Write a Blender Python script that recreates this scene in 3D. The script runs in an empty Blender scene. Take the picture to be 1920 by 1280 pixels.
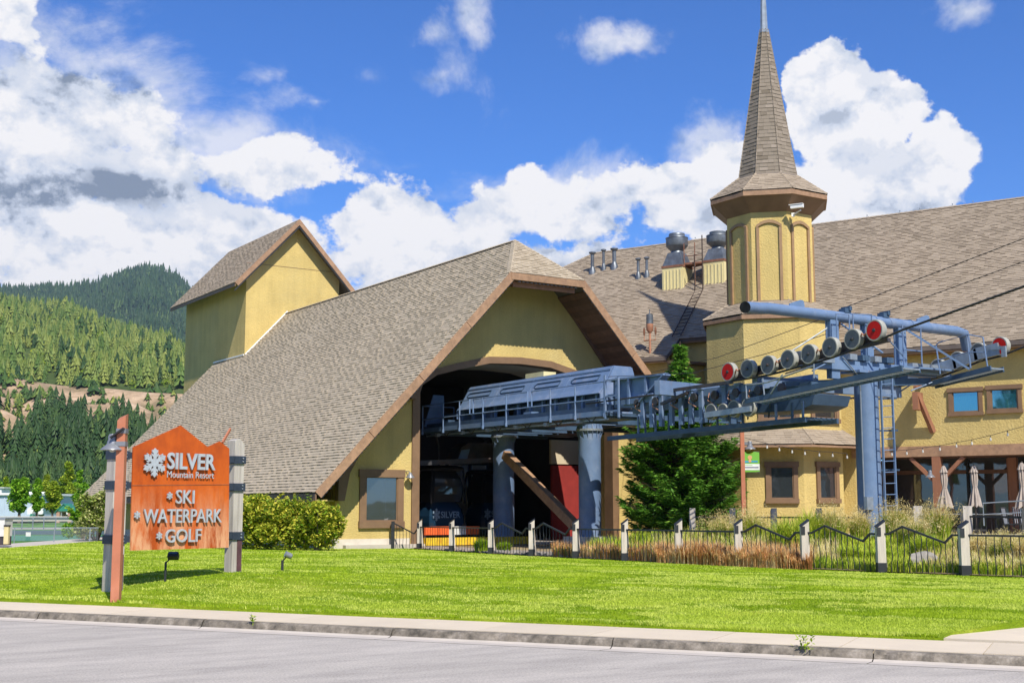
import bpy, bmesh, math, random
import numpy as np
from mathutils import Vector, Matrix
random.seed(7); rng = np.random.default_rng(7)
SC = bpy.context.scene
COL = SC.collection
R = math.radians

# ---------------------------------------------------------------- camera
HEAD, PITCH, FOC, EYE = R(33.0), R(7.4), 2400.0, 1.65
VD = Vector((math.sin(HEAD), math.cos(HEAD), 0))      # horizontal view direction
RD = Vector((math.cos(HEAD), -math.sin(HEAD), 0))     # to the right of it
cd = bpy.data.cameras.new('camera'); cam = bpy.data.objects.new('camera', cd); COL.objects.link(cam)
cam.location = (0, 0, EYE); cam.rotation_euler = (R(90) + PITCH, 0, -HEAD)
cd.sensor_width = 36.0; cd.lens = 36.0 * FOC / 1920.0
cd.clip_start = 0.1; cd.clip_end = 12000
SC.camera = cam

# ---------------------------------------------------------------- light
SUN = Vector((0.22, 1.0, -1.08)).normalized()          # travel direction of sunlight
sd = bpy.data.lights.new('sun', 'SUN'); so = bpy.data.objects.new('sun', sd); COL.objects.link(so)
sd.energy = 4.8; sd.angle = R(0.53); sd.color = (1.0, 0.935, 0.83)
so.rotation_euler = SUN.to_track_quat('-Z', 'Y').to_euler(); so.location = (0, -20, 60)
W = bpy.data.worlds.new('World'); SC.world = W; W.use_nodes = True
SC.view_settings.view_transform = 'Standard'; SC.view_settings.look = 'None'
SC.view_settings.exposure = 0.36; SC.view_settings.gamma = 1.0; SC.view_settings.use_curve_mapping = False
SC.cycles.use_denoising = True
SC.cycles.max_bounces = 8; SC.cycles.diffuse_bounces = 3; SC.cycles.transparent_max_bounces = 12

def build_sky():
    nt = W.node_tree; N = nt.nodes; L = nt.links; N.clear()
    def nd(t, **k):
        n = N.new(t)
        for a, b in k.items(): setattr(n, a, b)
        return n
    def m(op, a, b=None, c=None, clamp=False):
        n = nd('ShaderNodeMath', operation=op, use_clamp=clamp)
        for i, x in enumerate((a, b, c)):
            if x is None: continue
            if isinstance(x, (int, float)): n.inputs[i].default_value = x
            else: L.new(x, n.inputs[i])
        return n.outputs[0]
    def vdot(a, vec):
        n = nd('ShaderNodeVectorMath', operation='DOT_PRODUCT'); L.new(a, n.inputs[0]); n.inputs[1].default_value = vec
        return n.outputs['Value']
    tc = nd('ShaderNodeTexCoord'); D = tc.outputs['Generated']
    sky = nd('ShaderNodeTexSky', sky_type='NISHITA', sun_disc=False)
    el = math.asin(-SUN.z); az = math.atan2(-SUN.x, -SUN.y)
    sky.sun_elevation = el; sky.sun_rotation = az
    sky.air_density = 0.9; sky.dust_density = 0.2; sky.ozone_density = 3.0; sky.altitude = 700
    right = vdot(D, RD); fwd = vdot(D, VD); up = vdot(D, (0, 0, 1))
    azm0 = m('ARCTAN2', right, fwd); elv0 = m('ARCSINE', up)
    def noise(scale, detail, rough, offs=(0, 0, 0), dist=0.0):
        mp = nd('ShaderNodeMapping'); mp.inputs['Location'].default_value = offs
        mp.inputs['Scale'].default_value = (1, 1, 1.25)
        L.new(D, mp.inputs['Vector'])
        n = nd('ShaderNodeTexNoise'); n.inputs['Scale'].default_value = scale; n.inputs['Detail'].default_value = detail
        n.inputs['Roughness'].default_value = rough; n.inputs['Distortion'].default_value = dist
        L.new(mp.outputs[0], n.inputs['Vector']); return n.outputs[0]
    azm = m('ADD', azm0, m('MULTIPLY', m('SUBTRACT', noise(7, 6, .55, (7, 3, 1)), .5), .16)); elv = m('ADD', elv0, m('MULTIPLY', m('SUBTRACT', noise(8, 6, .55, (1, 8, 4)), .5), .11))
    n1 = noise(9.0, 12, 0.62); n2 = noise(9.0, 12, 0.62, (0.0, 0.004, -0.03)); n3 = noise(34, 8, 0.6)
    nw = noise(5.0, 10, 0.68, (3, 1, 2), 0.4)
    def blobs(lst):
        cur = None
        for (px, py, rx, ry) in lst:
            a = math.atan((px - 960) / FOC); e = math.atan((951.7 - py) / FOC)
            dx = m('MULTIPLY', m('SUBTRACT', azm, a), FOC / rx); dy = m('MULTIPLY', m('SUBTRACT', elv, e), FOC / ry)
            q = m('SUBTRACT', 1.0, m('SQRT', m('ADD', m('MULTIPLY', dx, dx), m('MULTIPLY', dy, dy))))
            cur = q if cur is None else m('SMOOTH_MAX', cur, q, 0.25)
        return cur
    thick = blobs([(150, 240, 190, 130), (60, 300, 170, 130), (10, 70, 75, 85), (260, 330, 150, 90), (90, 500, 330, 75),
                   (430, 470, 230, 95), (560, 500, 160, 90), (715, 440, 115, 75), (800, 500, 190, 90), (900, 380, 130, 75),
                   (1040, 400, 200, 95), (1200, 380, 190, 85), (1010, 520, 300, 80), (1330, 340, 90, 85), (1580, 270, 90, 130),
                   (1600, 140, 46, 60), (1510, 190, 46, 56), (1750, 345, 110, 60), (1640, 370, 180, 70), (1420, 380, 160, 110), (500, 330, 150, 60), (-250, 350, 260, 170)])
    thin = blobs([(440, 90, 90, 60), (530, 140, 150, 80), (570, 165, 110, 60), (600, 185, 60, 40), (690, 110, 85, 62), (835, 95, 85, 70), (790, 15, 90, 40), (480, 90, 70, 55), (905, 15, 60, 40),
                  (150, 100, 210, 90), (60, 180, 160, 90), (400, 250, 250, 90), (520, 300, 190, 90), (1865, 85, 55, 45), (1280, 285, 60, 35), (1000, 330, 160, 50), (230, 190, 160, 80), (1150, 60, 60, 30)])
    # away from the photographed part the sky goes on with the same broken cumulus
    front = m('MULTIPLY', m('SUBTRACT', 0.75, m('ABSOLUTE', azm), clamp=True), 4.0, clamp=True)
    gen = m('SUBTRACT', m('MULTIPLY', noise(2.2, 4, 0.5, (5, 5, 5)), 4.0), 2.15)
    gen = m('SUBTRACT', gen, m('MULTIPLY', m('ABSOLUTE', m('SUBTRACT', elv, 0.25)), 0.9))
    def mixv(f, a, b):
        return m('ADD', m('MULTIPLY', a, f), m('MULTIPLY', b, m('SUBTRACT', 1.0, f)))
    th = mixv(front, m('MAXIMUM', thick, -1.0), m('MAXIMUM', gen, -1.0))
    def ss(x, a, b):
        n = nd('ShaderNodeMapRange', interpolation_type='SMOOTHSTEP'); L.new(x, n.inputs['Value'])
        n.inputs['From Min'].default_value = a; n.inputs['From Max'].default_value = b
        return n.outputs[0]
    dens = m('ADD', th, m('MULTIPLY', m('SUBTRACT', n1, 0.5), 3.1))
    dens = m('ADD', dens, m('MULTIPLY', m('SUBTRACT', n3, 0.5), 0.35))
    mask = ss(dens, 0.0, 0.20)
    wd = m('ADD', m('ADD', m('MULTIPLY', m('MAXIMUM', thin, -1.2), 0.9), 0.12), m('MULTIPLY', m('SUBTRACT', nw, 0.5), 4.6))
    wmask = m('MULTIPLY', ss(wd, -0.1, 1.1), 0.75)
    wmask = m('MULTIPLY', wmask, front)
    allm = m('SUBTRACT', 1.0, m('MULTIPLY', m('SUBTRACT', 1.0, mask), m('SUBTRACT', 1.0, wmask)))
    # sunlit tops against blue-grey undersides
    shade = m('ADD', m('MAXIMUM', m('MULTIPLY', m('SUBTRACT', n1, n2), 4.5), -0.30), 0.90)
    body = m('MULTIPLY', ss(dens, 0.6, 1.5), 0.14)
    grey = blobs([(240, 380, 210, 75), (60, 390, 190, 60), (130, 160, 150, 55), (20, 440, 120, 70), (400, 520, 160, 50), (1000, 520, 280, 50), (1700, 395, 180, 35)])
    g = m('MULTIPLY', ss(m('ADD', grey, m('MULTIPLY', m('SUBTRACT', nw, 0.5), 1.6)), 0.05, 0.9), 0.60)
    n3b = noise(34, 8, 0.6, (0.0, 0.002, -0.010)); n5 = noise(18, 8, 0.55, (2, 2, 9)); n5b = noise(18, 8, 0.55, (2, 2.003, 8.982))
    fine = m('ADD', m('MULTIPLY', m('SUBTRACT', n3, n3b), 1.6), m('MULTIPLY', m('SUBTRACT', n5, n5b), 2.6))
    shade = m('ADD', shade, m('MAXIMUM', m('MINIMUM', fine, 0.12), -0.34))
    core = m('MULTIPLY', m('MULTIPLY', ss(dens, 0.7, 1.9), ss(nw, 0.40, 0.62)), 0.24)
    lit = m('SUBTRACT', m('SUBTRACT', m('SUBTRACT', shade, body), core), g, clamp=True)
    cr = nd('ShaderNodeValToRGB'); cr.color_ramp.elements[0].color = (0.25, 0.31, 0.42, 1); cr.color_ramp.elements[1].color = (0.98, 0.98, 1.0, 1)
    e = cr.color_ramp.elements.new(0.45); e.color = (0.66, 0.73, 0.86, 1)
    L.new(lit, cr.inputs[0])
    STR = 0.1
    # the clear sky: deep blue aloft, lighter towards the horizon
    pale = nd('ShaderNodeMix', data_type='RGBA'); L.new(ss(elv0, 0.34, 0.0), pale.inputs[0]); pale.inputs[6].default_value = (0.40, 0.78, 1.34, 1); pale.inputs[7].default_value = (0.52, 0.84, 1.28, 1)
    tint = nd('ShaderNodeMix', data_type='RGBA', blend_type='MULTIPLY'); tint.inputs[0].default_value = 1.0
    L.new(sky.outputs[0], tint.inputs[6]); L.new(pale.outputs[2], tint.inputs[7])
    cs = nd('ShaderNodeMix', data_type='RGBA', blend_type='MULTIPLY'); cs.inputs[0].default_value = 1.0
    L.new(cr.outputs[0], cs.inputs[6]); cs.inputs[7].default_value = (0.79 / STR, 0.78 / STR, 0.775 / STR, 1)
    mx = nd('ShaderNodeMix', data_type='RGBA'); L.new(allm, mx.inputs[0]); L.new(tint.outputs[2], mx.inputs[6]); L.new(cs.outputs[2], mx.inputs[7])
    bg = nd('ShaderNodeBackground'); bg.inputs['Strength'].default_value = STR; L.new(mx.outputs[2], bg.inputs[0])
    out = nd('ShaderNodeOutputWorld'); L.new(bg.outputs[0], out.inputs[0])
build_sky()
# ---------------------------------------------------------------- placing: photograph measurements to world points on known planes
def ray(px, py):
    a = (px - 960) / FOC; b = (640 - py) / FOC; c, s = math.cos(PITCH), math.sin(PITCH)
    return VD * (c - b * s) + RD * a + Vector((0, 0, s + b * c))
def onp(px, py, p0, nn):
    d = ray(px, py); p0 = Vector(p0); nn = Vector(nn); o = Vector((0, 0, EYE))
    return o + d * ((p0 - o).dot(nn) / d.dot(nn))
def onX(px, py, X): return onp(px, py, (X, 0, 0), (1, 0, 0))
def onY(px, py, Y): return onp(px, py, (0, Y, 0), (0, 1, 0))
def onZ(px, py, Z): return onp(px, py, (0, 0, Z), (0, 0, 1))
def onD(px, py, D): return onp(px, py, VD * D, VD)
def G(px, D, z=0.0):                                   # ground place at depth D on the bearing of column px (near the horizon)
    return VD * D + RD * ((px - 960) / FOC * D / math.cos(PITCH) * 1.0) + Vector((0, 0, z))

# ---------------------------------------------------------------- things, parts
def props(o, label=None, cat=None, group=None, kind=None):
    if label: o['label'] = label
    if cat: o['category'] = cat
    if group: o['group'] = group
    if kind: o['kind'] = kind
    return o
def thing(name, label, cat, loc=(0, 0, 0), group=None):
    o = bpy.data.objects.new(name, None); COL.objects.link(o); o.location = loc; o.empty_display_size = 0.3
    o['_loc'] = list(loc); return props(o, label, cat, group)
def parent_to(o, p):
    o.parent = p
    if p.type == 'EMPTY': o.matrix_parent_inverse = Matrix.Translation(-Vector(p['_loc']))
def copy_tree(o, loc=None, rotz=None, label=None, parent=None):
    c = o.copy(); COL.objects.link(c)
    if parent is not None: c.parent = parent
    if loc is not None: c.location = loc
    if rotz is not None: c.rotation_euler = (0, 0, rotz)
    if label: c['label'] = label
    for ch in KIDS.get(o.name, []): copy_tree(ch, parent=c)
    return c
KIDS = {}
class MB:
    """collects polygons in world coordinates and links them as ONE mesh object"""
    def __init__(s): s.v = []; s.f = []; s.t = []
    def add(s, vs, fs, tint=None):
        b = len(s.v); s.v.extend([tuple(p) for p in vs]); s.f.extend([tuple(b + i for i in f) for f in fs])
        s.t.extend([random.random() if tint is None else tint] * len(fs)); return s
    def poly(s, pts, tint=None): return s.add(pts, [tuple(range(len(pts)))], tint)
    def prism(s, pts, ext, tint=None):
        n = len(pts); ext = Vector(ext); q = [Vector(p) for p in pts]; top = [p + ext for p in q]
        nn = sum(((q[i] - q[0]).cross(q[(i + 1) % n] - q[0]) for i in range(n)), Vector())
        fl = nn.dot(ext) > 0
        f = [tuple(range(n)), tuple(range(2 * n - 1, n - 1, -1))] + [(i, i + n, (i + 1) % n + n, (i + 1) % n) for i in range(n)]
        if fl: f = [tuple(reversed(x)) for x in f]
        return s.add(q + top, f, tint)
    def box(s, lo, hi, tint=None):
        x0, y0, z0 = lo; x1, y1, z1 = hi
        return s.prism([(x0, y0, z0), (x1, y0, z0), (x1, y1, z0), (x0, y1, z0)], (0, 0, z1 - z0), tint)
    def obox(s, c, ax, ay, az, tint=None):              # centre and three half-axis vectors
        c, ax, ay, az = Vector(c), Vector(ax), Vector(ay), Vector(az)
        return s.prism([c - ax - ay - az, c + ax - ay - az, c + ax + ay - az, c - ax + ay - az], az * 2, tint)
    def beam(s, a, b, w, h, up=(0, 0, 1), tint=None):   # rectangular bar between two points, w across, h along up
        a, b = Vector(a), Vector(b); d = (b - a); up = Vector(up)
        side = d.cross(up)
        if side.length < 1e-6: up = Vector((0, 1, 0)); side = d.cross(up)
        side.normalize(); u = side.cross(d).normalized()
        return s.obox((a + b) / 2, d / 2, side * w / 2, u * h / 2, tint)
    def tube(s, a, b, r, n=8, r2=None, caps=True, tint=None):
        return s.sweep([a, b], r, n, r2, caps, tint)
    def sweep(s, pts, r, n=8, r2=None, caps=True, tint=None):
        pts = [Vector(p) for p in pts]; rings = []; m = len(pts)
        d0 = (pts[1] - pts[0]).normalized(); ref = Vector((0, 0, 1)) if abs(d0.z) < 0.9 else Vector((0, 1, 0))
        for i, p in enumerate(pts):
            d = (pts[min(i + 1, m - 1)] - pts[max(i - 1, 0)]).normalized()
            x = d.cross(ref)
            if x.length < 1e-4: x = Vector((1, 0, 0))
            x.normalize(); y = x.cross(d)
            rr = (r[i] if isinstance(r, (list, tuple)) else (r if r2 is None else r + (r2 - r) * i / (m - 1)))
            rings.append([p + (x * math.cos(2 * math.pi * k / n) + y * math.sin(2 * math.pi * k / n)) * rr for k in range(n)])
        vs = [q for ring in rings for q in ring]; fs = []
        for i in range(m - 1):
            for k in range(n):
                fs.append((i * n + k, i * n + (k + 1) % n, (i + 1) * n + (k + 1) % n, (i + 1) * n + k))
        if caps: fs += [tuple(range(n - 1, -1, -1)), tuple(range((m - 1) * n, m * n))]
        return s.add(vs, fs, tint)
    def lathe(s, prof, c, axis=(0, 0, 1), n=20, tint=None, cap=True):   # prof: (radius, height) pairs
        axis = Vector(axis).normalized(); ref = Vector((0, 0, 1)) if abs(axis.z) < 0.9 else Vector((1, 0, 0))
        x = axis.cross(ref).normalized(); y = axis.cross(x); c = Vector(c)
        vs = [c + axis * h + (x * math.cos(2 * math.pi * k / n) + y * math.sin(2 * math.pi * k / n)) * rr for rr, h in prof for k in range(n)]
        fs = [(i * n + k, i * n + (k + 1) % n, (i + 1) * n + (k + 1) % n, (i + 1) * n + k) for i in range(len(prof) - 1) for k in range(n)]
        if cap and prof[0][0] > 1e-4: fs.append(tuple(range(n - 1, -1, -1)))
        if cap and prof[-1][0] > 1e-4: fs.append(tuple(range((len(prof) - 1) * n, len(prof) * n)))
        return s.add(vs, fs, tint)
    def build(s, name, mat, parent=None, smooth=False, kind=None, label=None):
        me = bpy.data.meshes.new(name); me.from_pydata(s.v, [], s.f); me.materials.append(mat)
        at = me.attributes.new('tint', 'FLOAT', 'FACE'); at.data.foreach_set('value', s.t)
        if smooth:
            me.polygons.foreach_set('use_smooth', [True] * len(me.polygons))
            try: me.set_sharp_from_angle(angle=R(38))
            except Exception: pass
        me.update()
        o = bpy.data.objects.new(name, me); COL.objects.link(o)
        if parent: parent_to(o, parent); KIDS.setdefault(parent.name, []).append(o)
        if kind: o['kind'] = kind
        if label: o['label'] = label
        return o
def np_mesh(name, verts, nper, tint, mat, parent=None, kind=None, smooth=False):
    """verts: (n, nper, 3) array, one polygon per row"""
    nf = verts.shape[0]; me = bpy.data.meshes.new(name)
    me.vertices.add(nf * nper); me.vertices.foreach_set('co', verts.reshape(-1).astype(np.float32))
    me.loops.add(nf * nper); me.loops.foreach_set('vertex_index', np.arange(nf * nper, dtype=np.int32))
    me.polygons.add(nf); me.polygons.foreach_set('loop_start', (np.arange(nf) * nper).astype(np.int32))
    me.polygons.foreach_set('loop_total', np.full(nf, nper, dtype=np.int32))
    me.materials.append(mat)
    me.update(calc_edges=True)
    at = me.attributes.new('tint', 'FLOAT', 'FACE'); at.data.foreach_set('value', np.asarray(tint, dtype=np.float32))
    if smooth: me.polygons.foreach_set('use_smooth', [True] * nf)
    o = bpy.data.objects.new(name, me); COL.objects.link(o)
    if parent: parent_to(o, parent); KIDS.setdefault(parent.name, []).append(o)
    if kind: o['kind'] = kind
    return o

# ---------------------------------------------------------------- materials
def newmat(name):
    m = bpy.data.materials.new(name); m.use_nodes = True; nt = m.node_tree
    for n in list(nt.nodes): nt.nodes.remove(n)
    out = nt.nodes.new('ShaderNodeOutputMaterial'); b = nt.nodes.new('ShaderNodeBsdfPrincipled')
    nt.links.new(b.outputs[0], out.inputs[0]); return m, nt, b, out
def nz(nt, scale, detail=4, rough=0.55, coord='Object', stretch=(1, 1, 1), dist=0.0):
    tc = nt.nodes.new('ShaderNodeTexCoord'); mp = nt.nodes.new('ShaderNodeMapping'); mp.inputs['Scale'].default_value = stretch
    nt.links.new(tc.outputs[coord], mp.inputs[0]); n = nt.nodes.new('ShaderNodeTexNoise')
    n.inputs['Scale'].default_value = scale; n.inputs['Detail'].default_value = detail; n.inputs['Roughness'].default_value = rough
    n.inputs['Distortion'].default_value = dist
    nt.links.new(mp.outputs[0], n.inputs['Vector']); return n.outputs[0]
def rmp(nt, fac, stops):
    c = nt.nodes.new('ShaderNodeValToRGB'); e = c.color_ramp.elements
    while len(e) < len(stops): e.new(0.5)
    for i, (p, col) in enumerate(stops): e[i].position = p; e[i].color = (*col, 1)
    nt.links.new(fac, c.inputs[0]); return c.outputs[0]
def mixc(nt, fac, a, b, mode='MIX'):
    n = nt.nodes.new('ShaderNodeMix'); n.data_type = 'RGBA'; n.blend_type = mode
    for i, x in ((0, fac), (6, a), (7, b)):
        if isinstance(x, (int, float)): n.inputs[i].default_value = x
        elif isinstance(x, tuple): n.inputs[i].default_value = (*x, 1)
        else: nt.links.new(x, n.inputs[i])
    return n.outputs[2]
def mth(nt, op, a, b=0.0):
    n = nt.nodes.new('ShaderNodeMath'); n.operation = op
    for i, x in enumerate((a, b)):
        if isinstance(x, (int, float)): n.inputs[i].default_value = x
        else: nt.links.new(x, n.inputs[i])
    return n.outputs[0]
def piece_rand(nt):                                     # one random number per piece, joined or single
    a = nt.nodes.new('ShaderNodeAttribute'); a.attribute_name = 'tint'; oi = nt.nodes.new('ShaderNodeObjectInfo')
    return mth(nt, 'FRACT', mth(nt, 'ADD', a.outputs['Fac'], oi.outputs['Random']))
def bump(nt, b, h, strength=0.3, dist=0.02):
    n = nt.nodes.new('ShaderNodeBump'); n.inputs['Strength'].default_value = strength; n.inputs['Distance'].default_value = dist
    nt.links.new(h, n.inputs['Height']); nt.links.new(n.outputs[0], b.inputs['Normal'])
def sc_(c, k): return tuple(min(1.0, x * k) for x in c)
def mat(name, col, rough=0.7, metal=0.0, var=0.18, scale=1.5, bmp=0.0, bscale=40, bdist=0.01, pvar=0.0, stretch=(1, 1, 1), dirt=None, dirt_amt=0.4, spec=0.4, rust=0.0, streak=0.0):
    m, nt, b, out = newmat(name)
    n1 = nz(nt, scale, 6, 0.6, stretch=stretch)
    c = rmp(nt, n1, [(0.3, sc_(col, 1 - var)), (0.7, sc_(col, 1 + var))])
    if pvar:
        pr = piece_rand(nt); c = mixc(nt, 1.0, c, rmp(nt, pr, [(0.0, (1 - pvar,) * 3), (1.0, (1 + pvar * 0.6,) * 3)]), 'MULTIPLY')
    if dirt:
        n2 = nz(nt, scale * 0.45, 8, 0.7, stretch=stretch)
        f = rmp(nt, n2, [(0.5, (0, 0, 0)), (0.72, (dirt_amt,) * 3)]); c = mixc(nt, f, c, dirt)
    if streak:
        n4 = nz(nt, 2.2, 7, 0.65, stretch=(1, 1, 0.09)); c = mixc(nt, 1.0, c, rmp(nt, n4, [(0.35, (1 - streak,) * 3), (0.6, (1.04, 1.04, 1.04))]), 'MULTIPLY')
    if rust:
        n3 = nz(nt, 2.6, 9, 0.72, stretch=(1, 1, 0.45)); c = mixc(nt, rmp(nt, n3, [(0.60, (0, 0, 0)), (0.72, (rust,) * 3)]), c, (0.23, 0.12, 0.07))
    nt.links.new(c, b.inputs['Base Color'])
    b.inputs['Roughness'].default_value = rough; b.inputs['Metallic'].default_value = metal
    b.inputs['Specular IOR Level'].default_value = spec
    if bmp: bump(nt, b, nz(nt, bscale, 5, 0.6, stretch=stretch), bmp, bdist)
    return m
M = {}
M['stucco'] = mat('yellow_stucco', (0.56, 0.425, 0.155), 0.92, var=0.10, scale=0.8, bmp=0.9, bscale=15, bdist=0.035, streak=.07, dirt=(0.47, 0.40, 0.20), dirt_amt=0.35)
M['tanwall'] = mat('tan_wall', (0.55, 0.47, 0.33), 0.9, var=0.06, scale=1.2, bmp=0.3, bscale=25)
M['trim'] = mat('brown_trim', (0.205, 0.125, 0.07), 0.6, var=0.16, scale=2, bmp=0.2, bscale=30)
M['fascia'] = mat('fascia_wood', (0.34, 0.205, 0.12), 0.65, var=0.22, scale=5, bmp=0.3, bscale=60, dirt=(0.17, 0.10, 0.07), dirt_amt=0.5, pvar=0.12)
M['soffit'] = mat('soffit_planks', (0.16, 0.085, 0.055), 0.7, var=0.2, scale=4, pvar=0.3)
M['trim2'] = mat('light_brown_panel_trim', (0.31, 0.195, 0.10), 0.65, var=0.14, scale=3)
M['darkrust'] = mat('dark_brown_iron', (0.055, 0.038, 0.03), 0.7, var=0.2)
M['copper'] = mat('copper_brown_board', (0.42, 0.20, 0.12), 0.55, var=0.2, scale=4)
M['found'] = mat('foundation_concrete', (0.60, 0.55, 0.47), 0.9, var=0.1, scale=4, bmp=0.2, bscale=40)
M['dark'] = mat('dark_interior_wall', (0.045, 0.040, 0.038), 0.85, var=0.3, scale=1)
M['redwall'] = mat('red_wall', (0.26, 0.025, 0.02), 0.8, var=0.15, scale=3)
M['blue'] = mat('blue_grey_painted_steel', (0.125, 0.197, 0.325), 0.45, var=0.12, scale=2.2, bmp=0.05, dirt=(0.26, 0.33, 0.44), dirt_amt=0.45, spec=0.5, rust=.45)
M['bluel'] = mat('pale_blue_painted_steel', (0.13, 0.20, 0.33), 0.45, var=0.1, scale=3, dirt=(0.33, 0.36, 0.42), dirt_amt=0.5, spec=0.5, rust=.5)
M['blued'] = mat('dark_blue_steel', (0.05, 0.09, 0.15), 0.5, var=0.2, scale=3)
M['galv'] = mat('galvanised_steel', (0.33, 0.37, 0.40), 0.42, 0.5, var=0.18, scale=6)
M['gun'] = mat('gunmetal_machinery', (0.065, 0.065, 0.07), 0.5, 0.4, var=0.3, scale=4, dirt=(0.16, 0.08, 0.05), dirt_amt=0.6)
M['rubber'] = mat('grey_rubber', (0.33, 0.33, 0.29), 0.8, var=0.15, scale=8)
M['wheelgrey'] = mat('grey_wheel_disc', (0.085, 0.095, 0.10), 0.45, 0.2, var=0.15, scale=8)
M['wheelred'] = mat('red_wheel_disc', (0.50, 0.012, 0.008), 0.6, var=0.12, scale=6, spec=0.2)
M['black'] = mat('black_painted_metal', (0.028, 0.030, 0.034), 0.45, var=0.2, scale=6)
M['navy'] = mat('dark_navy_band', (0.03, 0.04, 0.06), 0.5, var=0.2, scale=6)
M['bolt'] = mat('steel_bolts', (0.4, 0.42, 0.45), 0.4, 0.6)
M['rope'] = mat('steel_rope', (0.045, 0.045, 0.048), 0.55, 0.3)
M['white'] = mat('white_paint', (0.78, 0.78, 0.76), 0.5, var=0.05)
M['offwhite'] = mat('off_white_panel', (0.62, 0.62, 0.58), 0.6, var=0.08)
M['yellow'] = mat('yellow_paint', (0.72, 0.50, 0.03), 0.5, var=0.12, scale=4, dirt=(0.5, 0.12, 0.03), dirt_amt=0.8)
M['orange'] = mat('orange_plastic', (0.8, 0.13, 0.03), 0.5, var=0.1)
M['timber'] = mat('red_brown_timber', (0.28, 0.125, 0.068), 0.65, var=0.2, scale=3, stretch=(1, 1, 0.2), bmp=0.2, bscale=40)
M['greywood'] = mat('weathered_grey_timber', (0.46, 0.42, 0.37), 0.85, var=0.22, scale=14, stretch=(1, 1, 0.07), bmp=0.35, bscale=60, dirt=(0.2, 0.17, 0.15), dirt_amt=0.6)
M['postwood'] = mat('pale_fence_timber', (0.55, 0.49, 0.41), 0.85, var=0.2, scale=14, stretch=(1, 1, 0.09), bmp=0.3, bscale=60, dirt=(0.28, 0.24, 0.2), dirt_amt=0.5)
M['purplewood'] = mat('dark_purple_plate', (0.10, 0.045, 0.05), 0.6, var=0.3, scale=8)
M['salmon'] = mat('salmon_painted_post', (0.44, 0.16, 0.085), 0.55, var=0.1, scale=3, dirt=(0.62, 0.30, 0.2), dirt_amt=0.4)
M['lampgrey'] = mat('grey_lamp_metal', (0.24, 0.25, 0.27), 0.35, 0.3, var=0.1)
M['umb'] = mat('taupe_canvas', (0.40, 0.34, 0.29), 0.9, var=0.12, scale=5)
M['fan'] = mat('grey_fan_housing', (0.16, 0.18, 0.20), 0.45, 0.5, var=0.3, scale=3, dirt=(0.07, 0.06, 0.06), dirt_amt=0.7)
M['siding'] = mat('cream_siding', (0.66, 0.58, 0.30), 0.7, var=0.06, scale=1, dirt=(0.36, 0.25, 0.10), dirt_amt=0.55)
M['rust'] = mat('rusty_steel', (0.22, 0.10, 0.06), 0.8, var=0.35, scale=6)
M['concrete'] = mat('pale_concrete', (0.50, 0.45, 0.39), 0.9, var=0.07, scale=2, bmp=0.2, bscale=80, dirt=(0.40, 0.36, 0.31), dirt_amt=0.35)
M['slab'] = mat('beige_pavement', (0.62, 0.53, 0.40), 0.9, var=0.05, scale=1.5, bmp=0.2, bscale=80, dirt=(0.52, 0.45, 0.37), dirt_amt=0.4, pvar=.06)
M['rock'] = mat('grey_boulder', (0.27, 0.25, 0.22), 0.9, var=0.3, scale=5, bmp=0.6, bscale=14, bdist=0.04)
M['green'] = mat('green_metal_roof', (0.03, 0.20, 0.13), 0.5, var=0.1)
M['brick'] = mat('tan_brick_pier', (0.42, 0.26, 0.18), 0.9, var=0.2, scale=12)
M['umbpole'] = mat('bronze_pole', (0.10, 0.08, 0.07), 0.4, 0.5)
M['letters'] = mat('brushed_silver_letters', (0.44, 0.47, 0.50), 0.4, 0.15, var=0.12, scale=10)
M['letterside'] = M['letters']
M['gravel'] = mat('gravel', (0.36, 0.30, 0.25), 0.95, var=0.35, scale=18, bmp=0.8, bscale=22, bdist=0.04)
M['bark'] = mat('grey_bark', (0.13, 0.10, 0.08), 0.9, var=0.3, scale=10, bmp=0.4)
M['carpaint'] = mat('white_car_paint', (0.75, 0.76, 0.77), 0.25, var=0.02)
M['court'] = mat('green_court_surface', (0.06, 0.21, 0.13), 0.8, var=0.08, scale=0.3)
M['track'] = mat('dark_teal_track', (0.055, 0.10, 0.11), 0.85, var=0.12, scale=0.3)
M['bulb'] = mat('clear_bulb', (0.5, 0.49, 0.45), 0.1)

def mat_shingle(name, c0, c1, c2):
    m, nt, b, out = newmat(name)
    pr = piece_rand(nt)
    c = rmp(nt, pr, [(0.0, c0), (0.35, c1), (0.8, c1), (1.0, c2)])
    c = mixc(nt, 1.0, c, rmp(nt, nz(nt, 0.35, 6, 0.6), [(0.3, (0.92, 0.92, 0.92)), (0.7, (1.05, 1.05, 1.05))]), 'MULTIPLY')
    c = mixc(nt, 1.0, c, rmp(nt, nz(nt, 45, 3, 0.6), [(0.3, (0.85, 0.85, 0.85)), (0.7, (1.12, 1.12, 1.12))]), 'MULTIPLY')
    nt.links.new(c, b.inputs['Base Color']); b.inputs['Roughness'].default_value = 0.95; b.inputs['Specular IOR Level'].default_value = 0.2
    return m
M['shingle'] = mat_shingle('asphalt_shingles', (0.375, 0.315, 0.23), (0.42, 0.355, 0.262), (0.465, 0.395, 0.295))
M['shingle2'] = mat_shingle('grey_brown_shingles', (0.29, 0.235, 0.175), (0.33, 0.27, 0.20), (0.37, 0.305, 0.23))
M['spirewood'] = mat_shingle('spire_shingles', (0.17, 0.14, 0.105), (0.25, 0.21, 0.165), (0.31, 0.26, 0.21))
M['deck'] = mat('roof_deck', (0.14, 0.115, 0.10), 0.95)

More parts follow.
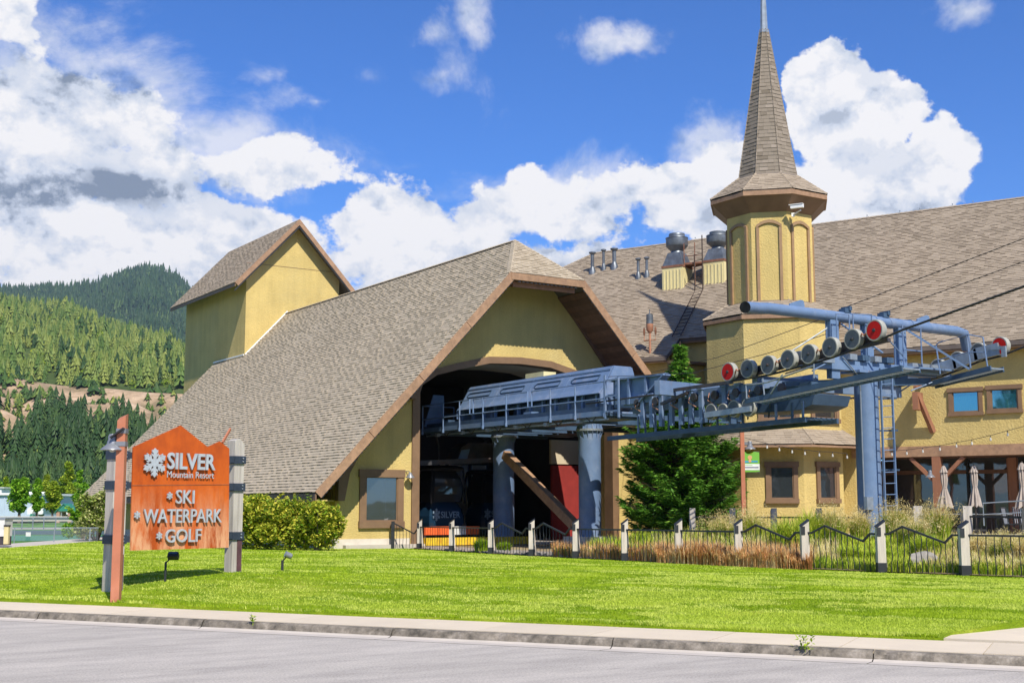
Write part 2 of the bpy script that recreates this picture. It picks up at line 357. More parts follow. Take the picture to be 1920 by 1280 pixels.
def mat_glass(name, tint=(0.02, 0.025, 0.028), refl=0.35, rough=0.03, wavy=0.02, gc=(0.9, 0.95, 0.97)):
    m, nt, b, out = newmat(name); b.inputs['Base Color'].default_value = (*tint, 1); b.inputs['Roughness'].default_value = 0.4
    g = nt.nodes.new('ShaderNodeBsdfGlossy'); g.inputs['Roughness'].default_value = rough; g.inputs['Color'].default_value = (*gc, 1)
    bp = nt.nodes.new('ShaderNodeBump'); bp.inputs['Strength'].default_value = wavy; bp.inputs['Distance'].default_value = 0.3
    nt.links.new(nz(nt, 0.7, 2), bp.inputs['Height']); nt.links.new(bp.outputs[0], g.inputs['Normal'])
    mx = nt.nodes.new('ShaderNodeMixShader'); mx.inputs[0].default_value = refl
    nt.links.new(b.outputs[0], mx.inputs[1]); nt.links.new(g.outputs[0], mx.inputs[2]); nt.links.new(mx.outputs[0], out.inputs[0])
    return m
M['glass'] = mat_glass('window_glass', refl=0.17)
M['glassb'] = mat_glass('blue_tinted_window_glass', (0.01, 0.10, 0.13), 0.5, gc=(0.35, 0.75, 0.85))
M['glassc'] = mat_glass('cabin_glass', (0.012, 0.014, 0.016), 0.12)

def mat_leaf(name, dark, mid, light, rough=0.6, trans=0.3):
    m, nt, b, out = newmat(name)
    pr = piece_rand(nt); c = rmp(nt, pr, [(0.0, dark), (0.5, mid), (1.0, light)])
    nt.links.new(c, b.inputs['Base Color']); b.inputs['Roughness'].default_value = rough; b.inputs['Specular IOR Level'].default_value = 0.25
    t = nt.nodes.new('ShaderNodeBsdfTranslucent'); nt.links.new(c, t.inputs['Color'])
    mx = nt.nodes.new('ShaderNodeMixShader'); mx.inputs[0].default_value = trans
    nt.links.new(b.outputs[0], mx.inputs[1]); nt.links.new(t.outputs[0], mx.inputs[2]); nt.links.new(mx.outputs[0], out.inputs[0])
    return m
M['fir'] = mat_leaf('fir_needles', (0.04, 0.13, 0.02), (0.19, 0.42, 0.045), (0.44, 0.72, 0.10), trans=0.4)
M['shrub'] = mat_leaf('yellow_green_leaves', (0.10, 0.22, 0.01), (0.34, 0.42, 0.03), (0.70, 0.62, 0.08))
M['shrubl'] = mat_leaf('variegated_leaves', (0.10, 0.19, 0.02), (0.28, 0.36, 0.05), (0.62, 0.60, 0.28))
M['tree'] = mat_leaf('bright_tree_leaves', (0.11, 0.28, 0.015), (0.24, 0.46, 0.025), (0.40, 0.60, 0.06))
M['treey'] = mat_leaf('yellowish_tree_leaves', (0.16, 0.27, 0.015), (0.32, 0.43, 0.03), (0.50, 0.55, 0.06))
M['pine'] = mat_leaf('pine_needles', (0.018, 0.05, 0.014), (0.042, 0.090, 0.024), (0.10, 0.16, 0.04), trans=0.1)
M['pineg'] = mat_leaf('yellow_green_forest_needles', (0.022, 0.060, 0.016), (0.095, 0.165, 0.03), (0.25, 0.29, 0.06), trans=0.1)  # lighter, yellower green than the pine needles
M['ogreen'] = mat_leaf('green_grass_clump', (0.13, 0.28, 0.01), (0.36, 0.50, 0.025), (0.66, 0.66, 0.10))
M['ostraw'] = mat_leaf('straw_plumes', (0.50, 0.38, 0.12), (0.74, 0.60, 0.25), (0.85, 0.74, 0.42))
M['ored'] = mat_leaf('russet_ground_cover', (0.38, 0.17, 0.045), (0.72, 0.38, 0.15), (0.86, 0.66, 0.34))
M['blade'] = mat_leaf('lawn_blades', (0.20, 0.33, 0.008), (0.42, 0.56, 0.02), (0.74, 0.80, 0.17), trans=0.35)

def mat_ground(name, cols, scale, scale2, stretch=(1, 1, 1), bmp=0.3, bscale=60, bdist=0.02, rough=0.95, coord='Object'):
    m, nt, b, out = newmat(name)
    a = rmp(nt, nz(nt, scale, 8, 0.62, stretch=stretch, dist=0.6), [(0.32, cols[0]), (0.52, cols[1]), (0.70, cols[2])])
    a = mixc(nt, 1.0, a, rmp(nt, nz(nt, scale2, 5, 0.65), [(0.3, (0.74, 0.74, 0.74)), (0.7, (1.18, 1.18, 1.18))]), 'MULTIPLY')
    nt.links.new(a, b.inputs['Base Color']); b.inputs['Roughness'].default_value = rough; b.inputs['Specular IOR Level'].default_value = 0.15
    bump(nt, b, nz(nt, bscale, 4, 0.7), bmp, bdist); return m
M['lawn'] = mat_ground('lawn_turf', ((0.13, 0.24, 0.006), (0.25, 0.36, 0.012), (0.44, 0.50, 0.06)), 0.8, 30, (1, 1, 1), 0.8, 50, 0.05)
M['field'] = mat_ground('playing_field_grass', ((0.08, 0.20, 0.04), (0.11, 0.25, 0.05), (0.16, 0.29, 0.06)), 0.1, 2)
M['plain'] = mat_ground('valley_floor', ((0.07, 0.12, 0.03), (0.12, 0.15, 0.05), (0.2, 0.19, 0.09)), 0.02, 0.5)
M['forestfloor'] = mat_ground('forest_floor', ((0.045, 0.075, 0.02), (0.075, 0.11, 0.03), (0.16, 0.16, 0.07)), 0.01, 0.1, bmp=0)
M['farfloor'] = mat_ground('far_forest_floor', ((0.02, 0.04, 0.02), (0.03, 0.055, 0.025), (0.06, 0.08, 0.035)), 0.006, 0.05, bmp=0)
M['quarry'] = mat_ground('quarry_rock', ((0.16, 0.13, 0.07), (0.42, 0.30, 0.19), (0.56, 0.42, 0.29)), 0.03, 0.3, (1, 1, 3), 1.0, 0.25, 1.5)
M['bed'] = mat_ground('planting_bed_mulch', ((0.22, 0.15, 0.09), (0.34, 0.26, 0.15), (0.42, 0.38, 0.2)), 0.8, 14, bmp=0.8, bscale=25, bdist=0.04)

def mat_asphalt():
    m, nt, b, out = newmat('pale_worn_asphalt')
    a = rmp(nt, nz(nt, 0.25, 6, 0.6, stretch=(0.6, 1.6, 1)), [(0.3, (0.41, 0.378, 0.335)), (0.7, (0.49, 0.45, 0.40))])
    a = mixc(nt, 1.0, a, rmp(nt, nz(nt, 38, 5, 0.85), [(0.34, (0.60, 0.60, 0.60)), (0.5, (0.98, 0.98, 0.98)), (0.66, (1.28, 1.28, 1.28))]), 'MULTIPLY')
    a = mixc(nt, 1.0, a, rmp(nt, nz(nt, 1.1, 8, 0.7, stretch=(.5, 1.5, 1)), [(0.36, (0.80, 0.80, 0.81)), (0.6, (1.05, 1.05, 1.05))]), 'MULTIPLY')
    v = nt.nodes.new('ShaderNodeTexVoronoi'); v.inputs['Scale'].default_value = 1.3; v.distance = 'EUCLIDEAN'
    tc = nt.nodes.new('ShaderNodeTexCoord'); mp = nt.nodes.new('ShaderNodeMapping'); mp.inputs['Scale'].default_value = (0.5, 3.0, 1); mp.inputs['Rotation'].default_value = (0, 0, R(50))
    nt.links.new(tc.outputs['Object'], mp.inputs[0]); nt.links.new(mp.outputs[0], v.inputs['Vector'])
    spots = rmp(nt, v.outputs['Distance'], [(0.0, (1, 1, 1)), (0.11, (0, 0, 0))])
    gate = rmp(nt, nz(nt, 1.0, 2), [(0.50, (0, 0, 0)), (0.56, (0.7, 0.7, 0.7))])
    a = mixc(nt, mixc(nt, 1.0, spots, gate, 'MULTIPLY'), a, (0.12, 0.115, 0.11))
    nt.links.new(a, b.inputs['Base Color']); b.inputs['Roughness'].default_value = 0.92; b.inputs['Specular IOR Level'].default_value = 0.2
    bump(nt, b, nz(nt, 90, 3, 0.7), 0.5, 0.01); return m
M['asphalt'] = mat_asphalt()
def mat_kerb():
    m, nt, b, out = newmat('stained_kerb_concrete')
    a = rmp(nt, nz(nt, 5, 8, 0.7), [(0.36, (0.08, 0.07, 0.055)), (0.55, (0.22, 0.19, 0.15)), (0.75, (0.42, 0.37, 0.31))])
    nt.links.new(a, b.inputs['Base Color']); b.inputs['Roughness'].default_value = 0.95; bump(nt, b, nz(nt, 30, 5, 0.7), 0.8, 0.02); return m
M['kerb'] = mat_kerb()
def mat_rustsign():
    m, nt, b, out = newmat('rust_orange_steel_sheet')
    a = rmp(nt, nz(nt, 1.6, 8, 0.65, stretch=(1, 1, 0.6)), [(0.3, (0.30, 0.050, 0.008)), (0.5, (0.48, 0.085, 0.008)), (0.7, (0.60, 0.125, 0.012))])
    st = rmp(nt, nz(nt, 3.0, 9, 0.7, stretch=(1.6, 1.6, 0.35)), [(0.42, (0, 0, 0)), (0.58, (1, 1, 1))])
    geo = nt.nodes.new('ShaderNodeNewGeometry'); sx = nt.nodes.new('ShaderNodeSeparateXYZ'); nt.links.new(geo.outputs['Position'], sx.inputs[0])
    low = nt.nodes.new('ShaderNodeMapRange'); nt.links.new(sx.outputs['Z'], low.inputs['Value'])      # splash and sprinkler staining low on the sheet
    low.inputs['From Min'].default_value = 2.05; low.inputs['From Max'].default_value = 1.1; low.inputs['To Max'].default_value = 1.0
    f = mixc(nt, 1.0, st, low.outputs[0], 'MULTIPLY'); a = mixc(nt, f, a, (0.66, 0.33, 0.17))
    dk = rmp(nt, nz(nt, 2.2, 6, 0.6, stretch=(2, 2, 0.2)), [(0.62, (0, 0, 0)), (0.8, (0.6, 0.6, 0.6))]); a = mixc(nt, dk, a, (0.20, 0.05, 0.015))
    nt.links.new(a, b.inputs['Base Color']); b.inputs['Roughness'].default_value = 0.6; b.inputs['Specular IOR Level'].default_value = 0.3
    bump(nt, b, nz(nt, 20, 5, 0.6), 0.15, 0.01); return m
M['sign'] = mat_rustsign()
# ---------------------------------------------------------------- the ground, road, kerb, pavement
def lerp(a, b, t): return a + (b - a) * t
def interp(x, xs, ys): return float(np.interp(x, xs, ys))
def sstep(x, a, b):
    t = max(0.0, min(1.0, (x - a) / (b - a))); return t * t * (3 - 2 * t)
K0 = onZ(0, 1157, 0.0); K1 = onZ(1920, 1250, 0.0)
KD = (K1 - K0).normalized(); KN = Vector((-KD.y, KD.x, 0))            # along the kerb, and away from the road
if KN.dot(VD) < 0: KN = -KN
def K(s, t, z=0.0): return K0 + KD * s + KN * t + Vector((0, 0, z))
KLEN = (K1 - K0).length
def strip(name, t0, t1, z0, z1, m, s0=-70, s1=60, n=1, kind='structure'):
    b = MB(); 
    for i in range(n):
        a, c = lerp(s0, s1, i / n), lerp(s0, s1, (i + 1) / n)
        b.poly([K(a, t0, z0), K(c, t0, z0), K(c, t1, z1), K(a, t1, z1)])
    return b.build(name, m, kind=kind)
g = MB(); RB = 5000
ring = [(RB * math.cos(2 * math.pi * i / 48), RB * math.sin(2 * math.pi * i / 48), -0.12) for i in range(48)]
g.poly(ring).build('ground', M['plain'], kind='structure')
strip('road', -15, -0.42, 0.0, 0.0, M['asphalt'], -260, 120)
fl0, fl1 = onZ(0, 1256, 0), onZ(270, 1280, 0); tq = ((fl0 - K0).dot(KN) + (fl1 - K0).dot(KN)) / 2
strip('faded_road_line', tq - .05, tq + .05, .004, .004, mat('worn_road_paint', (0.60, 0.52, 0.42), 0.9, var=.12, scale=6), -60, 3.2)
gp = MB()                                                    # concrete gutter pan, cast in lengths
SEG = 3.05
nseg = int(110 / SEG)
gut = thing('kerb', None, None); gut['kind'] = 'structure'; del gut['_loc']; gut['_loc'] = [0, 0, 0]
pw = thing('sidewalk', None, None); pw['kind'] = 'structure'
for i in range(nseg):
    a = -70 + i * SEG + 0.6; c = a + SEG
    if a > 34: break
    j = 0.006; top = .100 + random.uniform(-.004, .004)
    b = MB(); N = 14; prof = [(-0.42, 0.003), (-0.06, -0.012), (0.0, 0.008), (0.035, top - .02), (0.06, top), (0.16, top)]
    prev = None                                              # chipped front edge
    vis = -16 < a < 26; N = 24 if vis else 1
    for k in range(N + 1):
        s = lerp(a + j, c - j, k / N); ch = max(0, random.gauss(0, .010)) if vis else 0
        row = [K(s, p[0] + (ch if 2 <= q <= 4 else 0) * (1.2 if q == 4 else 1), p[1] - (ch * .9 if q in (3, 4) else 0)) for q, p in enumerate(prof)]
        if prev:
            for q in range(len(prof) - 1):
                (b if q >= 2 else gp).poly([prev[q], row[q], row[q + 1], prev[q + 1]])
        prev = row
    b.poly([K(a + j, p[0], p[1]) for p in prof[2:]] + [K(a + j, .16, -.1), K(a + j, 0, -.1)])
    b.build('kerb_stone', M['kerb'], gut)
gp.build('gutter_pan', M['concrete'], gut)
# pavement: slabs with tooled joints (the far edge flares out at the right, where a side walk joins)
SW = [onZ(0, 1124.5, .13), onZ(640, 1150.5, .13), onZ(1280, 1178, .13), onZ(1740, 1192.5, .13)]
SWT = float(np.mean([(p - K0).dot(KN) for p in SW]))
SLAB = 1.52
for i in range(int(100 / SLAB)):
    a = -68 + i * SLAB; c = a + SLAB
    if a > 30: break
    b = MB(); zt = .107 + random.uniform(-.002, .002)
    b.prism([K(a + .006, .165, zt - .08), K(c - .006, .165, zt - .08), K(c - .006, SWT, zt - .08), K(a + .006, SWT, zt - .08)], (0, 0, .08))
    b.build('slab', M['slab'], pw)
strip('subgrade', .05, SWT - .02, .05, .05, M['kerb'])
q0 = onZ(1740, 1192.5, .13); q1 = onZ(1925, 1171, .15)
side = MB(); dd = (q1 - q0).normalized(); 
side.prism([Vector((q.x, q.y, z_ - .06)) for q, z_ in ((q0, .120), (K((q0 - K0).dot(KD) + 14, SWT + .01, 0), .120), (K((q0 - K0).dot(KD) + 26, SWT + 7, 0), .15), (q0 + dd * 14, .15))], (0, 0, .06))
side.build('side_path', M['slab'], kind='structure')

# fence line (depths of its posts)
FPX = [790, 849, 921, 996, 1077, 1167, 1266, 1376, 1498, 1637, 1790, 1952, 2130]
FD = [47.0, 43.4, 40.3, 37.7, 35.4, 33.4, 31.6, 29.9, 28.4, 27.0, 25.8, 24.7, 23.7]
def hz(x, y):                                                # lawn height
    p = Vector((x, y, 0)); t = (p - K0).dot(KN) - SWT
    far = sstep(t, 11, 30)
    h = .135 + .195 * sstep(t, -.1, 4.5) * (1 - .9 * far) + .02 * math.sin(x * .5) * sstep(t, 0, 6)
    c = G(440, 25.0); d = (p - c).length
    h += .12 * math.exp(-(d / 3.6) ** 2)
    return h
def DA(px):                                                  # depth of the pavement's back edge on a bearing
    d = VD + RD * ((px - 960) / FOC / math.cos(PITCH)); den = d.dot(KN)
    Dk = (K0.dot(KN) + SWT) / den
    return Dk
def DB(px):
    if px < 620: return interp(px, [-500, 0, 100, 200, 300, 620], [30, 43, 50, 58, 62, 62])
    if px < 790: return interp(px, [620, 640, 790], [62, 50, 48.5])
    return interp(px, FPX + [2300], FD + [22.5])
cols = list(range(-500, 2301, 20)); NR = 46
flare = q0; fl = []
lawn = MB(); vid = []
for ci, px in enumerate(cols):
    a, bq = DA(px), DB(px)
    if px > 1740:                                            # edge cut back by the side path
        d = VD + RD * ((px - 960) / FOC / math.cos(PITCH)); nq = Vector((-dd.y, dd.x, 0)); Dq = q0.dot(nq) / d.dot(nq)
        if Dq > a: a = Dq
    for r in range(NR):
        D = a + (max(bq, a + .5) - a) * (r / (NR - 1)) ** 1.4
        p = G(px, D); lawn.v.append((p.x, p.y, hz(p.x, p.y)))
for ci in range(len(cols) - 1):
    for r in range(NR - 1):
        i = ci * NR + r; lawn.f.append((i, i + NR, i + NR + 1, i + 1)); lawn.t.append(0)
for ci in range(len(cols) - 1):                             # turf edge down to the paving
    i = ci * NR; A_, B_ = lawn.v[i], lawn.v[i + NR]; lawn.poly([A_, (A_[0], A_[1], .05), (B_[0], B_[1], .05), B_], 0)
lo = lawn.build('lawn', M['lawn'], smooth=True, kind='structure')

# mown blades all over the lawn, denser towards the pavement
def lawn_blades():
    n = 520000
    px = rng.uniform(-120, 2020, n); u = rng.random(n) ** 1.25
    A = np.array([DA(x) for x in cols]); Bm = np.array([DB(x) for x in cols])
    qn = Vector((-dd.y, dd.x, 0))
    a = np.interp(px, cols, A); b = np.interp(px, cols, Bm)
    for i, x in enumerate(cols):
        pass
    D = a + .02 + (b - a) * u
    ex = (px - 960) / FOC / math.cos(PITCH)
    X = VD.x * D + RD.x * ex * D; Y = VD.y * D + RD.y * ex * D
    sdist = (X - q0.x) * qn.x + (Y - q0.y) * qn.y
    sg = 1 if (Vector(G(960, 30)) - q0).dot(qn) > 0 else -1
    keep = (sdist * sg > 0.02) | (px < 1735); X, Y, D = X[keep], Y[keep], D[keep]
    # building footprint free of blades
    keep = ~((X > 19.7) & (Y > 42.3)); X, Y, D = X[keep], Y[keep], D[keep]; n = len(X)
    t = (X - K0.x) * KN.x + (Y - K0.y) * KN.y - SWT
    def s_(x, a, b): q = np.clip((x - a) / (b - a), 0, 1); return q * q * (3 - 2 * q)
    c = G(440, 25.0)
    Z = .135 + .195 * s_(t, -.1, 4.5) * (1 - .9 * s_(t, 11, 30)) + .02 * np.sin(X * .5) * s_(t, 0, 6) + .12 * np.exp(-(((X - c.x) ** 2 + (Y - c.y) ** 2) / 3.6 ** 2))
    w = rng.uniform(.006, .013, n) * (D / 22); h = rng.uniform(.012, .030, n) * (1 + .9 * (t < .2))
    an = rng.uniform(0, math.pi, n); lx = rng.normal(0, .02, n); ly = rng.normal(0, .02, n)
    V = np.zeros((n, 3, 3)); V[:, 0] = np.stack([X - np.cos(an) * w, Y - np.sin(an) * w, Z - .01], 1)
    V[:, 1] = np.stack([X + np.cos(an) * w, Y + np.sin(an) * w, Z - .01], 1); V[:, 2] = np.stack([X + lx, Y + ly, Z + h], 1)
    # patches of longer, drier and darker turf
    sg_ = (X - K0.x) * KD.x + (Y - K0.y) * KD.y
    def vn(a, b, seed):                                      # smooth value noise
        rr = np.random.default_rng(seed).random((64, 64)); ia = np.floor(a).astype(int); ib = np.floor(b).astype(int); fa = a - ia; fb = b - ib
        fa = fa * fa * (3 - 2 * fa); fb = fb * fb * (3 - 2 * fb); g = lambda i, j: rr[i % 64, j % 64]
        return (g(ia, ib) * (1 - fa) + g(ia + 1, ib) * fa) * (1 - fb) + (g(ia, ib + 1) * (1 - fa) + g(ia + 1, ib + 1) * fa) * fb
    f = .45 * vn(sg_ * .35, t * .9, 1) + .33 * vn(sg_ * .9 + 3, t * 2.6, 2) + .22 * vn(sg_ * 3, t * 7, 3)
    band = .5 + .5 * np.tanh(2.2 * np.sin(t * 2.4 + .8 * vn(sg_ * .12, t * .3, 5) * 6)); tint = np.clip((f - .5) * 2.3 + .30 + .26 * band + rng.normal(0, .08, n), 0.01, .99)
    return np_mesh('grass', V, 3, tint, M['blade'], kind='stuff')
lawn_blades()

# planting beds and paving behind the fence, rising to the terrace
def hbed(px, dist):
    k = sstep(px, 1020, 1350)
    return .035 + (.02 + .42 * k) * sstep(dist, 0.0, 7.5)
bed = MB(); bc = list(range(780, 2301, 20)); NB = 20
for px in bc:
    a = interp(px, FPX + [2300], FD + [22.5]); bq = 62
    for r in range(NB):
        D = a - .05 + (bq - a) * (r / (NB - 1)) ** 1.7; p = G(px, D)
        bed.v.append((p.x, p.y, hz(p.x, p.y) + hbed(px, D - a) + (.02 * math.sin(3 * p.x) * math.sin(2.3 * p.y) if 0 < r else 0)))
for ci in range(len(bc) - 1):
    for r in range(NB - 1):
        i = ci * NB + r; bed.f.append((i, i + NB, i + NB + 1, i + 1)); bed.t.append(0)
bed.build('planting_bed', M['bed'], smooth=True, kind='structure')
def gz(px, D):                                               # ground height on a bearing, bed or lawn
    p = G(px, D); a = interp(px, FPX + [2300], FD + [22.5])
    if px >= 780 and D > a: return hz(p.x, p.y) + hbed(px, D - a)
    return hz(p.x, p.y)
def P(px, D, dz=0.0):
    p = G(px, D); p.z = gz(px, D) + dz; return p

# far left: path, playing field, court
def ground_patch(name, pts, z, m):
    b = MB(); b.poly([(*onZ(x, y, z).xy, z) for x, y in pts]); return b.build(name, m, kind='structure')
ground_patch('footpath', [(-400, 1052), (0, 1034), (110, 1022), (215, 1013), (260, 1010), (260, 1006), (200, 1006), (60, 1015.5), (0, 1020), (-400, 1036)], .14, M['concrete'])
b = MB()
fz = .06
for nm, y0, y1, m_, z in (('playing_field', 1020, 955.5, M['field'], .045), ('sports_court', 1013.5, 1003, M['court'], .06), ('running_track', 1001.5, 993.5, M['track'], .06), ('sand_strip', 991.5, 988.6, M['concrete'], .06)):
    ground_patch(nm, [(-500, y0 + (10 if nm == 'playing_field' else 0)), (270, y0), (270, y1), (-500, y1)], z, m_)

# ---------------------------------------------------------------- hills on the left
def hill(name, dist0, dist1, prof, base, m, depth=60, fn=None, c0=-700, c1=1100, step=10):
    """prof: ridge heights over columns; base: the foot"""
    cs = list(range(c0, c1 + 1, step)); b = MB(); NRr = depth
    H = []
    for px in cs:
        e = interp(px, [p[0] for p in prof], [p[1] for p in prof]); zt = EYE + (951.7 - e) / FOC * dist1
        row = []
        for r in range(NRr + 1):
            t = r / NRr; D = lerp(dist0, dist1, t)
            z = lerp(base, zt, fn(t) if fn else t) + (math.sin(px * .031 + r * .3) * math.sin(px * .013 - r * .21)) * (dist1 - dist0) * .012 * math.sin(math.pi * min(t, 1))
            p = G(px, D); row.append((p.x, p.y, z))
        p = G(px, dist1 + (dist1 - dist0) * .6); row.append((p.x, p.y, base - 20))
        H.append(row)
    n = NRr + 2
    for row in H: b.v.extend(row)
    for i in range(len(cs) - 1):
        for r in range(n - 1):
            q = i * n + r; b.f.append((q, q + n, q + n + 1, q + 1)); b.t.append(0)
    o = b.build(name, m, smooth=True, kind='structure')
    arr = np.array(H)
    def samp(px, t):
        fi = (px - c0) / step; i = np.clip(fi.astype(int), 0, len(cs) - 2); fr = fi - i
        g_ = t * NRr; r = np.clip(g_.astype(int), 0, NRr - 1); gr = g_ - r
        q = lambda a, b_: arr[a, b_]
        return (q(i, r) * ((1 - fr) * (1 - gr))[:, None] + q(i + 1, r) * (fr * (1 - gr))[:, None] + q(i, r + 1) * ((1 - fr) * gr)[:, None] + q(i + 1, r + 1) * (fr * gr)[:, None])
    return o, samp
far_prof = [(-700, 600), (-300, 560), (0, 541), (60, 539), (120, 537), (180, 530), (215, 517), (240, 507), (265, 500), (285, 499), (310, 507), (330, 520), (350, 536), (380, 556), (450, 590), (600, 640), (800, 690), (1100, 760)]
near_prof = [(-700, 470), (-300, 510), (0, 568), (60, 578), (120, 586), (170, 603), (240, 630), (300, 650), (345, 663), (420, 690), (600, 740), (1100, 850)]
far_o, far_s = hill('mountain', 2300, 4200, far_prof, 120, M['farfloor'])
near_o, near_s = hill('hillside', 745, 1800, near_prof, 66, M['forestfloor'], fn=lambda t: t ** .9)
# quarry cut: a bank of pale rock in steps, below the near forest
q_prof = [(-700, 700), (0, 708), (60, 722), (130, 728), (200, 735), (260, 740), (320, 745), (420, 752), (700, 800), (1100, 860)]
def qfn(t):
    s = t * 4; k = math.floor(s); f = s - k; return min(1, (k + sstep(f, .35, .8)) / 4)
q_o, q_s = hill('quarry_bank', 380, 750, q_prof, 2.0, M['quarry'], depth=80, fn=qfn)

def conifer_mesh(h, rad, layers, sides, seed, droop=.35):
    """one small fir: jagged skirts round a trunk, built in numpy triangles"""
    r_ = random.Random(seed); tris = []; tn = []
    for k in range(layers):
        t = k / layers; z0 = h * (.10 + .86 * t); rr = rad * (1 - t) ** .85 * r_.uniform(.8, 1.12); zt = z0 + h / layers * 1.7
        ph = r_.uniform(0, 6.3)
        for s in range(sides):
            a0 = ph + 2 * math.pi * s / sides; a1 = a0 + 2 * math.pi / sides * r_.uniform(.7, 1.0); am = (a0 + a1) / 2
            ra = rr * r_.uniform(.65, 1.2); zz = z0 - droop * rr * .5 * r_.uniform(.4, 1.3)
            q0_ = (0, 0, min(zt, h)); tip = (ra * math.cos(am), ra * math.sin(am), zz)
            pl = (ra * .72 * math.cos(a0), ra * .72 * math.sin(a0), z0 + .1 * rr); pr_ = (ra * .72 * math.cos(a1), ra * .72 * math.sin(a1), z0 + .1 * rr)
            v = r_.random()
            tris += [(q0_, pl, tip), (q0_, tip, pr_)]; tn += [v, v]
    return np.array(tris), np.array(tn)
def forest(name, samp, c0, c1, n, hmin, hmax, m, variants, tmax=1.0, tmin=0.0, keepf=None, seed=1, tp=1.0):
    rg = np.random.default_rng(seed); px = rg.uniform(c0, c1, n); t = tmin + (tmax - tmin) * rg.random(n) ** tp
    if keepf is not None:
        k = keepf(px, t); px, t = px[k], t[k]
    pos = samp(px, t); out = []; tt = []
    n = len(px); hs = rg.uniform(hmin, hmax, n) * rg.choice([.65, 1, 1, 1.2], n); ang = rg.uniform(0, 6.3, n); var = rg.integers(0, len(variants), n); base = rg.random(n)
    wob = .5 + .5 * np.sin(px * .05 + t * 9) * np.sin(px * .021 - t * 14)
    for vi, (tr, tn) in enumerate(variants):
        s = np.where(var == vi)[0]
        if len(s) == 0: continue
        ca, sa = np.cos(ang[s]), np.sin(ang[s]); T = tr[None] * hs[s][:, None, None, None]
        X = T[..., 0] * ca[:, None, None] - T[..., 1] * sa[:, None, None]; Y = T[..., 0] * sa[:, None, None] + T[..., 1] * ca[:, None, None]
        V = np.stack([X, Y, T[..., 2]], -1) + pos[s][:, None, None, :]
        out.append(V.reshape(-1, 3, 3)); tt.append((np.clip(base[s] * .55 + wob[s] * .4, 0, .9)[:, None] + tn[None] * .12).reshape(-1))
    return np_mesh(name, np.concatenate(out), 3, np.clip(np.concatenate(tt), 0, .99), m, kind='stuff')
var_s = [conifer_mesh(1, .22 + .03 * i, 5, 5, 40 + i) for i in range(4)]
var_m = [conifer_mesh(1, .19 + .03 * i, 7, 6, 60 + i) for i in range(4)]
forest('far_forest', far_s, -150, 520, 13000, 18, 30, M['pine'], var_s, seed=3, tp=.8)
def rv(seed):                                               # rounded broadleaf crown for the mix
    r_ = random.Random(seed); tris = []; tn = []
    for i in range(46):
        z = r_.uniform(.18, 1.0); rr = .30 * math.sin(math.pi * min(1, z * .85 + .12)) ; a = r_.uniform(0, 6.283); c = Vector((rr * math.cos(a), rr * math.sin(a), z)); e1 = Vector((r_.gauss(0, 1), r_.gauss(0, 1), r_.gauss(0, .5))).normalized() * .13; e2 = Vector((r_.gauss(0, 1), r_.gauss(0, 1), r_.gauss(0, 1))).normalized() * .13
        tris.append((tuple(c - e1), tuple(c + e1), tuple(c + e2))); tn.append(r_.random())
    return np.array(tris), np.array(tn)
var_r = [rv(1), rv(2)]
def clear_keep(px, t): return (np.sin(px * .06 + t * 17 + 1.2 * np.sin(t * 31)) * np.sin(px * .027 - t * 23) < .62)
forest('hillside_forest', near_s, -150, 600, 13500, 5, 19, M['pineg'], var_m + [conifer_mesh(1, .34, 5, 6, 71)], seed=4, tmin=.03, tp=.9, keepf=clear_keep)
forest('hillside_scrub', near_s, -150, 600, 4200, 4, 9, M['treey'], var_r, seed=14, tmin=.02, tmax=.9, tp=.8, keepf=lambda px, t: np.sin(px * .04 + t * 11) * np.sin(px * .09 - t * 19) > .12)
# dark firs standing on the quarry benches and at the foot of the hill: single trees
def quarry_keep(px, t): return np.sin(px * .045 + t * 7) + .6 * np.sin(px * .11 - t * 13) > .12
def foot_keep(px, t): return t < .47 + .10 * np.sin(px * .05 + 2.2) + .05 * np.sin(px * .13) - .30 * (np.exp(-((px - 22) / 22) ** 2)) * (t > .12) + .2 * (px < -20)
forest('foothill_forest', q_s, -150, 560, 3600, 7, 15, M['pine'], [conifer_mesh(1, .24 + .03 * i, 9, 7, 90 + i, .5) for i in range(3)], seed=19, tmin=.0, tmax=.8, keepf=foot_keep)
forest('scrub', q_s, -150, 500, 2000, 1.5, 6.5, M['pineg'], [conifer_mesh(1, .5, 4, 6, 77), conifer_mesh(1, .7, 3, 6, 78)], seed=9, tmin=.1, tmax=.98, keepf=quarry_keep)
def pine_variant(seed, m, layers=12, sides=9, rad=.21):
    tr, tn = conifer_mesh(1, rad, layers, sides, seed, .5)
    me = np_mesh('crown', tr, 3, tn * .6 + .2, m)
    tb = MB(); tb.tube((0, 0, -.02), (0, 0, .5), .016, 6, .006); tk = tb.build('trunk', M['bark'])
    return me, tk
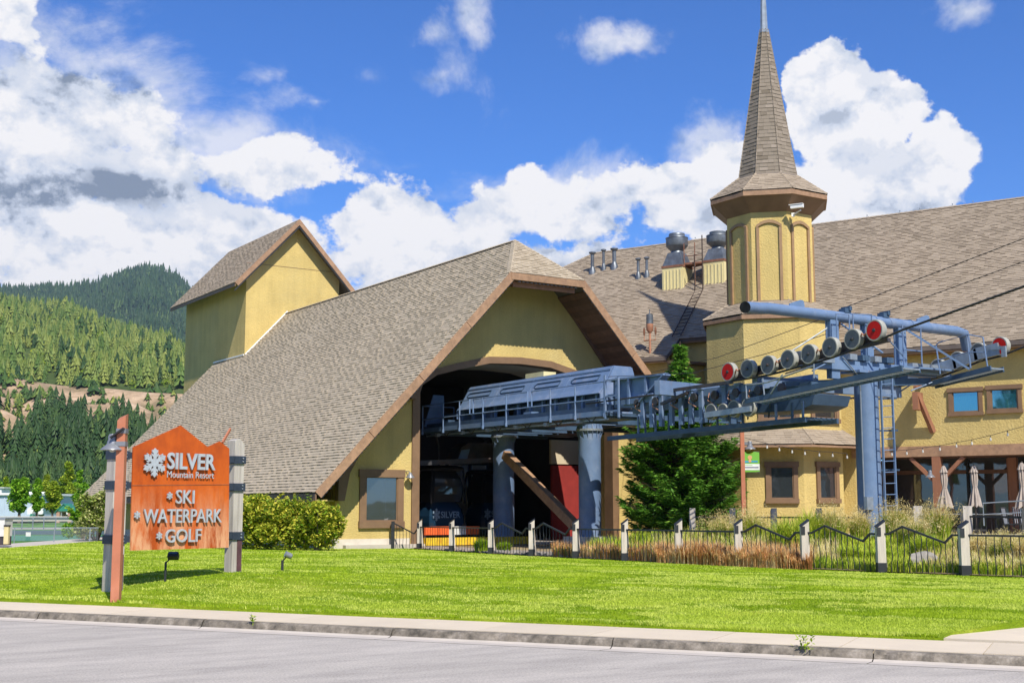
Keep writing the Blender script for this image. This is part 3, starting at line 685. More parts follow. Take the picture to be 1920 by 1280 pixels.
def dark_pines():
    pv = [pine_variant(200 + i, M['pine'] if i != 2 else M['pineg'], layers=15, sides=11, rad=[.24, .28, .26, .33][i]) for i in range(4)]
    # column, top y, height m, depth, variant
    L_ = []; names = []
    r_ = random.Random(5)
    for (x, y, h, D, v_) in [(62, 722, 21, 640, 0), (79, 726, 26, 600, 1), (103, 728, 25, 580, 1), (111, 770, 18, 520, 1), (134, 712, 30, 760, 0), (215, 757, 9, 600, 3), (120, 772, 14, 500, 3),
                         (5, 738, 17, 560, 1), (20, 728, 18, 590, 2), (42, 735, 15, 600, 2), (232, 765, 12, 560, 3), (250, 762, 15, 560, 0), (275, 768, 14, 560, 1), (290, 772, 15, 550, 3), (262, 790, 15, 500, 1)]:
        L_.append((x, y, h, D, v_))
    for x in range(-90, 420, 9):
        L_.append((x + r_.uniform(-6, 6), None, r_.uniform(11, 17), r_.uniform(400, 470), r_.choice([0, 1, 1, 2, 3])))
    for x in range(-90, 420, 13):
        L_.append((x + r_.uniform(-6, 6), None, r_.uniform(8, 13), r_.uniform(350, 390), r_.choice([0, 1, 2, 3, 3])))
    first = [True] * 4; used = 0
    for i, (px, ty, h, D, vi) in enumerate(L_):
        p = G(px, D)
        tb = q_s(np.array([px]), np.array([max(0, min(1, (D - 380) / 370))]))[0]
        p.z = tb[2] if D > 380 else 1.0
        if ty is not None:
            top = EYE + (951.7 - ty) / FOC * D; p.z = min(top - h, p.z + 3)
            h = top - p.z
        row = 'at the foot of the quarry bank' if D < 395 else 'standing on the pale quarry bank'
        lab = 'dark green conifer %s behind the sign' % row
        if ty is not None:
            lab = {62: 'small conifer directly above the warehouse on the pale bank', 79: 'tall conifer, left one of the close pair on the pale quarry face', 103: 'tall broad conifer, right one of the close pair on the quarry face', 111: 'shorter conifer just under the right tree of the pair on the quarry', 134: 'tallest dark conifer, its tip against the hillside forest above the quarry',
                   215: 'small lone conifer on the pale bank left of the lamp post top', 120: 'conifer under the tallest one, half hidden by its neighbours', 5: 'dark conifer at the left edge of the photo above the rock face', 20: 'greener conifer second from the left edge on the bank', 42: 'greener conifer third from the left edge on the bank',
                   232: 'small conifer between the lamp post and the hall roof', 250: 'conifer just right of the lamp post top', 275: 'broad conifer halfway from lamp post to hall roof', 290: 'conifer nearest the sloping edge of the hall roof', 262: 'low conifer right behind the peak of the sign'}.get(px, lab)
        t = thing('pine_tree', lab, 'tree', p, 'dark conifers on and below the quarry bank')
        cr, tk = pv[vi]
        if first[vi]: c, k = cr, tk; first[vi] = False
        else:
            c = cr.copy(); k = tk.copy(); COL.objects.link(c); COL.objects.link(k)
        for o in (c, k): o.parent = t
        t.scale = (h * r_.uniform(.85, 1.15), h * r_.uniform(.85, 1.15), h); t.rotation_euler = (0, 0, r_.uniform(0, 6.28))
dark_pines()
# ================================================================ shingled surfaces
HIDDEN_OK = 0
def shingles(parent, o, ea, eb, poly, m, expo=.15, tabw=(.17, .30), parts=300, near=None, thick=(.016, .040), name='shingle'):
    """courses of separate tabs over a polygon given in (a, b) coordinates of the plane o + a*ea + b*eb; b runs up the slope.
    The tabs nearest to the viewer become parts, the rest one joined part."""
    o, ea, eb = Vector(o), Vector(ea).normalized(), Vector(eb).normalized(); nn = ea.cross(eb).normalized()
    if nn.z < 0: nn = -nn
    bs = [p[1] for p in poly]; b0, b1 = min(bs), max(bs); n = int((b1 - b0) / expo)
    def span(bb):
        xs = []
        for i in range(len(poly)):
            (xa, ya), (xb, yb) = poly[i], poly[(i + 1) % len(poly)]
            if (ya <= bb) != (yb <= bb): xs.append(xa + (xb - xa) * (bb - ya) / (yb - ya))
        xs.sort(); return [(xs[i], xs[i + 1]) for i in range(0, len(xs) - 1, 2)]
    tabs = []
    for k in range(n):
        bb = b0 + k * expo
        for (s0, s1) in span(bb + expo * .5):
            a = s0 - random.uniform(0, .3)
            while a < s1:
                w = random.uniform(*tabw); lo, hi = max(a, s0), min(a + w, s1); a += w
                up_ = (k + int(a / .3)) % 2
                if hi - lo < .04: continue
                tabs.append((lo, hi, bb, thick[1] * random.uniform(.75, 1.1) if (up_ if random.random() < .5 else random.random() < .5) else thick[0] * random.uniform(.9, 1.6)))
    T = np.array(tabs)
    O, A, B, Nn = (np.array(v) for v in (o, ea, eb, nn))
    ctr = O + A * ((T[:, 0] + T[:, 1]) / 2)[:, None] + B * T[:, 2][:, None]
    key = np.linalg.norm(ctr - np.array(near if near is not None else (0, 0, 0)), axis=1); order = np.argsort(key)
    pt, rest = order[:parts], order[parts:]
    def quads(sel):
        t = T[sel]; lo, hi, b, th = t[:, 0], t[:, 1], t[:, 2], t[:, 3]
        def pt3(a, bb, h): return O + A * a[:, None] + B * bb[:, None] + Nn * h[:, None]
        z = np.zeros_like(th) + .004
        l0, l1 = pt3(lo, b, z), pt3(hi, b, z); l2, l3 = pt3(hi, b, th), pt3(lo, b, th)
        u2, u3 = pt3(hi, b + expo * 1.05, z), pt3(lo, b + expo * 1.05, z)
        top = np.stack([l3, l2, u2, u3], 1); fr = np.stack([l0, l1, l2, l3], 1)
        s1 = np.stack([l1, u2, u2 - Nn * .002, l2], 1); s0 = np.stack([u3, l0, l3, u3 + Nn * .001], 1)
        return np.concatenate([top, fr, s0, s1]), len(sel)
    rt = rng.random(len(T))
    if len(rest):
        V, k = quads(rest); np_mesh('shingle_courses', V, 4, np.tile(rt[rest], 4), m, parent, kind='stuff')
    vars_ = []
    for q in range(6):                                       # shared piece meshes, unit width, scaled per piece
        th = thick[0] + (thick[1] - thick[0]) * q / 5; me = bpy.data.meshes.new(name)
        e = expo * 1.05
        me.from_pydata([(-.5, 0, .004), (.5, 0, .004), (.5, 0, th), (-.5, 0, th), (.5, e, .004), (-.5, e, .004)], [], [(0, 1, 2, 3), (3, 2, 4, 5), (1, 4, 2), (0, 3, 5)])
        me.materials.append(m); vars_.append(me)
    flip = 1 if ea.cross(eb).dot(nn) > 0 else -1
    rot = Matrix((ea * flip, eb, nn)).transposed().to_4x4()
    for i in pt:
        lo, hi, b, th = T[i]; q = int(round((min(th, thick[1]) - thick[0]) / (thick[1] - thick[0] + 1e-9) * 5))
        ob = bpy.data.objects.new(name, vars_[q]); COL.objects.link(ob); parent_to(ob, parent)
        ob.matrix_basis = Matrix.Translation(o + ea * float((lo + hi) / 2) + eb * float(b)) @ rot @ Matrix.Diagonal((float(hi - lo) - .004, 1, 1, 1))

# ================================================================ the gondola station hall
ZF = 0.32                                                    # hall floor
YF, YW, YB = 40.6, 42.6, 71.0                                # front rake, gable wall, back rake
XE, XC, XR = 18.33, 28.04, 34.9
ZE, ZK, ZR = 2.2, 10.62, 12.47; SL = (ZR - ZE) / (XC - XE)
XK0, XK1 = XC - 1.75, XC + 1.75
HY = 42.95
hall = thing('station_building', 'yellow stucco gondola station with a huge steep brown shingle roof and arched front opening', 'building', (XC, YW, ZF))
def rz_(X): return ZE + SL * (X - XE) if X <= XC else ZR - SL * (X - XC)
nl = Vector((-SL, 0, 1)).normalized(); nr = Vector((SL, 0, 1)).normalized()
TH = .16
def slab(name, pts, nn, th, m, parent): 
    b = MB(); b.prism([Vector(p) for p in pts], -Vector(nn) * th); return b.build(name, m, parent)
rl = slab('roof', [(XE, YF, ZE), (XK0, YF, ZK), (XC, HY, ZR), (XC, YB, ZR), (XE, YB, ZE)], nl, TH, M['deck'], hall)
rr = slab('roof', [(XR, YF, rz_(XR)), (XK1, YF, ZK), (XC, HY, ZR), (XC, YB, ZR), (XR, YB, rz_(XR))], nr, TH, M['deck'], hall)
nh = (Vector((XK1, YF, ZK)) - Vector((XK0, YF, ZK))).cross(Vector((XC, HY, ZR)) - Vector((XK0, YF, ZK))).normalized()
if nh.z < 0: nh = -nh
rh = slab('hip_roof', [(XK0 - .02, YF - .03, ZK), (XK1 + .02, YF - .03, ZK), (XC, HY, ZR)], nh, TH * .8, M['deck'], hall)
el = Vector((1, 0, SL)).normalized(); Lr = Vector((XC - XE, 0, ZR - ZE)).length; Lk = Vector((XK0 - XE, 0, ZK - ZE)).length
shingles(rl, (XE, YF, ZE), (0, 1, 0), el, [(-.02, -.03), (YB - YF, -.03), (YB - YF, Lr), (HY - YF, Lr), (-.02, Lk)], M['shingle'], near=(XE, YF, ZE))
er = Vector((-1, 0, SL)).normalized(); Lrr = Vector((XC - XR, 0, ZR - rz_(XR))).length
shingles(rr, (XR, YF, rz_(XR)), (0, 1, 0), er, [(0, 0), (YB - YF, 0), (YB - YF, Lrr), (HY - YF, Lrr), (0, Lrr - (Lr - Lk))], M['shingle'], parts=0)
eh = (Vector((XC, HY, ZR)) - Vector((XC, YF, ZK))).normalized(); Lh = (Vector((XC, HY, ZR)) - Vector((XC, YF, ZK))).length
shingles(rh, (XK0, YF - .03, ZK), (1, 0, 0), eh, [(0, -.03), (3.5, -.03), (1.75, Lh)], M['shingle'], parts=300)
b = MB()                                                     # hip and ridge caps
def caps(b, p, q, w=.3, step=.2, up=(0, 0, 1)):
    p, q = Vector(p), Vector(q); n = max(1, int((q - p).length / step)); d = (q - p).normalized(); sd_ = d.cross(Vector(up)).normalized()
    u_ = sd_.cross(d).normalized()
    for i in range(n):
        a = p + (q - p) * (i / n); e = p + (q - p) * ((i + 1.15) / n); h0, h1 = .045, .03
        b.add([a - sd_ * w / 2 - u_ * .05, a + u_ * h0, a + sd_ * w / 2 - u_ * .05, e - sd_ * w / 2 - u_ * .06, e + u_ * h1, e + sd_ * w / 2 - u_ * .06], [(0, 1, 4, 3), (1, 2, 5, 4), (0, 2, 1)])
caps(b, (XK0, YF, ZK), (XC, HY, ZR)); caps(b, (XK1, YF, ZK), (XC, HY, ZR)); caps(b, (XC, HY, ZR), (XC, 66.3, ZR))
b.build('ridge_cap', M['shingle'], hall, kind='stuff')
# fascia boards round the front rake
FH = .30
def board(name, a, c, dn, h=FH, th=.06, m=None, par=hall, y=None):
    bb = MB(); a, c = Vector(a), Vector(c); dn = Vector(dn).normalized(); bb.prism([a, c, c + dn * h, a + dn * h], (0, -th, 0)); return bb.build(name, m or M['fascia'], par)
dl = Vector((SL, 0, -1)).normalized(); dr = Vector((-SL, 0, -1)).normalized()
n_ = 4
for i in range(n_):
    A = Vector((XE, YF, ZE)).lerp(Vector((XK0, YF, ZK)), i / n_ + (.002 if i else 0)); C = Vector((XE, YF, ZE)).lerp(Vector((XK0, YF, ZK)), (i + 1) / n_)
    if i == n_ - 1: C = C + dl * 0
    board('fascia_board', A, C, dl)
for i in range(2):
    A = Vector((XK1, YF, ZK)).lerp(Vector((XR, YF, rz_(XR))), i / 2 + (.003 if i else 0)); C = Vector((XK1, YF, ZK)).lerp(Vector((XR, YF, rz_(XR))), (i + 1) / 2)
    board('fascia_board', A, C, dr)
board('fascia_board', (XK0 + .02, YF - .02, ZK - .03), (XK1 - .02, YF - .02, ZK - .03), (0, 0, -1), .26)
board('fascia_board', (XK0 + .28, YF + .32, ZK - .30), (XK1 - .28, YF + .32, ZK - .30), (0, 0, -1), .2, m=M['copper'])
b = MB()                                                     # string of light clips under the boards
for A, C, dn in ((Vector((XE, YF, ZE)), Vector((XK0, YF, ZK)), dl), (Vector((XK1, YF, ZK)), Vector((XR, YF, rz_(XR))), dr), (Vector((XK0 + .3, YF, ZK - .02)), Vector((XK1 - .3, YF, ZK - .02)), Vector((0, 0, -1)))):
    L_ = (C - A).length; n = int(L_ / .19); d = (C - A).normalized()
    for i in range(n): c_ = A + d * (i + .5) * .19 + dn * (FH + .02) + Vector((0, -.03, 0)); b.obox(c_, d * .06, (0, .012, 0), dn * .02)
b.build('light_string', M['black'], hall, kind='stuff')
# eave boards and soffit planks
b = MB(); b.prism([(XE + .02, YF, ZE - .06), (XE + .02, YB, ZE - .06), (XE + .02, YB, ZE - .34), (XE + .02, YF, ZE - .34)], (.05, 0, 0)); b.build('eave_board', M['trim'], hall)
b = MB(); b.box((XE + .1, YF + .05, ZE - .32), (XE + .5, YW, ZE - .27)); b.box((XE + .1, YW + .01, ZE - .32), (20.0, YB, ZE - .27)); b.build('eave_soffit', M['stucco'], hall)
npk = 26
for i in range(npk):
    for sdn, X0, X1, k_ in ((1, XE + 1.4, XK0 - .1, 'soffit_plank'), (-1, XR - .05, XK1 + .1, 'soffit_plank')):
        xa = X0 + (X1 - X0) * i / npk; xb = X0 + (X1 - X0) * (i + .94) / npk; off = TH * 1.6
        zz = lambda x: rz_(x) - TH * 1.75 - .03
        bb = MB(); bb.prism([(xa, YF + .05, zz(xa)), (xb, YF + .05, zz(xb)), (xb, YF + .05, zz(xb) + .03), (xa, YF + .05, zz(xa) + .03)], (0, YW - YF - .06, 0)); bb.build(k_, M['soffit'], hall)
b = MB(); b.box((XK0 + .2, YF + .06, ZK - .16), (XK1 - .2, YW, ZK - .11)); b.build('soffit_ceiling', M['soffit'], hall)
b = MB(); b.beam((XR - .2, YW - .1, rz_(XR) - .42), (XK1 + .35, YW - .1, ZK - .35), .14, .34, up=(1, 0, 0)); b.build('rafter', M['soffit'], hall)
# gable wall with its arched opening
JL, JR = 23.45, 2 * XC - 23.45
arch = [(JL, 5.95), (JL + .12, 6.3), (JL + .75, 6.72), (25.3, 7.02), (26.6, 7.32), (XC, 7.38)]
arch = arch + [(2 * XC - x, z) for x, z in reversed(arch[:-1])]
zt_ = lambda X: min(rz_(X) - .28, ZK + .5)
WL = 20.05
outer = [(WL, ZF), (WL, zt_(WL)), (XK0, rz_(XK0) - .3), (XK0, ZK - .1), (XK1, ZK - .1), (XK1, rz_(XK1) - .3), (XR - .05, zt_(XR - .05)), (XR - .05, ZF)]
pts = outer[:] + [(JR, ZF)] + [(x, z) for x, z in reversed(arch)] + [(JL, ZF)]
outer = [(WL, ZF), (WL, zt_(WL)), (XK0, ZK - .1), (XK1, ZK - .1), (XR - .05, zt_(XR - .05)), (XR - .05, ZF)]
pts = outer + [(JR, ZF)] + [(x, z) for x, z in reversed(arch)] + [(JL, ZF)]
b = MB(); b.prism([(x, YW, z) for x, z in pts], (0, .32, 0)); b.build('wall', M['stucco'], hall)
b = MB(); b.box((WL, YW + .34, ZF), (WL + .3, YB - .3, 4.0)); b.build('side_wall', M['stucco'], hall)
b = MB(); b.box((WL - .05, YW - .045, .1), (JL - .35, YW + .3, ZF + .21)); b.build('foundation', M['found'], hall)
b = MB(); b.box((WL - .05, YW + .31, .1), (WL + .2, YB, ZF + .21)); b.build('foundation', M['found'], hall)
for x in (26.0, 30.1): 
    b = MB(); b.box((x, YW - .008, 7.6), (x + .025, YW, 10.0)); b.build('stucco_joint', M['stucco'], hall)
# trim round the opening: jambs and arch segments
b = MB(); b.box((JL - .3, YW - .07, ZF), (JL + .02, YW + .5, 6.0)); b.build('jamb', M['trim'], hall)
b = MB(); b.box((JR - .02, YW - .07, ZF), (JR + .3, YW + .5, 6.0)); b.build('jamb', M['trim'], hall)
for i in range(len(arch) - 1):
    (xa, za), (xb, zb) = arch[i], arch[i + 1]; h = .25
    def outp(x, z): 
        d = Vector((x - XC, (z - 5.2) * 2.6)).normalized(); return (x + d.x * h, z + d.y * h)
    oa, ob_ = outp(xa, za), outp(xb, zb)
    b = MB(); b.prism([(xa, YW - .07, za - .02), (xb, YW - .07, zb - .02), (ob_[0], YW - .07, ob_[1]), (oa[0], YW - .07, oa[1])], (0, .6, 0)); b.build('arch_trim', M['trim'], hall)
# vaulted soffit behind the arch
b = MB()
for i in range(len(arch) - 1):
    (xa, za), (xb, zb) = arch[i], arch[i + 1]
    b.prism([(xa, YW + .34, za), (xb, YW + .34, zb), (xb, YW + .34, zb + .12), (xa, YW + .34, za + .12)], (0, 2.6, 0))
b.build('arch_soffit', M['tanwall'], hall)
# bracket at the foot of the left rake
b = MB(); b.prism([(20.0, YW - .35, 3.4), (20.0, YW - .35, 1.9), (20.25, YW - .35, 1.9), (20.45, YW - .35, 2.9), (21.3, YW - .35, 4.4), (21.0, YW - .35, 4.75)], (0, .3, 0)); b.build('curved_bracket', M['trim'], hall)
b = MB(); b.prism([(22.9, YW - .4, 5.7), (23.2, YW - .4, 5.7), (23.35, YW - .4, 6.2), (23.9, YW - .4, 6.9), (23.4, YW - .4, 6.95)], (0, .34, 0)); b.build('curved_bracket', M['trim'], hall)
# window
def framed_window(par, c0, ax, up, out, w, h, fr=.16, glass=None, sill=True, head=None, m=None, mull=0):
    """c0 lower left outer corner of the frame; ax, up, out unit vectors"""
    c0, ax, up, out = Vector(c0), Vector(ax), Vector(up), Vector(out); m = m or M['trim']; hd = head or fr * 1.15
    bb = MB(); bb.obox(c0 + ax * w / 2 + up * h / 2 + out * -.008, ax * (w / 2 - fr * .5), up * (h / 2 - fr * .5), out * .02); win = bb.build('window', glass or M['glass'], par)
    for nm, cc, sx, sz, dp in (('frame_post', ax * fr / 2 + up * h / 2, fr, h - 2 * fr, .035), ('frame_post', ax * (w - fr / 2) + up * h / 2, fr, h - 2 * fr, .035),
                           ('frame_head', ax * w / 2 + up * (h - fr / 2), w + .08, hd, .05), ('sill', ax * w / 2 + up * fr / 2, w + .05, fr, .06)):
        q = MB(); q.obox(c0 + cc + out * dp, ax * sx / 2, up * sz / 2, out * dp); q.build(nm, m, win)
    q = MB(); iw = .045                                      # inner sash
    for cc, sx, sz in ((ax * (fr + iw / 2) + up * h / 2, iw, h - 2 * fr), (ax * (w - fr - iw / 2) + up * h / 2, iw, h - 2 * fr), (ax * w / 2 + up * (fr + iw / 2), w - 2 * fr - 2 * iw, iw), (ax * w / 2 + up * (h - fr - iw / 2), w - 2 * fr - 2 * iw, iw)):
        q.obox(c0 + cc + out * .02, ax * sx / 2, up * sz / 2, out * .02)
    for k in range(mull):
        q.obox(c0 + ax * w * (k + 1) / (mull + 1) + up * h / 2 + out * .018, ax * .02, up * (h / 2 - fr - iw), out * .018)
    q.build('sash', m, win)
    return win
pa, pb = onY(674, 880, YW), onY(755, 989, YW)
framed_window(hall, (pa.x, YW, pb.z), (1, 0, 0), (0, 0, 1), (0, -1, 0), pb.x - pa.x, pa.z - pb.z, .25)
# inside: floor, dark walls, back panel with its brightness put into the colour
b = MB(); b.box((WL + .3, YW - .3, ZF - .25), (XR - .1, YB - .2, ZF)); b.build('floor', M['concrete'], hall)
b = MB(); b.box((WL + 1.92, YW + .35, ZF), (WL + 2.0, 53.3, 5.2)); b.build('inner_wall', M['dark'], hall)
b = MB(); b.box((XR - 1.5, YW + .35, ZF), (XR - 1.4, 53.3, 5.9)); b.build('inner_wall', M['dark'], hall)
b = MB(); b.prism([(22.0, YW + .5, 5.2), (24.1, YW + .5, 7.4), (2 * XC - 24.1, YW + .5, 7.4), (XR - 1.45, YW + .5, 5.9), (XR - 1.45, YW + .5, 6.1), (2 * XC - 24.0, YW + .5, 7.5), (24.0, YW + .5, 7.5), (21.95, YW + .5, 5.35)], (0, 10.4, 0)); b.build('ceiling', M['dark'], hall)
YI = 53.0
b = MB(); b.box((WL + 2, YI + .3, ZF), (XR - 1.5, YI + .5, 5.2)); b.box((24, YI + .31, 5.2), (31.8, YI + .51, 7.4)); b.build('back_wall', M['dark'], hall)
p0, p1 = onY(815, 990, YI), onY(912, 872, YI); b = MB(); b.box((p0.x, YI, ZF), (p1.x, YI + .1, p1.z)); b.build('sunlit_look_panel', mat('painted_sunlit_tan', (0.80, 0.72, 0.58), 0.9), hall)  # colour lightened to stand in for a sunlit wall
for x_ in (835, 878): q = onY(x_, 900, YI - .03).x; b = MB(); b.box((q, YI - .1, ZF), (q + .14, YI - .01, p1.z)); b.build('panel_mullion', M['dark'], hall)
# red partition and pale panel to the right inside
b = MB(); p0, p1 = onY(1036, 872, 45.2), onY(1150, 990, 45.2); b.box((p0.x, 45.2, ZF), (XR - 1.52, 45.35, p0.z)); b.build('partition', M['redwall'], hall)
b = MB(); p0, p1 = onY(1033, 824, 45.25), onY(1160, 873, 45.25); b.box((p0.x, 45.25, p1.z + .02), (XR - 1.52, 45.38, p0.z)); b.build('partition_panel', M['tanwall'], hall)
# stair tower at the back
TY, TYB, TX0, TX1 = 66.3, 76.2, 25.6, 31.2; TC = (TX0 + TX1) / 2; TRY0, TRY1 = 65.7, 76.6; THW = 3.7; TZE = 13.8; TZR = TZE + THW * 1.066
tw = MB(); wz = TZE + (THW - (TX1 - TX0) / 2) * 1.066 - .2
tw.prism([(TX0, TY, 3), (TX1, TY, 3), (TX1, TY, wz), (TC, TY, TZR - .2), (TX0, TY, wz)], (0, .2, 0)); tw.build('tower_wall', M['stucco'], hall)
tw = MB(); tw.box((TX0, TY + .2, 3), (TX0 + .2, TYB, wz)); tw.build('tower_wall', M['stucco'], hall)
tw = MB(); tw.box((TX1 - .2, TY + .2, 3), (TX1, TYB, wz)); tw.build('tower_wall', M['stucco'], hall)
tw = MB(); tw.prism([(TX0 + .2, TYB - .2, 3), (TX1 - .2, TYB - .2, 3), (TX1 - .2, TYB - .2, wz), (TC, TYB - .2, TZR - .25), (TX0 + .2, TYB - .2, wz)], (0, .2, 0)); tw.build('tower_wall', M['stucco'], hall)
b = MB(); b.box((TX0 - .02, TY - .012, 15.05), (TX1, TY, 15.075)); b.build('stucco_joint', M['trim'], hall)
tl = Vector((-1.066, 0, 1)).normalized()
r1 = slab('tower_roof', [(TC - THW, TRY0, TZE), (TC, TRY0, TZR), (TC, TRY1, TZR), (TC - THW, TRY1, TZE)], tl, .14, M['deck'], hall)
r2 = slab('tower_roof', [(TC + THW, TRY0, TZE), (TC, TRY0, TZR), (TC, TRY1, TZR), (TC + THW, TRY1, TZE)], Vector((1.066, 0, 1)).normalized(), .14, M['deck'], hall)
LT = Vector((THW, 0, TZR - TZE)).length
shingles(r1, (TC - THW, TRY0, TZE), (0, 1, 0), (THW, 0, TZR - TZE), [(0, -.02), (TRY1 - TRY0, -.02), (TRY1 - TRY0, LT), (0, LT)], M['shingle2'], parts=0, thick=(.008, .025))
shingles(r2, (TC + THW, TRY0, TZE), (0, 1, 0), (-THW, 0, TZR - TZE), [(0, -.02), (TRY1 - TRY0, -.02), (TRY1 - TRY0, LT), (0, LT)], M['shingle2'], parts=0)
for sgn in (1, -1):
    bb = MB(); dn = Vector((-sgn * 1.066, 0, -1)).normalized() if sgn > 0 else Vector((1.066, 0, -1)).normalized()
    bb.prism([Vector((TC + sgn * THW, TRY0, TZE)), Vector((TC, TRY0, TZR)), Vector((TC, TRY0, TZR - .34)), Vector((TC + sgn * THW, TRY0, TZE)) + dn * .26], (0, -.06, 0)); bb.build('tower_fascia', M['fascia'], hall)
    bb = MB()
    for i in range(26):
        c_ = Vector((TC + sgn * THW, TRY0 - .03, TZE)).lerp(Vector((TC, TRY0 - .03, TZR)), (i + .5) / 26) + Vector((0, 0, -.44)); bb.obox(c_, (.07, 0, .07 * -sgn), (0, .02, 0), (0, 0, .05))
    bb.build('light_string', M['black'], hall, kind='stuff')
b = MB(); b.box((TC - THW + .02, TRY0, TZE - .2), (TC - THW + .07, TRY1, TZE - .02)); b.build('tower_eave_board', M['trim'], hall)
# metal flashing where the roof meets the tower
b = MB(); b.beam((TX0 + .02, TY - .05, rz_(TX0) + .08), (XC, TY - .05, ZR + .08), .06, .07); b.beam((TX0 - .05, TY, rz_(TX0) + .06), (TX0 - .05, YB, rz_(TX0) + .06), .06, .07); b.build('flashing', M['white'], hall)

# lamp by the window
wl = thing('wall_lamp', 'grey dome wall lamp beside the brown-framed station window', 'lamp', onY(769, 890, YW))
q = onY(769, 893, YW - .25)
b = MB(); b.lathe([(.03, .16), (.06, .14), (.08, .08), (.16, -.02), (.17, -.05)], q, n=14); b.build('shade', M['lampgrey'], wl, smooth=True)
b = MB(); b.sweep([q + Vector((0, 0, .12)), q + Vector((0, .1, .2)), q + Vector((-.05, .25, .2))], .018, 6); b.build('arm', M['lampgrey'], wl)
b = MB(); b.lathe([(0.0, -.1), (.05, -.08), (.06, -.03)], q, n=10); b.build('bulb', M['bulb'], wl)

# ================================================================ gondola cabins and clutter inside
def text_mesh(body, name, origin, right, up, w, h, depth, m, parent, offset=0.0, spacing=1.0, box=True):
    """flat lettering cut from sheet: fitted to width w and height h, lower left corner at origin"""
    cu = bpy.data.curves.new('txt', 'FONT'); cu.body = body; cu.size = 1; cu.offset = offset; cu.resolution_u = 3; cu.space_character = spacing
    tmp = bpy.data.objects.new('txt', cu); COL.objects.link(tmp); bpy.context.view_layer.update()
    me = bpy.data.meshes.new_from_object(tmp.evaluated_get(bpy.context.evaluated_depsgraph_get())); bpy.data.objects.remove(tmp)
    vs = np.array([v.co[:] for v in me.vertices]); lo, hi = vs.min(0), vs.max(0); right, up = Vector(right).normalized(), Vector(up).normalized(); out = right.cross(up)
    bm = MB(); mp = [Vector(origin) + right * float((v[0] - lo[0]) / (hi[0] - lo[0]) * w) + up * float((v[1] - lo[1]) / (hi[1] - lo[1]) * h) for v in vs]
    fs = [tuple(p.vertices) for p in me.polygons]; n = len(mp); ecount = {}
    for f in fs:
        for i in range(len(f)):
            e = (f[i], f[(i + 1) % len(f)]); ecount[e] = 1
    sides = [e for e in ecount if (e[1], e[0]) not in ecount]
    vv = [p + out * depth for p in mp] + mp
    ff = fs + [(e[1], e[0], e[0] + n, e[1] + n) for e in sides]
    bm.add(vv, ff, .5); return bm.build(name, m, parent)
def flake_mesh(c, right, up, r, depth, m, name, parent):
    right, up = Vector(right).normalized(), Vector(up).normalized(); out = right.cross(up); b = MB(); c = Vector(c)
    def pt(a, rad): return c + (right * math.sin(a) + up * math.cos(a)) * rad
    for k in range(6):
        a = k * math.pi / 3; d = right * math.sin(a) + up * math.cos(a); s = right * math.cos(a) - up * math.sin(a)
        b.prism([c + d * r * .16 - s * r * .11, c + d * r * .16 + s * r * .11, c + d * r * .86 + s * r * .13, c + d * r + s * 0, c + d * r * .86 - s * r * .13], out * depth)
        for f, l in ((.34, .30), (.60, .26)):
            for sg in (1, -1):
                p = c + d * r * f; q = p + (d * .72 + s * sg * .9) * r * l; b.prism([p - d * r * .07, p + d * r * .09, q + d * r * .10, q - d * r * .06], out * depth * .98)
    b.lathe([(r * .3, 0), (r * .3, depth * 1.02)], c, out, 6)
    return b.build(name, m, parent)
M['cabin'] = mat('dark_blue_cabin_shell', (0.010, 0.035, 0.07), 0.3, var=0.08)
M['cabindk'] = mat('black_cabin_frame', (0.012, 0.012, 0.014), 0.4)
M['faint'] = mat('pale_blue_print', (0.22, 0.30, 0.38), 0.5)
def cabin(loc, label, sc=1.27):
    t = thing('gondola_cabin', label, 'gondola', loc, 'gondola cabins inside the station')
    l = Vector((0, 0, 0)); KB = len(bpy.data.objects)
    def prof(w, d, z0, z1, n=4):
        b = MB(); rows = []
        for i in range(n + 1):
            f = i / n; k = 1 - .18 * (2 * f - .75) ** 2 * (1 if f > .4 else .6); rows.append((w / 2 * k, d / 2 * k, lerp(z0, z1, f)))
        ring = []
        for (a, c, z) in rows:
            ch = .16; ring.append([l + Vector(p) for p in ((-a + ch, -c, z), (a - ch, -c, z), (a, -c + ch, z), (a, c - ch, z), (a - ch, c, z), (-a + ch, c, z), (-a, c - ch, z), (-a, -c + ch, z))])
        for i in range(n): b.add(ring[i] + ring[i + 1], [(k, (k + 1) % 8, (k + 1) % 8 + 8, k + 8) for k in range(8)])
        b.poly(list(reversed(ring[0]))); b.poly(ring[-1]); return b
    prof(1.9, 1.9, .12, 1.05).build('body', M['cabin'], t, smooth=True)
    prof(1.82, 1.82, 1.05, 2.1).build('window_band', M['glassc'], t, smooth=True)
    prof(1.9, 1.9, 2.1, 2.28).build('roof', M['cabindk'], t, smooth=True)
    for sx in (-1, 1):
        for sy in (-1, 1):
            b = MB(); b.sweep([l + Vector((sx * .90, sy * .90, 1.0)), l + Vector((sx * .93, sy * .93, 1.5)), l + Vector((sx * .84, sy * .84, 2.15))], .05, 6); b.build('corner_post', M['cabindk'], t)
    b = MB(); b.sweep([l + Vector((0, 0, 2.25)), l + Vector((0, 0, 2.9)), l + Vector((-.2, 0, 3.4)), l + Vector((-.2, 0, 4.0))], .05, 8); b.build('hanger_arm', M['gun'], t)
    y = -.965
    text_mesh('SILVER', 'lettering', (l.x - .42, y, l.z + .52), (1, 0, 0), (0, 0, 1), 1.05, .22, .008, M['faint'], t, .02)
    flake_mesh((l.x - .66, y, l.z + .63), (1, 0, 0), (0, 0, 1), .22, .008, M['faint'], 'snowflake_emblem', t)
    for o in KIDS[t.name]: o.matrix_parent_inverse = Matrix.Identity(4)
    t.scale = (.86, .86, sc * .95); return t
ca = onY(822, 985, 46.0)
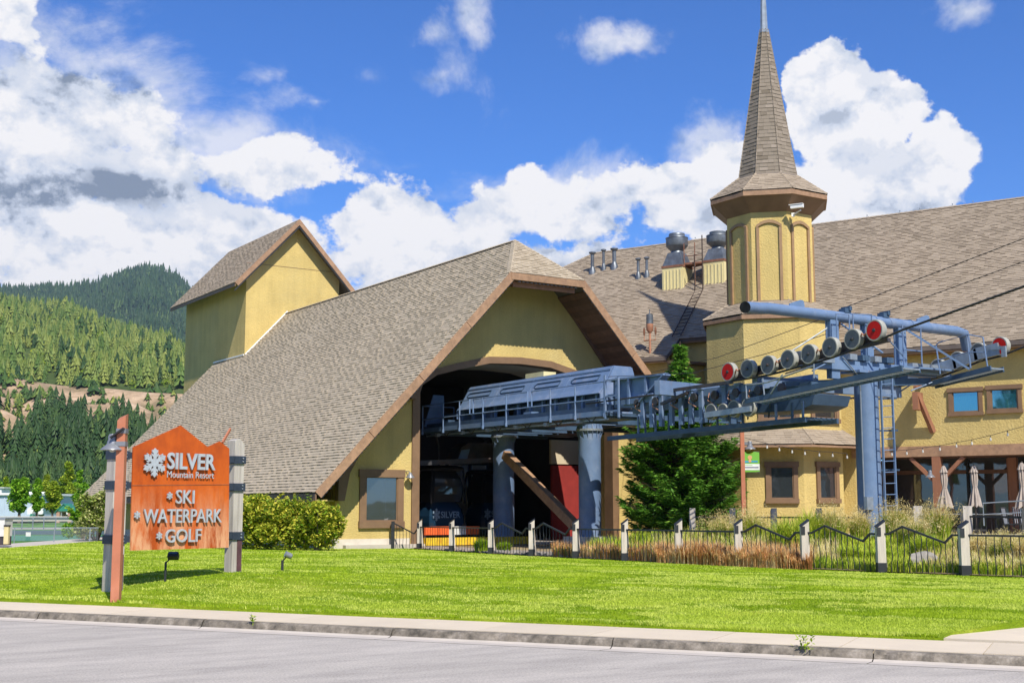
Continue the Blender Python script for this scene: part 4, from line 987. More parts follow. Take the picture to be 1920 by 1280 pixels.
cabin((ca.x, 46.0, ZF + .3), 'dark blue gondola cabin with pale SILVER lettering, at the left end of the station platform')
cb = onY(905, 985, 50.5)
cabin((cb.x, 50.0, ZF + .3), 'dark gondola cabin hanging half hidden behind the sun-striped blue column')
pl = thing('platform_edge', 'yellow edged loading platform with orange lower face at the station mouth', 'platform', (25, 43, ZF))
b = MB(); pe0, pe1 = onY(792, 1009, 42.9), onY(938, 1009, 42.9); b.box((23.6, 42.2, ZF - .06), (28.2, 42.5, ZF + .22)); b.build('edge_beam', M['yellow'], pl)
b = MB(); b.box((23.6, 42.26, .1), (28.2, 42.5, ZF - .07)); b.build('lower_face', M['brick'], pl)
ob = thing('traffic_barrier', 'low orange and white plastic barrier behind the first fence rails', 'barrier', (25, 43.4, ZF))
for i, mm in enumerate(('orange', 'orange', 'offwhite', 'orange')):
    b = MB(); b.box((24.2 + i * .62, 43.4, ZF + .3), (24.8 + i * .62, 43.5, ZF + .62)); b.build('board', M[mm], ob)
b = MB(); b.box((24.2, 43.45, ZF), (24.28, 43.52, ZF + .3)); b.build('foot', M['gun'], ob); b = MB(); b.box((26.5, 43.45, ZF), (26.58, 43.52, ZF + .3)); b.build('foot', M['gun'], ob)
# ================================================================ steeple tower with its bay
TCX = VD * 49 + RD * (.205 * 49); TCX = Vector((TCX.x, TCX.y, 0))
stp = thing('steeple_tower', 'octagonal yellow stucco tower with brown arched panels and a tall thin shingled spire', 'tower', (TCX.x, TCX.y, .6))
def oct_pts(ap, z): 
    rr = ap / math.cos(math.pi / 8); return [TCX + Vector((rr * math.cos(math.pi / 8 + k * math.pi / 4), rr * math.sin(math.pi / 8 + k * math.pi / 4), z)) for k in range(8)]
def oct_prism(b, ap, z0, z1): b.prism(oct_pts(ap, z0), (0, 0, z1 - z0))
def oface(k, ap):                                            # face k: midpoint, direction along, outward
    a = (k) * math.pi / 4; out = Vector((math.cos(a), math.sin(a), 0)); al = Vector((-out.y, out.x, 0)); return TCX + out * ap, al, out
BA, SA, CA_, SB = 2.45, 1.6, 2.2, 1.1
zz = dict(bay=8.55, sk=8.75, shaft0=9.35, shaft1=13.35, cap=13.5, sp0=14.4, sp1=20.5, tip=24.5)
b = MB(); oct_prism(b, BA, .4, zz['bay']); b.build('bay_wall', M['stucco'], stp)
b = MB(); oct_prism(b, SA, zz['shaft0'] - .7, zz['shaft1']); b.build('shaft_wall', M['stucco'], stp)
def ring_skirt(a0, z0, a1, z1, name, faces=range(8), expo=.15, fascia=.16, m='shingle2', over=.0):
    """a ring of sloping shingled faces from apothem a0 at z0 up to a1 at z1"""
    lo, hi = oct_pts(a0, z0), oct_pts(a1, z1)
    for k in range(8):
        j = (k + 1) % 8; o, al, out = oface((k + 1) % 8, a0)
        f = MB(); f.prism([lo[k], lo[j], hi[j], hi[k]], (0, 0, -.05)); r = f.build(name, M['deck'], stp)
        ea = (lo[j] - lo[k]).normalized(); mid0 = (lo[k] + lo[j]) / 2; mid1 = (hi[k] + hi[j]) / 2; eb = (mid1 - mid0)
        w0 = (lo[j] - lo[k]).length; w1 = (hi[j] - hi[k]).length; Ls = eb.length
        front = k + 1 in (4, 5, 6)
        shingles(r, lo[k], ea, eb, [(0, -.01), (w0, -.01), (w0 / 2 + w1 / 2, Ls), (w0 / 2 - w1 / 2, Ls)], M[m], expo=expo, parts=(300 if front else 0), thick=(.008, .022), tabw=(.18, .36))
        if fascia:
            f = MB(); f.prism([lo[k], lo[j], lo[j] - Vector((0, 0, fascia)), lo[k] - Vector((0, 0, fascia))], -out * .05); f.build('fascia_board', M['fascia'], stp)
    cp = MB()
    for k in range(8): caps(cp, lo[k], hi[k], .16 if a0 - a1 < 1 else .2, .18)
    cp.build('hip_cap', M[m], stp, kind='stuff')
ring_skirt(BA + .12, zz['sk'], SA + .01, zz['shaft0'] + .02, 'skirt_roof', fascia=.2)
ring_skirt(CA_, zz['cap'], SB, zz['sp0'], 'cap_roof', fascia=.22)
b = MB(); lo, hi = oct_pts(CA_ - .04, zz['cap'] - .2), oct_pts(SA + .01, zz['cap'] - .75)
b.add(lo + hi, [(k, (k + 1) % 8, (k + 1) % 8 + 8, k + 8) for k in range(8)]); b.build('cap_soffit', M['trim'], stp)
# spire, slightly flared at its foot
lo, hi = oct_pts(SB - .0, zz['sp0'] - .05), oct_pts(.15, zz['sp1'])
for k in range(8):
    j = (k + 1) % 8; f = MB(); f.prism([lo[k], lo[j], hi[j], hi[k]], -oface((k + 1) % 8, 1)[2] * .03); r = f.build('spire_face', M['deck'], stp)
    ea = (lo[j] - lo[k]).normalized(); eb = (hi[k] + hi[j]) / 2 - (lo[k] + lo[j]) / 2; w0 = (lo[j] - lo[k]).length; w1 = (hi[j] - hi[k]).length; Ls = eb.length
    nn_ = ea.cross(eb)
    shingles(r, lo[k], ea, eb, [(0, 0), (w0, 0), (w0 / 2 + w1 / 2, Ls), (w0 / 2 - w1 / 2, Ls)], M['spirewood'], expo=.155, parts=(300 if k + 1 in (4, 5, 6) else 0), thick=(.012, .026), tabw=(.2, .34))
cp = MB()
for k in range(8): caps(cp, lo[k], hi[k], .11, .155, up=(0, 0, 1))
cp.build('spire_rib', M['spirewood'], stp, kind='stuff')
b = MB(); lo, hi = oct_pts(.15, zz['sp1'] - .05), oct_pts(.012, zz['tip']); b.add(lo + hi, [(k, (k + 1) % 8, (k + 1) % 8 + 8, k + 8) for k in range(8)]); b.build('metal_tip', M['galv'], stp)
b = MB(); oct_prism(b, .19, zz['sp1'] - .12, zz['sp1'] - .03); b.build('tip_collar', M['galv'], stp)
# arched panels on the shaft, band courses and windows on the bay
FW = 2 * SA * math.tan(math.pi / 8)
for k in range(8):
    mid, al, out = oface(k, SA); w = FW * .56; z0, z1 = 9.5, 12.15
    def at_(u_, z): return mid + al * u_ + Vector((0, 0, z)) + out * .0
    for sg in (-1, 1):
        f = MB(); f.obox(at_(sg * (w / 2 + .05), (z0 - .25 + z1) / 2) + out * .03, al * .055, out * .04, (0, 0, (z1 - z0 + .25) / 2)); f.build('panel_post', M['trim2'], stp)
    f = MB(); N_ = 6; ar = [(-w / 2 - .1 + (w + .2) * i / N_, z1 - .02 + .2 * math.sin(math.pi * i / N_) ** .8) for i in range(N_ + 1)]
    for i in range(N_):
        (a0, y0), (a1, y1) = ar[i], ar[i + 1]
        f.prism([at_(a0, y0) - out * .01, at_(a1, y1) - out * .01, at_(a1, y1 + .12) - out * .01, at_(a0, y0 + .12) - out * .01], out * .08)
    f.build('panel_arch', M['trim2'], stp)
ww = 2 * BA * math.tan(math.pi / 8)
def bay_window(k, u0, u1, z0, z1, fr=.17, mull=0):
    mid, al, out = oface(k, BA); al = -al                    # to the right as seen from outside
    al = Vector((-out.y, out.x, 0)); 
    return framed_window(stp, mid + al * u0 + Vector((0, 0, z0)), al, (0, 0, 1), out, u1 - u0, z1 - z0, fr, mull=mull)
def px_on_face(k, ap, px, py):
    mid, al, out = oface(k, ap); p = onp(px, py, mid, out); al = Vector((-out.y, out.x, 0)); return (p - mid).dot(al), p.z
for k, x0, y0, x1, y1 in ((5, 1435, 866, 1498, 943), (6, 1529, 866, 1573, 943), (6, 1518, 724, 1572, 794), (5, 1420, 716, 1500, 792)):
    a0, zt = px_on_face(k, BA, x0, y0); a1, zb = px_on_face(k, BA, x1, y1)
    zt2 = px_on_face(k, BA, (x0 + x1) / 2, y0)[1]; bay_window(k, min(a0, a1), max(a0, a1), zb, zt2, .16, mull=(1 if x0 == 1420 else 0))
# low skirt roof round the bay at first-floor height
ring_skirt(BA + .85, 3.92, BA - .02, 4.5, 'porch_roof', fascia=.12)
sb = MB(); lo = oct_pts(BA + .8, 3.86); hi = oct_pts(BA - .05, 3.9); sb.add(lo + hi, [(k, (k + 1) % 8, (k + 1) % 8 + 8, k + 8) for k in range(8)]); sb.build('porch_soffit', M['stucco'], stp)
b = MB(); mid, al, out = oface(5, BA); b.obox(mid + Vector((0, 0, 5.6)) + out * .006, al * ww / 2 * .98, out * .006, (0, 0, .012)); b.build('stucco_joint', M['stucco'], stp)
cc = thing('security_camera', 'white security camera on an arm high on the octagonal tower', 'camera', TCX + Vector((-1.1, -1.3, 12.9)))
mid, al, out = oface(5, SA); pc = onp(1487, 403, mid, out); al = Vector((-out.y, out.x, 0))
b = MB(); b.obox(pc, al * .06, out * .04, (0, 0, .07)); b.build('wall_plate', M['white'], cc)
b = MB(); b.tube(pc, pc + out * .35 + al * .28 + Vector((0, 0, .09)), .028, 8); b.build('arm', M['white'], cc)
b = MB(); b.obox(pc + out * .42 + al * .15 + Vector((0, 0, .22)), (al * .95 + out * .3) * .24, (out * .95 - al * .3) * .065, (0, 0, .06)); b.obox(pc + out * .42 + al * .12 + Vector((0, 0, .30)), (al * .95 + out * .3) * .27, (out * .95 - al * .3) * .08, (0, 0, .012)); b.build('housing', M['white'], cc)

# ================================================================ the restaurant wing
PHI = R(-22.5); UU = Vector((math.sin(PHI), math.cos(PHI), 0)); NN = Vector((math.cos(PHI), -math.sin(PHI), 0))
E0 = VD * 46.5 + RD * 14.34
def Wp(s, w, z): return E0 + UU * s + NN * w + Vector((0, 0, z))
def onW(px, py, off):
    p = onp(px, py, Wp(0, off, 0), NN); return (p - E0).dot(UU), p.z
ZW, SW_ = 7.45, .7
wing = thing('restaurant_building', 'long yellow stucco restaurant wing with a broad grey brown shingle roof behind the lift tower', 'building', Wp(0, 4, .6))
SEND = -16
def _rw(px, py):
    d = ray(px, py); k = E0.dot(NN); t = (EYE - ZW + SW_ * k) / (SW_ * d.dot(NN) - d.z); p = d * t; return (p - E0).dot(UU), (p - E0).dot(NN)
na, nb_ = _rw(1249, 668), _rw(1202, 667)
rpoly = [(SEND, 0), (5.4, 0), (5.4, 1.9), (na[0], 1.9), (na[0], na[1]), (nb_[0] + .5, na[1]), (21.6, 8.7), (19.5, 10.75), (SEND, 10.75)]
def Rp(s, w, dz=0): return Wp(s, w, ZW + SW_ * w + dz)
b = MB(); b.prism([Rp(*p) for p in rpoly], (0, 0, -.16)); rw = b.build('roof', M['deck'], wing)
sl = math.hypot(1, SW_); eb = (NN + Vector((0, 0, SW_))).normalized()
rpn = (NN * -SW_ + Vector((0, 0, 1)))
shingles(rw, Rp(0, 0), UU, eb, [(s, w * sl) for s, w in rpoly], M['shingle2'], parts=300, near=Rp(-4, 0), thick=(.014, .036), tabw=(.18, .32), expo=.16)
b = MB(); b.prism([Rp(19.5, 10.75), Rp(SEND, 10.75), Wp(SEND, 21.5, ZW), Wp(19.5, 21.5, ZW)], (0, 0, -.16)); b.build('roof', M['deck'], wing)
b = MB(); b.prism([Rp(19.5, 10.75), Wp(19.5, 21.5, ZW), Rp(21.6, 8.7)], (0, 0, -.1)); b.build('hip_roof', M['shingle2'], wing)
b = MB(); caps(b, Rp(SEND, 10.75), Rp(19.5, 10.75), .3, .22); caps(b, Rp(21.6, 8.7), Rp(19.5, 10.75), .26, .2); b.build('ridge_cap', M['shingle2'], wing, kind='stuff')
b = MB()
for s in np.arange(-8, 16, 1.15): 
    if random.random() < .75: b.obox(Rp(s + random.uniform(-.3, .3), 10.72, .12), UU * .015, NN * .03, (0, 0, .03))
b.build('ridge_bracket', M['galv'], wing, kind='stuff')
def fas(s0, s1, w, dz=0, h=.22, m='trim', base=None):
    z = (ZW + SW_ * w) if base is None else base; f = MB(); f.prism([Wp(s0, w, z - .03), Wp(s1, w, z - .03), Wp(s1, w, z - .03 - h), Wp(s0, w, z - .03 - h)], NN * .05); f.build('eave_board', M[m], wing)
fas(SEND, 5.35, .03); fas(5.45, na[0], 1.93); fas(na[0], nb_[0] + .5, na[1] + .03)
b = MB(); b.prism([Wp(SEND, .08, ZW - .2), Wp(5.3, .08, ZW - .2), Wp(5.3, .62, ZW - .2), Wp(SEND, .62, ZW - .2)], (0, 0, -.04)); b.build('eave_soffit', M['trim'], wing)
WO = .62
b = MB(); b.prism([Wp(SEND, WO, 3.86), Wp(7.4, WO, 3.86), Wp(7.4, WO, ZW + .2), Wp(SEND, WO, ZW + .2)], NN * .25); b.build('upper_wall', M['stucco'], wing)
b = MB(); b.prism([Wp(na[0] + .1, na[1] + .3, .3), Wp(13.5, na[1] + .3, .3), Wp(13.5, na[1] + .3, ZW + SW_ * na[1]), Wp(na[0] + .1, na[1] + .3, ZW + SW_ * na[1])], NN * .2); b.build('wall', M['stucco'], wing)
b = MB(); b.prism([Wp(7.4, 2.25, .3), Wp(13.5, 2.25, .3), Wp(13.5, 2.25, ZW + 1.4), Wp(7.4, 2.25, ZW + 1.4)], NN * .2); b.build('wall', M['stucco'], wing)
b = MB(); b.prism([Wp(2.2, WO, .3), Wp(7.4, WO, .3), Wp(7.4, WO, 3.85), Wp(2.2, WO, 3.85)], NN * .25); b.build('lower_wall', M['stucco'], wing)
b = MB(); b.prism([Wp(7.38, WO + .27, .3), Wp(7.38, 2.23, .3), Wp(7.38, 2.23, ZW + 1), Wp(7.38, WO + .27, ZW + .3)], UU * .15); b.build('return_wall', M['stucco'], wing)
for x0, y0, x1, y1 in ((1778, 727, 1844, 781), (1850, 722, 1918, 776)):
    s0, zt = onW(x0, y0, WO); s1, zb = onW(x1, y1 - 2, WO); ax = -UU
    framed_window(wing, Wp(s0, WO, zb + .02), ax, (0, 0, 1), -NN, abs(s0 - s1), zt - zb - .05, .13, M['glassb'])
s0, zt = onW(1960, 715, WO)
framed_window(wing, Wp(s0, WO, 4.95), -UU, (0, 0, 1), -NN, 1.2, 1.05, .13, M['glassb'])
# porch: beam, ceiling, posts with braces, glass front set back
b = MB(); b.prism([Wp(SEND, WO - .06, 3.5), Wp(2.3, WO - .06, 3.5), Wp(2.3, WO - .06, 3.88), Wp(SEND, WO - .06, 3.88)], NN * .32); b.build('porch_beam', M['fascia'], wing)
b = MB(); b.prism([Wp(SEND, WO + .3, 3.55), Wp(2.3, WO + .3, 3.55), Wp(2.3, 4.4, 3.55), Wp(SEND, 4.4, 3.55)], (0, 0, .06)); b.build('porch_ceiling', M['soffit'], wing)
ZT = .72
b = MB(); b.prism([Wp(SEND, -4.5, .2), Wp(2.2, -4.5, .2), Wp(2.2, 4.4, .2), Wp(SEND, 4.4, .2)], (0, 0, ZT - .2)); b.build('terrace_slab', M['concrete'], None, kind='structure')
def tpost(s, w=WO + .1, br=True):
    f = MB(); f.prism([Wp(s - .15, w - .15, ZT), Wp(s + .15, w - .15, ZT), Wp(s + .15, w + .15, ZT), Wp(s - .15, w + .15, ZT)], (0, 0, 2.78)); f.build('porch_post', M['timber'], wing)
    if br:
        for sg in (-1, 1):
            f = MB(); f.beam(Wp(s + sg * .1, w, 2.6), Wp(s + sg * .95, w, 3.46), .13, .16, up=NN); f.build('brace', M['timber'], wing)
sp_, _ = onW(1757, 900, WO); tpost(sp_); tpost(sp_ - 4.6); tpost(sp_ - 9); tpost(sp_ - .8 - 1.2, 3.4, False)
b = MB(); b.prism([Wp(SEND, 4.3, ZT), Wp(2.3, 4.3, ZT), Wp(2.3, 4.3, 3.55), Wp(SEND, 4.3, 3.55)], NN * .06); b.build('glass_front', M['glassc'], wing)
s = 1.9
while s > SEND + 1:
    f = MB(); f.prism([Wp(s, 4.2, ZT), Wp(s - .09, 4.2, ZT), Wp(s - .09, 4.2, 3.5), Wp(s, 4.2, 3.5)], NN * .1); f.build('mullion', M['timber'] if random.random() < .4 else M['cabindk'], wing); s -= random.choice([1.1, 1.3, 1.5])
b = MB(); b.prism([Wp(SEND, 4.22, 2.95), Wp(2.3, 4.22, 2.95), Wp(2.3, 4.22, 3.1), Wp(SEND, 4.22, 3.1)], NN * .08); b.build('transom', M['soffit'], wing)
b = MB(); b.prism([Wp(2.25, WO + .28, ZT), Wp(2.25, 4.3, ZT), Wp(2.25, 4.3, 3.5), Wp(2.25, WO + .28, 3.5)], UU * .1); b.build('side_wall', M['soffit'], wing)
# knee bracket under the eave
s0, z0 = onW(1722, 760, WO - .5); 
b = MB(); c0 = Wp(s0, WO - .55, z0 + .15); b.obox(c0, NN * .32, UU * .10, Vector((0, 0, .32))); b.build('bracket_block', M['timber'], wing)
b = MB(); b.beam(Wp(s0 - .05, WO - .75, z0 + .4), Wp(s0 - .35, WO - .02, z0 - .95), .16, .16); b.build('bracket_strut', M['timber'], wing)
b = MB(); b.beam(Wp(s0 - .02, WO - .9, z0 + .62), Wp(s0 - .02, WO, z0 + .85), .12, .12); b.build('bracket_arm', M['timber'], wing)
# link block between the hall and the tower bay: a wall turned to the sun and a short return
LZ = 7.42
b = MB(); b.box((33.45, 39.5, .3), (35.05, 39.7, LZ)); b.build('link_wall', M['stucco'], wing)
b = MB(); b.box((35.06, 38.2, .3), (35.26, 39.7, LZ + .25)); b.build('link_wall', M['stucco'], wing)
b = MB(); b.box((33.3, 39.35, LZ + .01), (35.04, 39.75, LZ + .13)); b.build('link_coping', M['trim'], wing)
# things on the roof
def roof_at(px, py):
    d = ray(px, py); k = E0.dot(NN); t = (EYE - ZW + SW_ * k) / (SW_ * d.dot(NN) - d.z); p = d * t; return Vector((p.x, p.y, EYE + d.z * t))
vents = [(1111, 478, 512, 8), (1132, 473, 506, 6), (1152, 471, 503, 9), (1197, 490, 522, 6.5), (1213, 488, 519, 6.5)]
vl = ['first and tallest from the left', 'thin one second from the left', 'stout one third from the left', 'fourth from the left, lower down the roof', 'rightmost, lower down the roof']
for i, (x, yt, yb, w) in enumerate(vents):
    p = roof_at(x, yb); k = p.dot(VD) / FOC; h = (yb - yt) * k + .15; rr = w * k / 2 * .85
    v = thing('vent_pipe', 'grey roof vent pipe with flared cap, ' + vl[i], 'vent pipe', p, 'vent pipes on the restaurant roof')
    q = MB(); q.tube(p - Vector((0, 0, .2)), p + Vector((0, 0, h)), rr, 12); q.build('pipe', M['fan'], v, smooth=True)
    q = MB(); q.lathe([(rr * 1.1, h - .1), (rr * 2.0, h - .03), (rr * 2.0, h + .02), (rr * .9, h + .05)], p, n=12); q.build('cap', M['fan'], v, smooth=True)
    q = MB(); q.lathe([(rr * 2.0, -.12), (rr * 1.9, .12), (rr * 1.05, .32)], p, n=12); q.build('boot', M['fan'], v, smooth=True)
def exhaust(x0, x1, ytop, ybox0, ybox1, label):
    xm = (x0 + x1) / 2; pb_ = roof_at(xm, ybox1); D = pb_.dot(VD) + .6; k = D / FOC; hw = (x1 - x0) * k / 2
    zb = EYE + (951.7 - ybox1) * k * 1.0; zt = zb + (ybox1 - ybox0) * k * 1.02
    ax, ay = UU * -1, NN; c = VD * D + RD * ((xm - 960) / FOC * D) ; c = Vector((c.x, c.y, 0)) + NN * .5
    hw *= 1.0
    zb = roof_at(xm, ybox1).z; zt = zb + (ybox1 - ybox0) * k
    e = thing('exhaust_fan', label, 'exhaust fan', Vector((c.x, c.y, zb)), 'exhaust fans on the restaurant roof')
    f = MB(); f.prism([c - ax * hw - ay * hw + Vector((0, 0, zb - .05)), c + ax * hw - ay * hw + Vector((0, 0, zb - .05)), c + ax * hw + ay * hw + Vector((0, 0, zb - .05)), c - ax * hw + ay * hw + Vector((0, 0, zb - .05))], (0, 0, zt - zb + .05)); f.build('curb_box', M['siding'], e)
    for i in range(6):
        t = -1 + 2 * (i + .5) / 6
        for (a1, a2) in ((ax, ay), (ay, ax)):
            f = MB(); f.obox(c + a1 * hw * t - a2 * (hw + .012) + Vector((0, 0, (zb + zt) / 2 - .06)), a1 * .022, a2 * .015, (0, 0, (zt - zb) / 2 - .08)); f.build('batten', M['siding'], e)
    f = MB(); f.obox(c + Vector((0, 0, zt + .03)), ax * hw * 1.05, ay * hw * 1.05, (0, 0, .05)); f.build('flange', M['rust'], e)
    H_ = (ybox0 - ytop) * k; f = MB()
    s0_, s1_ = hw * .98, hw * .62; z0_, z1_ = zt + .08, zt + .08 + H_ * .42
    q0_ = [c + ax * s0_ * a - ay * s0_ * b_ + Vector((0, 0, z0_)) for a, b_ in ((-1, 1), (1, 1), (1, -1), (-1, -1))]
    q1_ = [c + ax * s1_ * a - ay * s1_ * b_ + Vector((0, 0, z1_)) for a, b_ in ((-1, 1), (1, 1), (1, -1), (-1, -1))]
    f.add(q0_ + q1_, [(i, (i + 1) % 4, (i + 1) % 4 + 4, i + 4) for i in range(4)] + [(4, 5, 6, 7)]); f.build('base_cone', M['fan'], e)
    Rr = hw * .98; f = MB(); f.lathe([(s1_ * .95, z1_), (s1_ * .85, z1_ + .1), (Rr * .98, z1_ + H_ * .22), (Rr, z1_ + H_ * .24), (Rr, z1_ + H_ * .46), (Rr * 1.04, z1_ + H_ * .47), (Rr * 1.02, z1_ + H_ * .49)], Vector((c.x, c.y, 0)), n=28); f.build('bowl', M['fan'], e, smooth=True)
    f = MB(); f.lathe([(Rr * .98, z1_ + H_ * .49), (Rr * .72, z1_ + H_ * .5), (Rr * .74, z1_ + H_ * .6), (Rr * .7, z1_ + H_ * .62), (0, z1_ + H_ * .63)], Vector((c.x, c.y, 0)), n=28); f.build('motor_cap', M['fan'], e, smooth=True)
    return c, zb, zt, hw
e1 = exhaust(1244, 1287, 433, 495, 552, 'grey rooftop exhaust fan on a water-stained cream box, left of the pair')
e2 = exhaust(1322, 1366, 429, 484, 541, 'grey rooftop exhaust fan on a clean cream box, half hidden by the tower')
cat_ = thing('roof_catwalk', 'rusty gangway with handrail between the two rooftop fans', 'catwalk', Vector((e1[0].x, e1[0].y, e1[2])))
A_, B_ = e1[0] + Vector((0, 0, e1[2] + .12)), e2[0] + Vector((0, 0, e1[2] + .12)); dAB = (B_ - A_).normalized()
b = MB(); b.beam(A_ + dAB * .5, B_ - dAB * .5, .7, .09); b.build('deck', M['rust'], cat_)
dab2 = Vector((-dAB.y, dAB.x, 0)); dab2 = dab2 if dab2.dot(VD) < 0 else -dab2
pA = onp(1283, 500, e1[0] + dab2 * .35, dab2); pB = onp(1303, 500, e1[0] + dab2 * .35, dab2)
b = MB(); hp = [pA, pA + Vector((0, 0, 1.1)), pB + Vector((0, 0, 1.15)), pB + Vector((0, 0, -1.7))]; b.sweep(hp, .022, 6); b.sweep([pA + Vector((0, 0, .5)), pB + Vector((0, 0, .5)) + dAB * .4], .018, 6); b.build('handrail', M['rust'], cat_)
# ladders: upright from the gangway, then laid down the slope
rl_ = thing('roof_ladder', 'rusty iron ladder lying down the shingle roof below the gangway', 'ladder', roof_at(1270, 640))
u0, u1 = onp(1303, 545, e1[0] + dab2 * .9, dab2), onp(1318, 542, e1[0] + dab2 * .9, dab2)
L0, L1 = roof_at(1262, 636), roof_at(1278, 634); up_ = (NN * -SW_ + Vector((0, 0, 1))).normalized() * .14
for a, c, tp in ((u0, L0, 1.7), (u1, L1, 2.5)):
    b = MB(); b.sweep([c + up_, a, a + Vector((0, 0, tp))], .028, 6); b.build('stile', M['darkrust'], rl_)
for i in range(13):
    t = (i + .5) / 13; b = MB(); b.tube(L0.lerp(u0 - up_, t) + up_, L1.lerp(u1 - up_, t) + up_, .018, 5); b.build('rung', M['darkrust'], rl_)
for i in range(6): b = MB(); b.tube(u0 + Vector((0, 0, .25 + .28 * i)), u1 + Vector((0, 0, .25 + .28 * i)), .018, 5); b.build('rung', M['darkrust'], rl_)
# torch-like siren on a bent pipe stand
ps = roof_at(1219, 662) ; k = ps.dot(VD) / FOC
to = thing('gas_torch', 'rusty cylinder on a copper pipe stand with two side arms, on the roof edge', 'torch', ps)
b = MB(); b.sweep([ps, ps + Vector((0, 0, .9))], .05, 8); b.build('pipe', M['copper'], to)
for sg in (-1, 1):
    b = MB(); b.sweep([ps + Vector((0, 0, .55)), ps + UU * -sg * .27 + Vector((0, 0, .55)), ps + UU * -sg * .27 + Vector((0, 0, .85))], .022, 6); b.build('side_arm', M['copper'], to)
    b = MB(); b.lathe([(.04, .8), (.05, .95), (.03, 1.1)], ps + UU * -sg * .27, n=8); b.build('nozzle', M['rust'], to)
b = MB(); b.lathe([(.06, .86), (.15, .98), (.15, 1.24), (.13, 1.25)], ps, n=14); b.build('burner', M['copper'], to, smooth=True)
b = MB(); b.lathe([(.15, 1.25), (.14, 1.65), (.1, 1.66), (.02, 1.67), (.02, 1.85)], ps, n=14); b.build('cage', M['fan'], to, smooth=True)
# ================================================================ the lift: station machinery on two columns
LX = XC; NX, FX = 25.0, 31.1                                 # lift axis and the two rope lines
st = thing('lift_station', 'blue steel gondola drive station with long slanted covers and railed walkway on two round columns', 'lift machinery', (LX, 38, ZF))
def col(name, x, y, z0, z1, r, par, ring=True, m='bluel'):
    b = MB(); b.lathe([(r, z0), (r, z1)], (x, y, 0), n=32); c = b.build(name, M[m], par, smooth=True)
    if ring:
        f = MB(); f.lathe([(r * 1.02, z1 - .24), (r * 1.22, z1 - .24), (r * 1.22, z1 - .16), (r * 1.02, z1 - .16)], (x, y, 0), n=32); f.build('flange', M['galv'], c)
        f = MB()
        for k in range(16):
            a = 2 * math.pi * k / 16; d = Vector((math.cos(a), math.sin(a), 0)); p = Vector((x, y, z1 - .24)); f.prism([p + d * r, p + d * r * 1.2, p + d * r + Vector((0, 0, -.28))], Vector((-d.y, d.x, 0)) * .015)
            p = Vector((x, y, z1 - .16)); f.prism([p + d * r, p + d * r * 1.2, p + d * r + Vector((0, 0, .26))], Vector((-d.y, d.x, 0)) * .015)
        f.build('gusset', M['bluel'], c, kind='stuff')
    f = MB(); f.lathe([(r * 1.006, z0 + (z1 - z0) * .7), (r * 1.012, z0 + (z1 - z0) * .7 + .015), (r * 1.006, z0 + (z1 - z0) * .7 + .03)], (x, y, 0), n=32); f.build('weld_seam', M['blue'], c)
    return c
col('column', LX, 37.95, .35, 4.68, .41, st); col('column', LX, 43.8, ZF, 4.7, .43, st)
b = MB(); b.box((LX - .7, 37.25, 0), (LX + .7, 38.65, .62)); b.build('footing', M['found'], st)
def bar(name, a, c, w, h, m='blue', par=None, up=(0, 0, 1)):
    b = MB(); b.beam(a, c, w, h, up); return b.build(name, M[m], par or st)
Y0, Y1 = 32.9, 45.2
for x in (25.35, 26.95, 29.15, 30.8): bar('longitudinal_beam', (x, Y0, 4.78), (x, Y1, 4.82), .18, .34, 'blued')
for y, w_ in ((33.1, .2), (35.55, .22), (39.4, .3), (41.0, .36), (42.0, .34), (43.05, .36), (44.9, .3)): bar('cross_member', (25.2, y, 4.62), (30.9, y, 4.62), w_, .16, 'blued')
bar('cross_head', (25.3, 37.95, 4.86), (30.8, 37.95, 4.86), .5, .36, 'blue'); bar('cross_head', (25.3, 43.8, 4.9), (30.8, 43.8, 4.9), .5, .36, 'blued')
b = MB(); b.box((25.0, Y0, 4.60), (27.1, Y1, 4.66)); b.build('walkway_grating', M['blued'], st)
bar('toe_board', (24.98, Y0, 4.68), (24.98, Y1, 4.72), .03, .17, 'bluel')
# railing on the near side
zt0 = 5.70
nP = [45.1, 44.6, 43.2, 42.4, 40.4, 38.5, 37.7, 35.8, 34.7, 33.2]
nP = [45.0, 43.35, 42.1, 40.4, 38.8, 36.0, 34.55, 32.95]
for y in nP: b = MB(); b.tube((24.95, y, 4.55), (24.95, y, zt0), .028, 8); b.tube((24.95, y, 4.55), (24.95, y, 4.68), .05, 8); b.build('rail_post', M['bluel'], st)
for a, c in ((45.0, 41.35), (41.1, 37.4), (37.15, 32.95)):
    b = MB(); b.sweep([(24.95, a, 5.15), (24.95, a, zt0), (24.95, c, zt0), (24.95, c, 5.15)], .026, 8); b.build('top_rail', M['bluel'], st)
b = MB(); b.tube((24.95, 45, 5.15), (24.95, 32.95, 5.15), .022, 8); b.build('mid_rail', M['bluel'], st)
b = MB(); b.sweep([(24.95, 45, 4.6), (24.95, 45.0, zt0), (26.4, 45.0, zt0), (26.4, 45.0, 4.6)], .026, 8); b.tube((24.95, 45, 5.15), (26.4, 45, 5.15), .022, 8); b.build('end_rail', M['bluel'], st)
b = MB()
for z in (4.72, 5.2, 5.72): b.beam((24.95, 32.9, z), (26.3, 32.9, z), .06, .06)
for x in (24.95, 25.5, 26.3): b.beam((x, 32.9, 4.5), (x, 32.9, 5.9), .06, .06)
for z in (4.72, 5.2, 5.72): b.beam((24.95, 32.9, z), (24.95, 32.2, z), .05, .05)
b.beam((24.95, 32.2, 4.5), (24.95, 32.2, 5.75), .06, .06); b.build('end_cage', M['bluel'], st)
